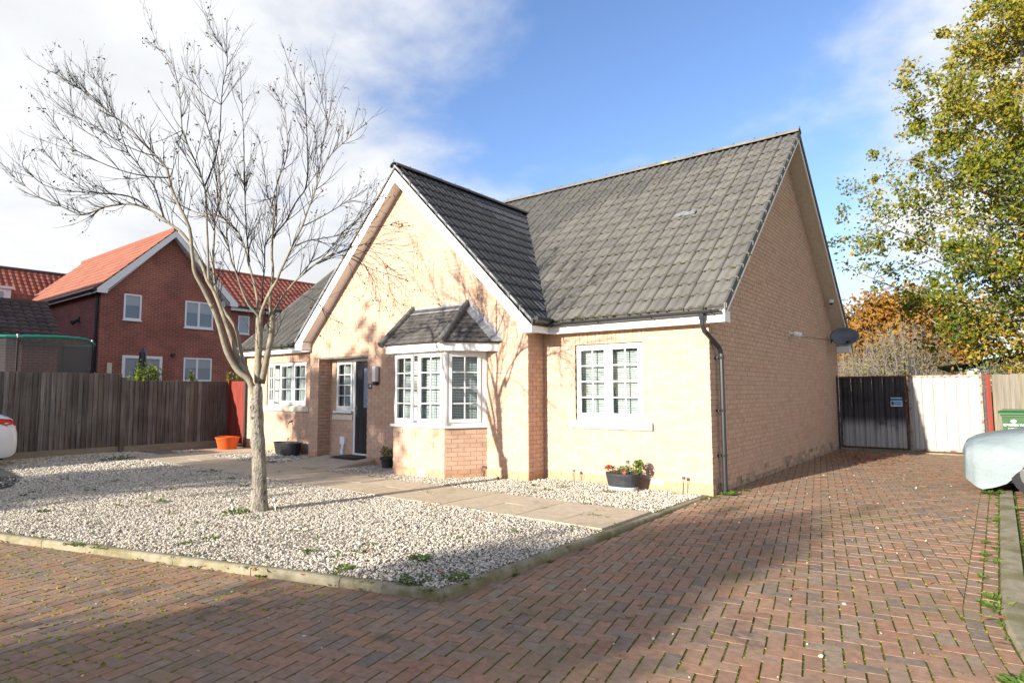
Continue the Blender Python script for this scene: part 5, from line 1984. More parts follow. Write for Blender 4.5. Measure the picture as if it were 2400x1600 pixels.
for sg_ in (1, -1):
    X = lambda d: cxm + sg_ * d
    ws_ = lambda y: float(np.interp(-y, [-p[0] for p in prof], [p[3] for p in prof]))
    q_ = lambda y, z, off: (cxm + sg_ * (hw * ws_(y) * (0.985 if z < 0.8 else 0.965) + off), y, z)
    Q = [(-5.03, 0.80), (-5.06, 0.90), (-5.13, 0.965), (-5.30, 0.985), (-5.58, 0.975), (-5.52, 0.93), (-5.34, 0.885), (-5.18, 0.82)]
    V = [q_(y, z, 0.014) for y, z in Q] + [q_(y + 0.004, z, -0.08) for y, z in Q]
    n_ = len(Q)
    lt = MB().add(V, [tuple(range(n_)), tuple(range(2 * n_ - 1, n_ - 1, -1))] + [(i, (i + 1) % n_, n_ + (i + 1) % n_, n_ + i) for i in range(n_)]).build('tail_light', 'red_lens', t)
    Q = [(-5.035, 0.805), (-5.045, 0.83), (-5.12, 0.855), (-5.2, 0.845), (-5.16, 0.815)]
    V = [q_(y, z, 0.018) for y, z in Q] + [q_(y, z, 0.0) for y, z in Q]
    n_ = len(Q)
    MB().add(V, [tuple(range(n_)), tuple(range(2 * n_ - 1, n_ - 1, -1))] + [(i, (i + 1) % n_, n_ + (i + 1) % n_, n_ + i) for i in range(n_)]).build('lens', 'clear_lens', lt)
MB().prism([(cxm - 0.56, -5.36, 1.05), (cxm + 0.56, -5.36, 1.05), (cxm + 0.5, -5.66, 1.36), (cxm - 0.5, -5.66, 1.36)], (0, 0.012, 0.012)).build('rear_window', 'car_glass', t)
for sg_ in (1, -1):
    MB().prism([(cxm + sg_ * 0.80, -5.8, 0.98), (cxm + sg_ * 0.82, -7.9, 0.98), (cxm + sg_ * 0.63, -7.4, 1.38), (cxm + sg_ * 0.62, -6.0, 1.40)], (sg_ * 0.02, 0, 0.004)).build('side_window', 'car_glass', t)

tm_ = MB()
tm_.poly([(-9.2, -7.6, 0.024), (-9.0, -5.9, 0.024), (-10.2, -5.45, 0.024), (-12.2, -5.3, 0.024), (-14.5, -6.6, 0.024), (-14.5, -8.8, 0.024)])
tm_.build('parking_pad', 'tarmac', kind='structure')


# ================================================================== pots and planters
def leaves(center, rad, n, size, seed_flat=0.3, zmin=None):
    """small leaves through an ellipsoid: V, F, tint"""
    c, r = np.array(center, float), np.array(rad, float)
    V, F, T = [], [], []
    for _ in range(n):
        d = nrs.normal(size=3)
        d /= np.linalg.norm(d)
        p = c + d * r * nrs.rand() ** 0.4
        if zmin is not None and p[2] < zmin:
            p[2] = zmin + 0.01 * nrs.rand()
        nn = nrs.normal(size=3) + np.array([0, -0.2, seed_flat])
        nn /= np.linalg.norm(nn)
        e = np.cross(nn, nrs.normal(size=3))
        e /= np.linalg.norm(e)
        f = np.cross(nn, e)
        s = size * nrs.uniform(0.6, 1.25)
        k = len(V)
        V += [p - e * s, p - f * s * 0.55 + nn * s * 0.12, p + e * s, p + f * s * 0.55 + nn * s * 0.12]
        F += [(k, k + 1, k + 2), (k, k + 2, k + 3)]
        T += [nrs.rand()] * 2
    return V, F, T


def foliage(name, parent, blobs, matname):
    V, F, T = [], [], []
    for b in blobs:
        v, f, t_ = leaves(*b)
        k = len(V)
        V += v
        F += [tuple(i + k for i in q) for q in f]
        T += t_
    return npmesh(name, np.array(V), np.array(F), matname, parent, T, kind='stuff')


def solar_light(x, y, z, label, h=0.17, tilt=(0, 0), grp='solar stake lights along the wall'):
    t = thing('solar_light', (x, y, z), label, 'garden light', grp)
    dx, dy = tilt
    P = lambda f: (x + dx * f, y + dy * f, z + h * f)
    MB().tube([P(-0.2), P(0.62)], 0.007, 6).build('stake', 'steel', t)
    MB().tube([P(0.60), P(0.66), P(0.86)], [0.010, 0.020, 0.024], 10).build('lantern', 'lens', t)
    MB().tube([P(0.86), P(1.0)], [0.026, 0.026], 10).build('cap', 'steel', t)
    return t


solar_light(-3.87, -0.55, 0.01, 'silver solar stake light beside the right end of the bay', 0.2)
solar_light(-2.216, -0.18, 0.01, 'silver solar stake light at the wall left of the barrel planter', 0.21)
solar_light(-0.40, -0.12, 0.01, 'silver solar stake light at the wall near the downpipe corner', 0.24, (0.02, 0))
solar_light(-1.13, -0.40, 0.14, 'silver solar stake light standing among the flowers in the barrel planter', 0.32)
solar_light(-10.16, -0.35, 0.2, 'silver solar stake light standing in the black tub under the left window', 0.2)
solar_light(-4.35, -4.75, 0.02, 'pale solar stake light leaning left of the young tree trunk', 0.13, (-0.05, 0))
solar_light(-3.93, -4.42, 0.02, 'pale solar stake light leaning right of the young tree trunk', 0.13, (-0.05, 0.02))

t = thing('barrel_planter', (-1.28, -0.28, 0), 'black oval half-barrel planter with red flowers below the right window', 'planter')
MB().lathe((-1.28, -0.28, 0.0), [(0.80, 0.01), (0.845, 0.05), (0.93, 0.16), (1.0, 0.235), (1.0, 0.255), (0.95, 0.255), (0.92, 0.2)], 28, sx=0.275, sy=0.2).build('barrel', 'tub_black', t, smooth=False)
MB().lathe((-1.28, -0.28, 0.0), [(0.83, 0.012), (0.865, 0.055), (0.86, 0.06)], 28, sx=0.275, sy=0.2).build('band', 'tub_band', t)
MB().lathe((-1.28, -0.28, 0.0), [(1.01, 0.225), (1.012, 0.25), (1.0, 0.252)], 28, sx=0.275, sy=0.2).build('rim', 'tub_black', t)
MB().lathe((-1.28, -0.28, 0.2), [(0.95, 0.0), (0.95, 0.012)], 24, sx=0.275, sy=0.2).build('compost', 'compost', t)
foliage('plant', t, [((-1.22, -0.28, 0.30), (0.12, 0.1, 0.08), 160, 0.022), ((-1.02, -0.27, 0.36), (0.085, 0.08, 0.12), 200, 0.026), ((-1.35, -0.3, 0.28), (0.12, 0.1, 0.05), 90, 0.018)], 'weed')
foliage('bronze_plant', t, [((-1.48, -0.32, 0.31), (0.1, 0.08, 0.06), 110, 0.018), ((-1.28, -0.36, 0.28), (0.16, 0.06, 0.03), 80, 0.016)], 'bronze_leaf')
foliage('flower', t, [((-1.47, -0.36, 0.34), (0.035, 0.03, 0.03), 40, 0.016)], 'flower_red')
foliage('flower', t, [((-1.17, -0.43, 0.275), (0.035, 0.02, 0.028), 40, 0.016)], 'flower_pink')

t = thing('plant_pot', (-6.2, -0.67, 0), 'dark round pot with a yellowing plant beside the bay', 'pot')
MB().lathe((-6.2, -0.67, 0.0), [(0.085, 0.0), (0.10, 0.02), (0.13, 0.17), (0.15, 0.18), (0.152, 0.215), (0.14, 0.215), (0.13, 0.18)], 20).build('pot', 'pot_black', t)
MB().lathe((-6.2, -0.67, 0.17), [(0.13, 0.0), (0.13, 0.012)], 16).build('compost', 'compost', t)
foliage('plant', t, [((-6.2, -0.67, 0.30), (0.16, 0.15, 0.10), 260, 0.022), ((-6.24, -0.69, 0.38), (0.1, 0.1, 0.06), 60, 0.02)], 'shrub_leaf')
foliage('stems', t, [((-6.22, -0.70, 0.28), (0.15, 0.13, 0.08), 60, 0.016)], 'bronze_leaf')

t = thing('black_tub', (-10.16, -0.36, 0), 'black oval tub standing on the gravel under the left window', 'planter')
MB().lathe((-10.16, -0.36, 0.0), [(0.80, 0.0), (0.84, 0.03), (0.98, 0.27), (1.02, 0.285), (1.02, 0.30), (0.96, 0.30), (0.92, 0.2)], 28, sx=0.46, sy=0.24).build('barrel', 'tub_black', t)
MB().lathe((-10.16, -0.36, 0.2), [(0.93, 0.0), (0.93, 0.01)], 24, sx=0.46, sy=0.24).build('compost', 'compost', t)
tr = thing('orange_trug', (-12.68, -0.52, 0), 'orange flexible plastic tub by the red fence', 'tub')
k = 28
V, F = [], []
prof = [(0.19, 0.0), (0.205, 0.02), (0.265, 0.30), (0.29, 0.325), (0.285, 0.335), (0.255, 0.31), (0.19, 0.03)]
for r, z in prof:
    for j in range(k):
        a = 2 * pi * j / k
        V.append((-12.68 + (r * 1.0) * math.cos(a) * (1 + 0.12 * abs(math.cos(a))) * 0.82, -0.52 + r * math.sin(a) * 1.12, z + (0.012 * math.cos(2 * a) if z > 0.2 else 0)))
for i in range(len(prof) - 1):
    for j in range(k):
        a, b = i * k + j, i * k + (j + 1) % k
        F.append((a, b, b + k, a + k))
F.append(tuple(range(k))[::-1])
F.append(tuple((len(prof) - 1) * k + j for j in range(k)))
MB().add(V, F).build('tub', 'orange_plastic', tr, smooth=True)
mat('mat_fibre', (0.04, 0.036, 0.032), 1.0, nz=(120, 0.5), bump=(200, 0.6, 0.005))
mat('mat_field', (0.10, 0.06, 0.045), 1.0, nz=(120, 0.4))
t = thing('doormat', (-7.6, -0.45, 0.12), 'dark doormat with brown centre lying before the front door', 'doormat')
MB().xbox(-7.98, -7.14, -0.74, -0.2, 0.119, 0.13).build('border', 'mat_fibre', t)
MB().xbox(-7.88, -7.24, -0.64, -0.3, 0.130, 0.134).build('field', 'mat_field', t)


# ================================================================== trees
TREE_N = [0]


def bezier_tube(mb, pts, r0, r1, n=6, sub=3, tint=0.0):
    """smooth tapered tube through points"""
    P = [np.array(p, float) for p in pts]
    out = []
    for i in range(len(P) - 1):
        p0, p1, p2, p3 = P[max(i - 1, 0)], P[i], P[i + 1], P[min(i + 2, len(P) - 1)]
        for k in range(sub):
            t = k / sub
            out.append(0.5 * ((2 * p1) + (-p0 + p2) * t + (2 * p0 - 5 * p1 + 4 * p2 - p3) * t * t + (-p0 + 3 * p1 - 3 * p2 + p3) * t ** 3))
    out.append(P[-1])
    L = [0]
    for i in range(1, len(out)):
        L.append(L[-1] + np.linalg.norm(out[i] - out[i - 1]))
    R = [r0 + (r1 - r0) * (l / L[-1]) ** 0.62 for l in L]
    mb.tube(out, R, n, tint=tint)
    return out, R


LIMBS=[(0.118,0.083,[(-4.11,-4.54,0.04),(-4.11,-4.54,0.41),(-4.12,-4.55,0.73),(-4.14,-4.57,1.05),(-4.16,-4.58,1.32),(-4.16,-4.58,1.46)]),
(0.062,0.004,[(-4.17,-4.59,1.38),(-4.21,-4.66,1.64),(-4.31,-4.76,1.76),(-4.4,-4.87,2.01),(-4.45,-4.95,2.34),(-4.51,-5.02,2.57),(-4.59,-5.12,2.83),(-4.64,-5.19,3.0),(-4.65,-5.21,3.15),(-4.65,-5.23,3.27),(-4.65,-5.27,3.55),(-4.73,-5.36,3.81),(-4.79,-5.44,4.04),(-4.81,-5.48,4.21),(-4.83,-5.5,4.3),(-4.92,-5.6,4.46),(-5.03,-5.72,4.63),(-5.13,-5.83,4.79),(-5.25,-5.95,4.92),(-5.33,-6.03,5.02),(-5.4,-6.11,5.13),(-5.53,-6.24,5.25),(-5.64,-6.35,5.35),(-5.77,-6.48,5.46)]),
(0.05,0.004,[(-4.27,-4.66,1.68),(-4.33,-4.7,1.81),(-4.42,-4.75,2.04),(-4.55,-4.82,2.4),(-4.69,-4.9,2.77),(-4.78,-4.96,2.94),(-4.85,-4.99,3.12),(-4.94,-5.05,3.33),(-5.03,-5.11,3.48),(-5.13,-5.17,3.61),(-5.25,-5.25,3.71),(-5.37,-5.33,3.82),(-5.52,-5.43,3.93),(-5.64,-5.52,3.98),(-5.81,-5.64,4.0),(-5.99,-5.76,3.97),(-6.09,-5.83,3.93),(-6.26,-5.95,3.86),(-6.52,-6.12,3.99),(-6.77,-6.3,4.12),(-6.94,-6.41,4.27),(-7.08,-6.5,4.4),(-7.19,-6.57,4.57)]),
(0.014,0.003,[(-5.55,-5.42,3.96),(-5.66,-5.61,4.08),(-5.79,-5.83,4.09),(-5.91,-6.03,4.08),(-6.05,-6.26,4.08),(-6.14,-6.43,4.13),(-6.19,-6.55,4.24),(-6.21,-6.63,4.34),(-6.11,-6.62,4.5)]),
(0.013,0.003,[(-4.71,-5.52,4.15),(-4.83,-5.69,4.14),(-4.96,-5.9,4.17),(-5.07,-6.08,4.23),(-5.17,-6.24,4.31),(-5.25,-6.38,4.39),(-5.28,-6.47,4.52),(-5.31,-6.57,4.66),(-5.33,-6.64,4.76)]),
(0.012,0.003,[(-5.57,-5.43,3.95),(-5.72,-5.49,4.08),(-5.95,-5.59,4.16),(-6.31,-5.77,4.22),(-6.6,-5.9,4.36),(-6.83,-6.0,4.52),(-7.06,-6.09,4.74),(-7.23,-6.16,4.92),(-7.35,-6.19,5.12)]),
(0.011,0.003,[(-4.85,-5.63,4.43),(-5.0,-5.71,4.48),(-5.24,-5.83,4.6),(-5.44,-5.94,4.74),(-5.61,-6.03,4.86),(-5.81,-6.14,4.98),(-6.0,-6.24,5.1),(-6.16,-6.31,5.23),(-6.31,-6.39,5.38)]),
(0.018,0.003,[(-5.27,-5.33,3.8),(-5.39,-5.35,4.05),(-5.49,-5.38,4.25),(-5.64,-5.44,4.43),(-5.77,-5.49,4.59),(-5.92,-5.55,4.76),(-6.05,-5.59,5.0),(-6.16,-5.62,5.23),(-6.31,-5.67,5.48),(-6.41,-5.7,5.67),(-6.55,-5.76,5.85),(-6.76,-5.85,6.09)]),
(0.01,0.003,[(-5.9,-5.56,4.75),(-6.1,-5.68,4.83),(-6.31,-5.8,4.98),(-6.49,-5.9,5.1),(-6.63,-5.97,5.29),(-6.72,-6.01,5.47),(-6.9,-6.09,5.76)]),
(0.04,0.004,[(-4.27,-4.6,1.64),(-4.36,-4.64,1.82),(-4.44,-4.66,2.03),(-4.53,-4.67,2.28),(-4.61,-4.71,2.42),(-4.7,-4.75,2.54),(-4.79,-4.79,2.7),(-4.85,-4.81,2.84),(-4.89,-4.81,2.99),(-4.96,-4.81,3.29),(-5.01,-4.78,3.66),(-5.02,-4.78,3.71),(-5.04,-4.77,3.86),(-5.03,-4.71,4.13),(-5.07,-4.7,4.38),(-5.15,-4.7,4.72),(-5.23,-4.73,4.96),(-5.35,-4.77,5.26),(-5.47,-4.79,5.64),(-5.54,-4.81,5.89),(-5.64,-4.85,6.11)]),
(0.026,0.003,[(-4.76,-4.93,2.89),(-4.77,-4.95,2.98),(-4.75,-4.98,3.3),(-4.73,-5.02,3.7),(-4.72,-5.04,3.91),(-4.72,-5.07,4.15),(-4.78,-5.17,4.47),(-4.84,-5.25,4.69),(-4.87,-5.31,4.88),(-4.87,-5.31,4.86),(-4.86,-5.39,5.46),(-4.92,-5.49,5.79),(-5.01,-5.59,5.94),(-5.06,-5.67,6.18)]),
(0.016,0.003,[(-4.76,-5.05,4.17),(-4.73,-4.96,4.48),(-4.74,-4.89,4.88),(-4.8,-4.85,5.36),(-4.83,-4.82,5.66),(-4.85,-4.76,6.06),(-4.96,-4.8,6.27),(-5.08,-4.86,6.47),(-5.23,-4.91,6.83)]),
(0.008,0.003,[(-4.82,-4.84,5.37),(-4.94,-5.02,5.49),(-4.99,-5.1,5.6),(-5.04,-5.2,5.72),(-5.05,-5.28,5.94)]),
(0.055,0.046,[(-4.23,-4.53,1.4),(-4.26,-4.52,1.81),(-4.27,-4.51,2.09),(-4.29,-4.5,2.46)]),
(0.026,0.003,[(-4.3,-4.5,2.45),(-4.31,-4.53,2.51),(-4.35,-4.62,2.62),(-4.36,-4.7,2.78),(-4.37,-4.75,2.91),(-4.36,-4.79,3.01),(-4.37,-4.86,3.16),(-4.35,-4.91,3.32),(-4.33,-4.95,3.46),(-4.28,-4.98,3.63),(-4.22,-5.01,3.83),(-4.16,-5.07,4.08),(-4.11,-5.16,4.37),(-4.04,-5.25,4.7)]),
(0.03,0.005,[(-4.29,-4.5,2.45),(-4.35,-4.5,2.64),(-4.37,-4.5,2.75),(-4.44,-4.52,2.98),(-4.52,-4.54,3.18),(-4.6,-4.56,3.41),(-4.7,-4.6,3.63),(-4.8,-4.65,3.75),(-4.87,-4.69,3.8),(-4.92,-4.71,3.85),(-5.05,-4.78,3.91),(-5.21,-4.88,3.93),(-5.38,-4.98,4.01),(-5.58,-5.09,4.13),(-5.73,-5.18,4.26)]),
(0.016,0.003,[(-4.56,-4.51,3.23),(-4.62,-4.52,3.53),(-4.7,-4.52,4.01),(-4.74,-4.51,4.29),(-4.75,-4.51,4.36),(-4.82,-4.5,4.81),(-4.89,-4.49,5.27),(-4.93,-4.49,5.55),(-5.02,-4.49,6.1)]),
(0.034,0.004,[(-4.28,-4.49,2.45),(-4.26,-4.49,2.54),(-4.16,-4.45,2.78),(-4.09,-4.42,2.89),(-4.13,-4.48,2.73),(-4.01,-4.43,2.94),(-3.97,-4.42,3.03),(-3.91,-4.39,3.16),(-3.82,-4.36,3.34),(-3.75,-4.33,3.48),(-3.68,-4.3,3.61),(-3.6,-4.28,3.8),(-3.52,-4.25,4.0),(-3.48,-4.24,4.1),(-3.43,-4.23,4.27),(-3.27,-4.16,4.52),(-3.1,-4.07,4.68),(-2.98,-4.01,4.79),(-2.85,-3.94,4.88)]),
(0.009,0.003,[(-3.41,-4.25,4.26),(-3.51,-4.22,4.58),(-3.64,-4.18,4.97),(-3.76,-4.21,5.14),(-3.95,-4.25,5.44),(-4.13,-4.3,5.64)]),
(0.009,0.003,[(-3.41,-4.25,4.28),(-3.37,-4.26,4.43),(-3.3,-4.27,4.67),(-3.22,-4.27,4.9),(-3.23,-4.33,5.06),(-3.22,-4.4,5.31),(-3.22,-4.48,5.6)]),
(0.018,0.003,[(-4.31,-4.32,3.55),(-4.27,-4.3,3.63),(-4.17,-4.23,3.78),(-4.1,-4.19,3.94),(-4.03,-4.15,4.07),(-3.95,-4.1,4.19),(-3.92,-4.09,4.3),(-3.89,-4.1,4.6),(-3.89,-4.12,4.91),(-3.88,-4.16,5.32),(-3.89,-4.17,5.47),(-3.96,-4.25,5.67),(-4.04,-4.34,5.94),(-4.08,-4.39,6.14)]),
(0.018,0.003,[(-4.32,-4.45,2.66),(-4.38,-4.42,2.93),(-4.41,-4.38,3.14),(-4.47,-4.35,3.41),(-4.48,-4.32,3.52),(-4.45,-4.23,3.71),(-4.46,-4.19,3.9),(-4.54,-4.17,4.2),(-4.65,-4.22,4.2),(-4.76,-4.21,4.55),(-4.87,-4.2,4.92),(-4.99,-4.22,5.22)]),
(0.056,0.044,[(-4.21,-4.49,1.6),(-4.21,-4.46,1.78),(-4.22,-4.41,2.02),(-4.22,-4.37,2.23),(-4.24,-4.35,2.44),(-4.26,-4.34,2.54)]),
(0.034,0.003,[(-4.27,-4.35,2.52),(-4.29,-4.36,2.73),(-4.28,-4.35,2.9),(-4.27,-4.34,3.1),(-4.29,-4.35,3.3),(-4.29,-4.35,3.49),(-4.29,-4.34,3.7),(-4.28,-4.33,3.97),(-4.3,-4.34,4.16),(-4.28,-4.32,4.1),(-4.27,-4.31,4.35),(-4.2,-4.26,4.55),(-4.17,-4.23,4.8),(-4.2,-4.24,5.06),(-4.23,-4.26,5.34),(-4.33,-4.33,5.58)]),
(0.026,0.003,[(-4.25,-4.33,2.55),(-4.22,-4.31,2.6),(-4.15,-4.27,2.74),(-4.0,-4.18,2.95),(-3.89,-4.11,3.06),(-3.76,-4.03,3.18),(-3.62,-3.93,3.29),(-3.54,-3.88,3.35),(-3.45,-3.83,3.51),(-3.37,-3.78,3.65),(-3.26,-3.71,3.79),(-3.15,-3.64,3.94),(-3.05,-3.59,4.13)]),
(0.012,0.003,[(-3.57,-4.37,3.58),(-3.43,-4.33,3.62),(-3.26,-4.28,3.68),(-3.07,-4.23,3.75),(-2.92,-4.2,3.81),(-2.78,-4.16,3.86),(-2.6,-4.12,3.94)]),
(0.012,0.002,[(-3.73,-4.37,3.35),(-3.52,-4.31,3.4),(-3.34,-4.25,3.41),(-3.06,-4.16,3.43),(-2.79,-4.08,3.49),(-2.52,-3.99,3.48),(-2.13,-3.88,3.49)]),
(0.009,0.002,[(-3.64,-3.92,3.3),(-3.56,-3.79,3.35),(-3.47,-3.62,3.45),(-3.38,-3.45,3.5),(-3.24,-3.22,3.51),(-3.1,-2.99,3.51)]),
(0.009,0.002,[(-3.76,-4.01,3.18),(-3.49,-3.91,3.26),(-3.26,-3.83,3.26),(-3.11,-3.78,3.16),(-2.98,-3.76,2.99),(-2.88,-3.75,2.83),(-2.83,-3.79,2.63)]),
(0.007,0.002,[(-3.31,-3.79,3.23),(-3.11,-3.75,3.12),(-2.91,-3.72,3.03),(-2.7,-3.68,2.96),(-2.47,-3.64,2.88)]),
(0.008,0.002,[(-4.19,-4.22,2.78),(-3.91,-4.11,2.76),(-3.7,-4.04,2.65),(-3.48,-3.98,2.44),(-3.3,-3.91,2.36)]),
(0.006,0.002,[(-3.39,-3.72,3.29),(-3.26,-3.54,3.37),(-3.17,-3.41,3.25),(-3.15,-3.31,3.05),(-3.17,-3.27,2.88),(-3.12,-3.17,2.7),(-3.07,-3.09,2.67)]),
(0.012,0.003,[(-4.18,-4.21,2.79),(-4.13,-4.1,2.97),(-4.05,-3.91,3.26),(-3.97,-3.79,3.36),(-3.89,-3.63,3.56),(-3.83,-3.51,3.76),(-3.74,-3.37,3.91)])]

yt = thing('young_tree', (-4.12, -4.55, 0), 'bare young tree with several pale limbs standing in the gravel', 'tree')
TW_V, TW_F = MB(), []
leafpts = []
tw = MB()


def twig(p, d, L, r, level, droop):
    """one thin shoot, nearly straight and turning upwards (or hanging)"""
    n = 5 if level == 0 else 4
    pts = [p.copy()]
    q = p.copy()
    dd = d / np.linalg.norm(d)
    for i in range(n):
        q = q + dd * (L / n)
        dd = dd + v3(rnd.gauss(0, 0.05), rnd.gauss(0, 0.05), (0.09 if not droop else -0.16) + rnd.gauss(0, 0.03))
        dd /= np.linalg.norm(dd)
        pts.append(q.copy())
    tw.tube(pts, [r * (1 - 0.72 * i / n) for i in range(n + 1)], 4 if level == 0 else 3, caps=False)
    if level < 2:
        k = rnd.choice([1, 2, 3, 3]) if level == 0 else rnd.choice([0, 0, 1, 1])
        for _ in range(k):
            i = rnd.randrange(1, n)
            base = pts[i]
            ax = pts[i + 1] - pts[i - 1]
            ax /= np.linalg.norm(ax)
            s = np.cross(ax, v3(rnd.gauss(0, 1), rnd.gauss(0, 1), rnd.gauss(0, 1)))
            s /= np.linalg.norm(s) + 1e-6
            nd = ax + s * rnd.uniform(0.3, 0.6) + v3(0, 0, 0.12 if not droop else -0.05)
            twig(base, nd, L * rnd.uniform(0.4, 0.7), max(0.0017, r * 0.6), level + 1, droop)
    # buds and a few dried leaves
    for i in range(1, n + 1):
        if rnd.random() < 0.4:
            leafpts.append((pts[i] + v3(rnd.gauss(0, 0.006), rnd.gauss(0, 0.006), 0), 0.5))
    if rnd.random() < 0.13:
        for _ in range(rnd.choice([2, 3, 5])):
            leafpts.append((pts[-1] + v3(rnd.gauss(0, 0.025), rnd.gauss(0, 0.025), rnd.gauss(-0.01, 0.02)), 1.0))


for li, (r0, r1, pts) in enumerate(LIMBS):
    mb = MB()
    if li == 0:
        pts = [tuple(p) for p in pts]
        pp = [(pts[0][0], pts[0][1], -0.05)] + pts[:-1] + [(pts[-1][0], pts[-1][1], 1.56)]
        rr = [0.125, 0.108, 0.086, 0.082, 0.079, 0.076, 0.060]
        out = []
        for i in range(len(pp) - 1):
            for f in np.linspace(0, 1, 6, endpoint=False):
                out.append((np.array(pp[i]) * (1 - f) + np.array(pp[i + 1]) * f, rr[i] * (1 - f) + rr[i + 1] * f))
        out.append((np.array(pp[-1]), rr[-1]))
        V, F = [], []
        k = 18
        for i, (p, r) in enumerate(out):
            for j in range(k):
                a = 2 * pi * j / k
                z = p[2]
                rj = r * (1 + 0.035 * math.sin(3 * a + z * 2) + 0.03 * math.sin(7 * a + 5 * z) + 0.05 * math.exp(-((z - 0.02) / 0.1) ** 2) * (1 + math.sin(4 * a)) +
                          0.10 * math.exp(-((z - 0.86) / 0.07) ** 2) * max(0, math.cos(a - 3.9)) + 0.14 * math.exp(-((z - 1.27) / 0.06) ** 2) * max(0, math.cos(a - 4.9)) + 0.05 * math.sin(21 * z + 2 * a) * (z > 0.7))
                V.append((p[0] + rj * math.cos(a), p[1] + rj * math.sin(a), z))
        for i in range(len(out) - 1):
            for j in range(k):
                a, b = i * k + j, i * k + (j + 1) % k
                F.append((a, b, b + k, a + k))
        V.append((out[-1][0][0], out[-1][0][1], out[-1][0][2] + 0.05))
        F += [((len(out) - 1) * k + j, (len(out) - 1) * k + (j + 1) % k, len(V) - 1) for j in range(k)]
        mb.add(V, F)
        trunk = mb.build('trunk', 'bark', yt, smooth=True)
        for (z, ang, r) in ((0.86, 3.95, 0.032), (1.30, 5.0, 0.026), (1.17, 4.9, 0.014), (0.98, 5.4, 0.012)):
            c = np.array(pp[3]) * 0 + np.array([np.interp(z, [p[2] for p in pp], [p[0] for p in pp]), np.interp(z, [p[2] for p in pp], [p[1] for p in pp]), z])
            dr = v3(math.cos(ang), math.sin(ang), 0)
            rad_ = np.interp(z, [p[2] for p in pp], rr)
            ring_ = [c + dr * (rad_ * 1.06) + np.cross(dr, (0, 0, 1.0)) * math.cos(t_) * r + v3(0, 0, 1.15 * math.sin(t_) * r) for t_ in np.linspace(0, 2 * pi, 9)]
            kb_ = MB().tube(ring_, r * 0.3, 5)
            kb_.build('knot', 'bark', trunk)
        continue
    thick = r0 > 0.02
    o_, R_ = bezier_tube(mb, pts, r0 * 0.74, max(r1, 0.003), 8 if thick else 5, 3)
    mb.build('branch', 'bark_smooth' if thick else 'twig', yt, smooth=True)
    # side twigs along the outer part
    Ltot = sum(np.linalg.norm(o_[i + 1] - o_[i]) for i in range(len(o_) - 1))
    start = 0.42 if r0 > 0.045 else 0.3 if thick else 0.12
    cnt = int(Ltot * (9.5 if thick else 10))
    droop = li >= len(LIMBS) - 8 and li not in (len(LIMBS) - 1,)
    for _ in range(cnt):
        f = start + (1 - start) * rnd.random() ** 0.85
        i = min(len(o_) - 2, max(1, int(f * (len(o_) - 1))))
        ax = o_[i + 1] - o_[i - 1]
        ax /= np.linalg.norm(ax)
        s = np.cross(ax, v3(rnd.gauss(0, 1), rnd.gauss(0, 1), rnd.gauss(0, 1)))
        s /= np.linalg.norm(s) + 1e-6
        nd = ax * rnd.uniform(0.8, 1.1) + s * rnd.uniform(0.4, 0.85) + v3(0, 0, 0.0 if droop else 0.22)
        twig(o_[i], nd, rnd.uniform(0.3, 0.95) * (1.1 - 0.65 * f), min(0.006, R_[i] * 0.55 + 0.001), 0, droop and rnd.random() < 0.55)
tw.build('twigs', 'twig', yt, kind='stuff')
V, F, T = [], [], []
for p, s in leafpts:
    e = v3(rnd.gauss(0, 1), rnd.gauss(0, 1), rnd.gauss(-0.6, 0.8))
    e /= np.linalg.norm(e)
    f = np.cross(e, v3(rnd.gauss(0, 1), rnd.gauss(0, 1), rnd.gauss(0, 1)))
    f /= np.linalg.norm(f)
    L = (0.012 if s < 1 else 0.034) * rnd.uniform(0.6, 1.2)
    k = len(V)
    V += [p, p + e * L * 0.6 + f * L * 0.3, p + e * L * 1.3, p + e * L * 0.6 - f * L * 0.3]
    F += [(k, k + 1, k + 2), (k, k + 2, k + 3)]
    T += [rnd.random()] * 2
npmesh('dried_leaves', np.array(V), np.array(F), 'dry_leaf', yt, T, kind='stuff')
print('twig faces', len(tw.F), 'leaves', len(leafpts))


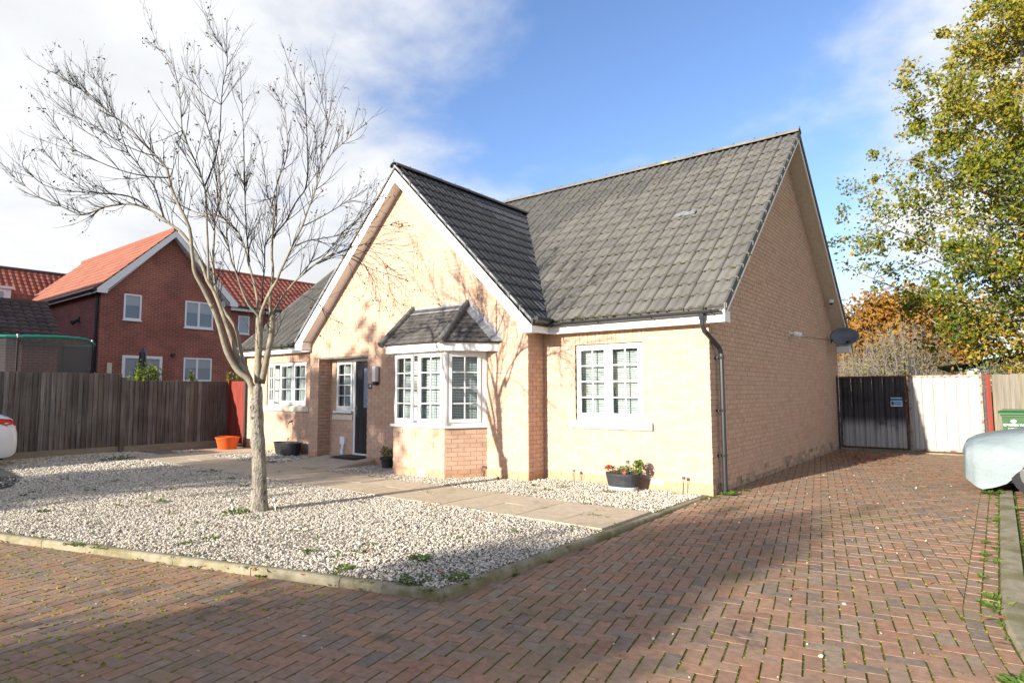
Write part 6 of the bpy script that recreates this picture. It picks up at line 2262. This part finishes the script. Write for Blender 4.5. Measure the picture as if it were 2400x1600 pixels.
def leafy(name, base, height, crown, nleaf, size, matname, label, cat='tree', group=None, seed=1, trunk_r=0.16, clump=26, spread=0.4, up=0.5, tint_fn=None, bark='bark', nlimb=26, gaps=0.35, inside=None):
    """crown: f(t) -> radius at height fraction t in (0..1) above the first limb"""
    rs = np.random.RandomState(seed)
    t = thing(name, base, label, cat, group)
    z0 = height * crown['first']
    bend = rs.normal(0, 0.02, 2)
    tp = [(base[0] + bend[0] * z, base[1] + bend[1] * z, base[2] + z) for z in np.linspace(-0.1, height * 0.97, 8)]
    MB().tube(tp, [trunk_r * (1 - 0.93 * i / 7) for i in range(8)], 10).build('trunk', bark, t, smooth=True)
    lm = MB()
    tips = []
    for i in range(nlimb):
        f = (i + rs.rand()) / nlimb
        zl = z0 + (height * 0.96 - z0) * f
        R = crown['r'](f) * rs.uniform(0.75, 1.12)
        a = i * 2.399 + rs.normal(0, 0.3)
        st = v3(base[0] + bend[0] * zl, base[1] + bend[1] * zl, base[2] + zl)
        n = 5
        P = [st]
        for k in range(1, n + 1):
            g = k / n
            P.append(st + v3(math.cos(a + 0.2 * g) * R * g, math.sin(a + 0.2 * g) * R * g, R * (up * g ** 1.3) + rs.normal(0, 0.05)))
        r0 = max(0.012, trunk_r * 0.35 * (1 - f * 0.7))
        lm.tube(P, [r0 * (1 - 0.85 * k / n) for k in range(n + 1)], 5)
        for k in range(1, n + 1):
            m = 1 + int(R * 1.8 * (k / n) ** 0.5)
            for _ in range(m):
                c = P[k - 1] + (P[k] - P[k - 1]) * rs.rand()
                c = c + v3(*rs.normal(0, 1, 3)) * spread * R * 0.42 * (0.4 + 0.6 * k / n) * v3(1, 1, 0.75)
                tips.append((c, k / n))
                if rs.rand() < 0.5:
                    lm.tube([P[k - 1] + (P[k] - P[k - 1]) * 0.5, c], [r0 * 0.3, 0.004], 3, caps=False)
    lm.build('branch', bark, t)
    # leaves gathered in clumps along the shoots, with gaps between
    w = np.array([0.35 + q[1] for q in tips])
    per = nleaf * w / w.sum()
    C, S_ = [], []
    for (c, q), n_ in zip(tips, per):
        n_ = int(n_ * rs.lognormal(-0.1, 0.55))
        sg_ = rs.uniform(0.5, 1.25) * clump * 0.01
        dirv = rs.normal(size=3)
        dirv[2] = abs(dirv[2]) * 0.6 + 0.2
        dirv /= np.linalg.norm(dirv)
        al = rs.uniform(-1.4, 1.4, n_)[:, None]
        C.append(c + dirv * al * sg_ * 1.2 + rs.normal(0, sg_ * 0.62, (n_, 3)))
    C = np.concatenate(C)
    if inside is not None:
        C = C[inside(C)]
    n_ = len(C)
    nn = rs.normal(size=(n_, 3)) + np.array([-0.15, -0.55, 0.45])
    nn /= np.linalg.norm(nn, axis=1)[:, None]
    e = np.cross(nn, rs.normal(size=(n_, 3)))
    e /= np.linalg.norm(e, axis=1)[:, None]
    f_ = np.cross(nn, e)
    s = (size * rs.uniform(0.6, 1.25, n_))[:, None]
    V = np.stack([C - e * s, C - f_ * s * 0.6 + nn * s * 0.22, C + e * s, C + f_ * s * 0.6 + nn * s * 0.22], 1).reshape(-1, 3)
    k = np.arange(n_) * 4
    F = np.stack([np.stack([k, k + 1, k + 2], 1), np.stack([k, k + 2, k + 3], 1)], 1).reshape(-1, 3)
    tint = tint_fn(C, rs) if tint_fn else rs.rand(n_)
    npmesh('crown', V, F, matname, t, np.repeat(tint, 2), kind='stuff')
    return t


def birch_tint(C, rs):
    h = np.clip((C[:, 2] - 2.0) / 8.5, 0, 1)
    low = 0.5 + 0.5 * np.sin(C[:, 0] * 1.9 + 1.3) * np.sin(C[:, 2] * 1.4) * np.sin(C[:, 1] * 1.7)
    return np.clip(0.16 + 0.62 * h ** 0.7 + 0.34 * (low - 0.5) + rs.normal(0, 0.16, len(C)), 0.01, 0.985)


leafy('autumn_tree', (4.15, 12.6, 0), 12.8, {'first': 0.13, 'r': lambda f: float(np.interp(f, [0, 0.08, 0.17, 0.4, 0.6, 0.8, 1], [1.6, 2.6, 4.1, 3.4, 2.7, 1.9, 0.6]))}, 66000, 0.062, 'autumn_leaf',
      'tall tree with green and golden autumn leaves rising behind the pale fence', seed=5, trunk_r=0.2, clump=22, spread=0.5, up=0.42, tint_fn=birch_tint, nlimb=58)
leafy('oak_tree', (-0.9, 33.0, 0), 6.8, {'first': 0.22, 'r': lambda f: 3.3 * math.sin(pi * min(1, 0.18 + f * 0.8)) ** 0.7}, 15000, 0.15, 'oak_leaf',
      'rounded oak with orange autumn leaves far behind the gates', seed=8, trunk_r=0.3, clump=62, spread=0.55, up=0.35, nlimb=26)

# ================================================================== beyond the gates and the fences
def shrub(name, c, rad, n_tw, nleaf, size, label, leafm, twm, seed=3):
    rs = np.random.RandomState(seed)
    t = thing(name, (c[0], c[1], 0), label, 'shrub')
    mb = MB()
    tips = []
    for _ in range(n_tw):
        a = rs.uniform(0, 2 * pi)
        rr = rs.rand() ** 0.6
        end = v3(c[0] + rad[0] * rr * math.cos(a), c[1] + rad[1] * rr * math.sin(a), c[2] + rad[2] * math.sqrt(max(0.02, 1 - rr * rr)) * rs.uniform(0.55, 1.08))
        st = v3(c[0] + rad[0] * 0.25 * rr * math.cos(a), c[1], 0.0)
        midp = (st * 0.45 + end * 0.55) + v3(*rs.normal(0, 0.15, 3))
        mb.tube([st, midp, end], [0.02, 0.012, 0.004], 3, caps=False)
        for _ in range(5):
            p = midp + (end - midp) * rs.uniform(0.1, 1)
            q = p + v3(*rs.normal(0, 0.22, 2), abs(rs.normal(0.1, 0.2)))
            mb.tube([p, q], [0.006, 0.003], 3, caps=False)
            tips.append(q)
    mb.build('stems', twm, t, kind='stuff')
    C = np.array(tips)[rs.randint(0, len(tips), nleaf)] + rs.normal(0, 0.12, (nleaf, 3))
    C = C[rs.rand(len(C)) < np.clip(1.35 - C[:, 2] / (c[2] + rad[2]), 0.05, 1)]
    n_ = len(C)
    nn = rs.normal(size=(n_, 3)) + np.array([-0.15, -0.55, 0.45])
    nn /= np.linalg.norm(nn, axis=1)[:, None]
    e = np.cross(nn, rs.normal(size=(n_, 3)))
    e /= np.linalg.norm(e, axis=1)[:, None]
    f_ = np.cross(nn, e)
    s = (size * rs.uniform(0.6, 1.25, n_))[:, None]
    V = np.stack([C - e * s, C - f_ * s * 0.6, C + e * s, C + f_ * s * 0.6], 1).reshape(-1, 3)
    k = np.arange(n_) * 4
    F = np.stack([np.stack([k, k + 1, k + 2], 1), np.stack([k, k + 2, k + 3], 1)], 1).reshape(-1, 3)
    npmesh('foliage', V, F, leafm, t, np.repeat(rs.rand(n_), 2), kind='stuff')
    return t


mat('grey_twig', (0.15, 0.125, 0.115), 0.9, nz=(6, 0.25))
mat('pale_twig', (0.5, 0.45, 0.38), 0.9)
shrub('grey_shrub', (0.1, 23.0, 0.4), (2.5, 1.9, 4.0), 520, 6500, 0.055, 'wide twiggy shrub with sparse yellow-green leaves behind the gates', 'shrub_leaf', 'grey_twig')
shrub('grey_shrub', (-2.2, 26.0, 0.2), (2.0, 1.6, 3.6), 300, 1500, 0.05, 'low grey leafless shrub near the bungalow corner behind the gates', 'shrub_leaf', 'grey_twig', 6)
shrub('low_hedge', (3.1, 10.6, 0.2), (1.0, 0.5, 1.85), 160, 2600, 0.04, 'bright green feathery hedge top behind the red post', 'weed', 'grey_twig', 9)
mb = MB()
for P in ([(1.42, 11.5, 0), (1.45, 11.5, 1.7), (1.36, 11.5, 2.1), (1.15, 11.5, 2.25)], [(1.47, 11.5, 0), (1.55, 11.5, 1.8), (1.52, 11.5, 2.3)], [(1.44, 11.5, 1.9), (1.36, 11.45, 2.2), (1.38, 11.45, 2.4)]):
    mb.tube(P, [0.03, 0.025, 0.018, 0.012][:len(P)], 5)
tag(mb.build('bare_sapling', 'pale_twig', loc=(1.45, 11.5, 0)), 'thin pale bare stems sticking up just above the gates', 'sapling')

# outbuilding behind the pale fence: low dark roof over a white wall
t = thing('outbuilding', (3.6, 17, 0), 'white walled outbuilding with low dark roof behind the pale fence', 'outbuilding')
mb = MB()
mb.xbox(2.55, 8, 16, 21, 0, 2.12)
mb.prism([(2.55, 16, 2.12), (8, 16, 2.12), (8, 16, 2.62), (5.2, 16, 2.75)], (0, 5, 0))
mb.build('wall', 'white_paint', t)
mat('shed_roof', (0.10, 0.082, 0.06), 0.95, nz=(3, 0.3), over=[((0.16, 0.13, 0.05), 2.0, 0.5, 0.7)])
for i in range(9):
    x0, z0 = 1.75 + i * 0.4, 2.16 + i * 0.075
    MB().prism([(x0, 15.2 + i * 0.12, z0), (x0 + 0.42, 15.2 + i * 0.12, z0 + 0.075), (x0 + 0.42, 15.2 + i * 0.12, z0 + 0.115), (x0, 15.2 + i * 0.12, z0 + 0.05)], (0, 6, 0)).build('roof_sheet', 'shed_roof', t)
t = thing('far_building', (-5.2, 34, 0), 'small white building far away between bungalow corner and shrub', 'building')
MB().xbox(-6.4, -4.6, 34, 38, 0, 4.1).build('wall', 'white_paint', t)
MB().xbox(-6.5, -4.5, 33.9, 38, 4.1, 4.25).build('roof', 'shed_roof', t)


# ------------------------------------------------------------------ the red brick house and its neighbours on the left
def roll_roof(name, rf, W, Ls, tw_, gauge, amp, matname, parent, individual=0, t=0.02):
    """tile geometry over a rectangle of a roof plane: rows of lapped tiles with one roll each"""
    na = 5
    cols, rows = int(round(W / tw_)), int(round(Ls / gauge))
    prof = [amp * max(0.0, math.sin(pi * i / (na - 1))) for i in range(na)]
    def geo():
        V, F = [], []
        for i in range(na):
            a = tw_ * i / (na - 1) * 0.985
            V += [(a, 0, -0.01), (a, 0, t + prof[i]), (a, gauge * 1.12, prof[i] - 0.002)]
        for i in range(na - 1):
            p, q = 3 * i, 3 * i + 3
            F += [(p + 1, q + 1, q + 2, p + 2), (p, q, q + 1, p + 1)]
        return V, F
    V, F = geo()
    cells = [(c, r) for r in range(rows) for c in range(cols)]
    def sc(q):
        u, v, z = project(rf(q[0] * tw_, q[1] * gauge))
        return z if 0 < u < 2400 and 0 < v < 1600 else 1000 + z
    cells.sort(key=sc)
    me = bpy.data.meshes.new('roof_tile')
    me.from_pydata(V, [], F)
    me.materials.append(MATS[matname])
    st = MB()
    for n_, (c, r) in enumerate(cells):
        if n_ < individual:
            inst('roof_tile', me, parent, rf(c * tw_, r * gauge, 0.01), (rf.u, rf.b, rf.n))
        else:
            st.add([rf(c * tw_ + x, r * gauge + y, z + 0.01) for x, y, z in V], F, 0, rnd.random())
    if st.F:
        st.build(name, matname, parent, kind='stuff')


mat('far_blind', (0.30, 0.36, 0.43), 0.3, spec=0.6)


def far_window(fr, w, h, lights, parent, opener=None):
    mb = MB()
    ring(mb, fr, 0, w, 0, h, 0.06, 0.001, 0.035)
    x = 0
    for l in lights[:-1]:
        x += l * w
        mb.box(fr, x - 0.04, x + 0.04, 0.06, h - 0.06, 0.001, 0.034)
    mb.box(fr, -0.03, w + 0.03, -0.05, 0.0, -0.02, 0.05)
    win = mb.build('window', 'blue_white', parent)
    x = 0
    for l in lights:
        MB().box(fr, x + 0.05, x + l * w - 0.03, 0.05, h - 0.05, 0.004, 0.010).build('pane', 'far_glass', win)
        x += l * w
    MB().box(fr, 0.055, w - 0.055, h * 0.56, h - 0.055, 0.0101, 0.0125).build('blind', 'far_blind', win)
    return win


XR = -21.5
rh = thing('red_brick_house', (XR - 4.5, 1.7, 0), 'red brick two-storey house with orange tiled roof beyond the fence', 'house')
y0, y1, yc = -0.70, 4.02, 1.62
ze, za = 5.16, 7.62
sl_ = (za - 5.12) / (yc - y0 + 0.2)
mb = MB()
mb.add([(XR, y0, 0), (XR, y1, 0), (XR, y1, 5.1), (XR, yc, za - 0.22), (XR, y0, 5.1)], [(0, 1, 2, 3, 4)])
mb.add([(XR, y0, 0), (XR, y0, 5.1), (-31, y0, 5.1), (-31, y0, 0)], [(0, 1, 2, 3)])
mb.add([(XR, y1, 0), (XR, y1, 5.1), (-31, y1, 5.1), (-31, y1, 0)], [(3, 2, 1, 0)])
mb.add([(-31, y0, 0), (-31, y1, 0), (-31, y1, 5.1), (-31, yc, za - 0.2), (-31, y0, 5.1)], [(4, 3, 2, 1, 0)])
mb.build('wall', 'far_red_brick', rh)
th = math.atan(sl_)
xf, xb = XR + 0.30, -31.1
RFa = Fr((xb, y0 - 0.25, 5.13), (1, 0, 0), (0, -math.sin(th), math.cos(th)), (0, math.cos(th), math.sin(th)))
rl = (yc - y0 + 0.25) / math.cos(th)
rd = MB()
zr_ = 5.13 + math.sin(th) * rl
rd.prism([(xb, y0 - 0.25, 5.13), (xf, y0 - 0.25, 5.13), (xf, yc, zr_), (xb, yc, zr_)], (0, 0.02, -0.07))
rd.prism([(xb, yc, zr_), (xf, yc, zr_), (xf, 2 * yc - y0 + 0.25, 5.13), (xb, 2 * yc - y0 + 0.25, 5.13)], (0, -0.02, -0.07))
rfo = rd.build('roof', 'orange_tile', rh)
roll_roof('roof_tiling', RFa, xf - xb, rl, 0.30, 0.34, 0.02, 'orange_tile', rfo)
MB().tube([(xb, yc, zr_ + 0.03), (xf, yc, zr_ + 0.03)], 0.1, 8).build('ridge', 'orange_tile', rfo)
for sg_ in (1, -1):
    Y = lambda d: yc + sg_ * d
    dd = yc - y0 + 0.22
    P = [(xf - 0.02, Y(0), zr_ - 0.02), (xf - 0.02, Y(dd), 5.12), (xf - 0.02, Y(dd), 4.98), (xf - 0.02, Y(dd - 0.32), 4.98), (xf - 0.02, Y(dd - 0.34), 5.12), (xf - 0.02, Y(0), zr_ - 0.26)]
    MB().prism(P if sg_ > 0 else P[::-1], (0.022, 0, 0)).build('bargeboard', 'blue_white', rh)
    Q = [(xf - 0.02, Y(0), zr_ - 0.24), (xf - 0.02, Y(dd - 0.3), 5.0), (XR, Y(dd - 0.3), 5.0), (XR, Y(0), zr_ - 0.24)]
    MB().prism(Q, (0, 0, 0.02)).build('soffit', 'blue_white', rh)
MB().xbox(xb, xf, y0 - 0.22, y0 - 0.2, 4.98, 5.12).build('fascia', 'blue_white', rh)
MB().tube([(xb, y0 - 0.27, 5.1), (xf - 0.05, y0 - 0.27, 5.1)], 0.06, 8).build('gutter', 'black_plastic', rh)
MB().tube([(XR - 0.16, y0 - 0.25, 5.08), (XR - 0.16, y0 - 0.06, 4.85), (XR - 0.16, y0 - 0.06, 0.2)], 0.045, 8).build('downpipe', 'black_plastic', rh)
FRR = Fr((XR, 0, 0), (0, 1, 0), (1, 0, 0))


def bx_win(a0, a1, b0, b1, lights):
    far_window(offset(FRR, a0, b0), a1 - a0, b1 - b0, lights, rh)


bx_win(0.03, 0.62, 4.14, 5.075 - 0.0, [1.0])
bx_win(2.18, 3.28, 4.02, 5.06, [0.48, 0.52])
bx_win(2.20, 3.29, 1.93, 2.84, [0.47, 0.53])
pd = MB()
ring(pd, offset(FRR, 0.06, 0.9), 0, 1.36, 0, 1.94, 0.10, 0.001, 0.035)
pdo = pd.build('patio_door', 'blue_white', rh)
MB().box(offset(FRR, 0.06, 0.9), 0.1, 1.26, 0.1, 1.84, 0.004, 0.010).build('pane', 'far_glass', pdo)
MB().box(FRR, -0.42, -0.27, 2.18, 2.55, 0, 0.06).build('meter_box', 'stone_sill', rh)
MB().tube([FRR(1.78, 2.92, 0), FRR(1.78, 2.92, 0.12)], 0.07, 10).build('vent', 'black_plastic', rh)
MB().tube([FRR(3.62, 5.05, 0), FRR(3.62, 5.05, 0.06)], 0.14, 14).build('alarm_box', 'white_paint', rh)
mb = MB()
FRL = Fr((0, y0, 0), (1, 0, 0), (0, -1, 0))
mb.box(FRL, XR - 2.05, XR - 1.95, 4.1, 4.3, 0, 0.04)
mb.tube([(XR - 2.0, y0 - 0.03, 4.2), (XR - 2.0, y0 - 0.25, 4.05)], [0.04, 0.09], 8)
mb.build('floodlight', 'dark_steel', rh)
# soldier course over each opening of the gable
for a0, a1, b0 in ((0.0, 0.66, 5.08), (2.14, 3.32, 5.07), (2.16, 3.33, 2.85), (0.0, 1.5, 2.85)):
    mb = MB()
    a = a0
    while a < a1:
        mb.box(FRR, a + 0.004, a + 0.068, b0, b0 + 0.2, 0, 0.006, 0, rnd.random())
        a += 0.075
    mb.build('soldier_course', 'far_red_brick', rh, kind='stuff')

# garage with a dark tiled roof in front of it
gx = -18.6
gg = thing('garage', (gx, -6, 0), 'low garage with dark brown tiled roof left of the red brick house', 'garage')
gy = -3.0
gz, ge = 4.06, 2.86
gth = math.atan2(gz - ge, 1.65)
RFg = Fr((gx + 1.7, -11.1, ge - 0.03), (0, 1, 0), (math.sin(gth), 0, math.cos(gth)), (-math.cos(gth), 0, math.sin(gth)))
MB().add([(gx - 1.5, -11, 0), (gx + 1.5, -11, 0), (gx + 1.5, -11, 2.86), (gx, -11, 4.0), (gx - 1.5, -11, 2.86), (gx - 1.5, gy - 0.1, 0), (gx + 1.5, gy - 0.1, 0), (gx + 1.5, gy - 0.1, 2.86), (gx, gy - 0.1, 4.0), (gx - 1.5, gy - 0.1, 2.86)],
         [(0, 1, 2, 3, 4), (5, 9, 8, 7, 6), (1, 6, 7, 2), (0, 4, 9, 5)]).build('wall', 'far_red_brick', gg)
rd = MB()
rd.prism([(gx + 1.7, -11.1, ge - 0.03), (gx + 1.7, gy, ge - 0.03), (gx, gy, gz), (gx, -11.1, gz)], (0, 0, -0.06))
rd.prism([(gx, -11.1, gz), (gx, gy, gz), (gx - 1.7, gy, ge - 0.03), (gx - 1.7, -11.1, ge - 0.03)], (0, 0, -0.06))
gr_ = rd.build('roof', 'garage_tile', gg)
roll_roof('roof_tiling', RFg, 8.1, math.hypot(1.7, gz - ge + 0.03), 0.225, 0.205, 0.042, 'garage_tile', gr_, individual=130, t=0.022)
MB().tube([(gx, -11.1, gz + 0.02), (gx, gy, gz + 0.02)], 0.085, 8).build('ridge', 'garage_tile', gr_)

# terrace behind: one red roof to the left of the house, one to its right
lh = thing('terraced_house', (-35, -6, 0), 'house with dark red tiled roof and white dormer at the far left', 'house')
RFl = Fr((-30.4, -12, 5.25), (0, 1, 0), (math.sin(0.72), 0, math.cos(0.72)), (-math.cos(0.72), 0, math.sin(0.72)))
lslope = (7.22 - 5.25) / math.sin(0.72)
MB().xbox(-36.5, -30.6, -12, 2.4, 0, 5.2).build('wall', 'far_red_brick', lh)
rd = MB()
zt2 = 7.22
xt = -30.4 - math.cos(0.72) * lslope
rd.prism([(-30.4, -12, 5.25), (-30.4, 2.6, 5.25), (xt, 2.6, zt2), (xt, -12, zt2)], (0, 0, -0.06))
rd.prism([(xt, -12, zt2), (xt, 2.6, zt2), (2 * xt + 30.4, 2.6, 5.25), (2 * xt + 30.4, -12, 5.25)], (0, 0, -0.06))
lr = rd.build('roof', 'red_tile', lh)
roll_roof('roof_tiling', RFl, 14.6, lslope, 0.24, 0.30, 0.04, 'red_tile', lr)
MB().tube([(xt, -12, zt2 + 0.03), (xt, 2.6, zt2 + 0.03)], 0.1, 8).build('ridge', 'garage_tile', lr)
dm = MB()
dm.xbox(-33, -30.5, -3.2, -1.2, 5.0, 6.02)
dmo = dm.build('dormer', 'blue_white', lh)
MB().xbox(-33, -30.42, -3.28, -1.1, 6.02, 6.13).build('dormer_roof', 'blue_white', lh)
FD = Fr((-30.5, 0, 0), (0, 1, 0), (1, 0, 0))
far_window(offset(FD, -2.95, 5.32), 1.55, 0.62, [0.5, 0.5], lh)

r2 = thing('terraced_house', (-32, 11, 0), 'house with red tiled roof and narrow window right of the red brick house', 'house')
MB().xbox(-36, -29.0, 5.6, 22, 0, 5.9).build('wall', 'far_red_brick', r2)
RFr = Fr((-28.7, 5.4, 6.1), (0, 1, 0), (math.sin(0.66), 0, math.cos(0.66)), (-math.cos(0.66), 0, math.sin(0.66)))
rsl = 2.35 / math.sin(0.66)
xt = -28.7 - math.cos(0.66) * rsl
rd = MB()
rd.prism([(-28.7, 5.4, 6.1), (-28.7, 22, 6.1), (xt, 22, 8.45), (xt, 5.4, 8.45)], (0, 0, -0.06))
rd.prism([(xt, 5.4, 8.45), (xt, 22, 8.45), (2 * xt + 28.7, 22, 6.1), (2 * xt + 28.7, 5.4, 6.1)], (0, 0, -0.06))
rr_ = rd.build('roof', 'red_tile', r2)
roll_roof('roof_tiling', RFr, 16.6, rsl, 0.33, 0.38, 0.05, 'red_tile', rr_)
MB().tube([(xt, 5.4, 8.48), (xt, 22, 8.48)], 0.1, 8).build('ridge', 'red_tile', rr_)
MB().xbox(-28.74, -28.70, 5.4, 22, 5.86, 6.06).build('fascia', 'blue_white', r2)
MB().tube([(-28.62, 5.4, 6.08), (-28.62, 22, 6.08)], 0.06, 6).build('gutter', 'black_plastic', r2)
FRW = Fr((-29.0, 0, 0), (0, 1, 0), (1, 0, 0))
far_window(offset(FRW, 8.30, 4.66), 0.64, 0.98, [1.0], r2)

# trampoline behind the fence
t = thing('trampoline', (-16.6, -4.3, 0), 'garden trampoline with grey safety net and green rim behind the fence', 'trampoline')
m = bpy.data.materials.new('net')
m.use_nodes = True
nt_ = m.node_tree
bs = nt_.nodes['Principled BSDF']
bs.inputs['Base Color'].default_value = (0.11, 0.11, 0.11, 1)
bs.inputs['Roughness'].default_value = 0.9
tr_ = nt_.nodes.new('ShaderNodeBsdfTransparent')
mx_ = nt_.nodes.new('ShaderNodeMixShader')
mx_.inputs[0].default_value = 0.62
nt_.links.new(tr_.outputs[0], mx_.inputs[1])
nt_.links.new(bs.outputs[0], mx_.inputs[2])
nt_.links.new(mx_.outputs[0], nt_.nodes['Material Output'].inputs[0])
MATS['net'] = m
tcx, tcy, trr = -16.75, -4.05, 1.62
ring_ = [v3(tcx + trr * math.cos(a), tcy + trr * math.sin(a), 2.87 + 0.03 * math.sin(a * 3) - (0.0 if math.sin(a) < 0.8 else 0.05)) for a in np.linspace(0, 2 * pi, 33)]
mat('green_rim', (0.02, 0.24, 0.17), 0.6, spec=0.3)
MB().tube(ring_, 0.035, 6).build('rim', 'green_rim', t)
nb_ = MB()
for i in range(32):
    a, b = ring_[i], ring_[i + 1]
    ca = 0.10 * math.sin(i * 1.3)
    cb = 0.10 * math.sin((i + 1) * 1.3)
    A1 = v3(tcx, tcy, 0) + (a - v3(tcx, tcy, 0)) * v3(0.93 - 0.04 * ca, 0.93, 0) + v3(0, 0, 1.9)
    B1 = v3(tcx, tcy, 0) + (b - v3(tcx, tcy, 0)) * v3(0.93 - 0.04 * cb, 0.93, 0) + v3(0, 0, 1.9)
    nb_.add([a, b, B1, A1, B1 - v3(0, 0, 1.1), A1 - v3(0, 0, 1.1)], [(0, 1, 2, 3), (3, 2, 4, 5)])
nb_.build('net', 'net', t, smooth=True)
for i in range(5):
    a = 1.0 + i * 2 * pi / 5
    x, y = tcx + trr * math.cos(a), tcy + trr * math.sin(a)
    MB().tube([(x, y, 0), (x, y, 2.83)], 0.022, 8).build('pole', 'tyre', t)
    MB().tube([(x, y, 2.82), (x, y, 2.90)], 0.028, 8).build('pole_cap', 'steel', t)
MB().lathe((tcx, tcy, 0.78), [(1.55, 0), (1.62, 0.04), (1.55, 0.08)], 30).build('bed', 'dark_steel', t)

t = thing('panel_fence', (-18.0, -3.4, 0), 'pale wooden panel fence seen through the trampoline net', 'fence')
for i in range(6):
    y = -7.4 + i * 0.82
    MB().xbox(-18.04, -17.94, y - 0.05, y + 0.05, 0, 2.37).build('post', 'pale_fence_wood', t)
    if i < 5:
        MB().xbox(-18.0, -17.98, y + 0.05, y + 0.77, 0, 2.2).build('panel', 'pale_fence_wood', t)
        MB().xbox(-17.978, -17.95, y + 0.05, y + 0.77, 2.2, 2.26).build('rail', 'pale_fence_wood', t)
        for k in (0.25, 0.5):
            MB().xbox(-17.978, -17.96, y + k, y + k + 0.04, 0, 2.2).build('batten', 'pale_fence_wood', t)

t = thing('closed_parasol', (-18.0, -0.6, 0), 'closed black parasol tip behind the laurel above the fence', 'parasol')
MB().tube([(-18, -0.6, 0), (-18, -0.6, 2.9)], 0.022, 6).build('pole', 'dark_steel', t)
MB().tube([(-18, -0.6, 1.3), (-18, -0.6, 2.3), (-18, -0.6, 2.75), (-18, -0.6, 2.9)], [0.14, 0.12, 0.1, 0.03], 10).build('canopy', 'black_plastic', t)


def laurel(x, y, z, r, h, n, label, seed):
    rs = np.random.RandomState(seed)
    t = thing('laurel_bush', (x, y, 0), label, 'bush', 'laurel bushes behind the fence')
    mb = MB()
    V, F, T = [], [], []
    for _ in range(max(6, n // 22)):
        a = rs.uniform(0, 2 * pi)
        q = rs.rand() ** 0.5
        end = v3(x + r * 0.7 * q * math.cos(a), y + r * q * math.sin(a), z + h * (1 - 0.5 * q) * rs.uniform(0.7, 1.05))
        st = v3(x + 0.1 * r * math.cos(a), y + 0.4 * r * q * math.sin(a), 0.3)
        mb.tube([st, (st + end) / 2 + v3(*rs.normal(0, 0.04, 3)), end], [0.014, 0.01, 0.004], 4)
        for _ in range(22):
            p = st + (end - st) * rs.uniform(0.5, 1.0)
            d = v3(*rs.normal(size=3)) + v3(0.1, -0.1, 0.5)
            d /= np.linalg.norm(d)
            e = np.cross(d, v3(*rs.normal(size=3)))
            e /= np.linalg.norm(e)
            s = rs.uniform(0.07, 0.13)
            k = len(V)
            V += [p, p + d * s * 0.5 + e * s * 0.2, p + d * s, p + d * s * 0.5 - e * s * 0.2]
            F += [(k, k + 1, k + 2), (k, k + 2, k + 3)]
            T += [rs.rand()] * 2
    mb.build('stem', 'twig', t)
    npmesh('foliage', np.array(V), np.array(F), 'laurel', t, T, kind='stuff')


laurel(-14.75, -1.78, 1.72, 0.42, 0.78, 900, 'largest bright laurel in front of the patio door, above the fence', 2)
laurel(-14.7, -0.58, 1.62, 0.2, 0.62, 260, 'narrow bright laurel before the lower right window of the red house', 3)
laurel(-14.7, -1.05, 1.6, 0.12, 0.36, 70, 'small laurel between the patio door and the right window', 4)
laurel(-14.6, 0.62, 1.7, 0.34, 0.5, 260, 'laurel with broad leaves just above the red fence', 5)
laurel(-14.6, 0.05, 1.6, 0.14, 0.28, 60, 'lowest laurel tips beside the red fence post', 7)

# ------------------------------------------------------------------ off to the south, behind the camera: what casts the shade
leafy('street_tree', (-11.2, -20.5, 0), 7.9, {'first': 0.42, 'r': lambda f: 1.35 + 1.1 * min(1, max(0, f - 0.3) * 3) - 1.2 * max(0, f - 0.75)}, 11500, 0.12, 'evergreen',
      'bushy evergreen tree on the far side of the road', seed=21, trunk_r=0.2, clump=34, spread=0.5, up=0.15, nlimb=32)
leafy('street_tree', (-3.6, -26.5, 0), 7.4, {'first': 0.52, 'r': lambda f: 1.6 - 0.8 * f}, 9500, 0.12, 'autumn_leaf',
      'round headed autumn tree across the road from the drive', seed=22, trunk_r=0.2, clump=30, spread=0.62, up=0.3, nlimb=30)
nh = thing('unseen_shade_house', (-22, -13, 0), 'unseen red brick house added to the south, shading the red house wall', 'house')  # unseen house added to keep the red house's left wall in shade
MB().xbox(-34, -18.6, -15.2, -8.95, 0, 5.4).build('wall', 'far_red_brick', nh)
MB().prism([(-34.2, -15.4, 5.4), (-34.2, -8.8, 5.4), (-34.2, -12.0, 8.7)], (15.8, 0, 0)).build('roof', 'red_tile', nh)
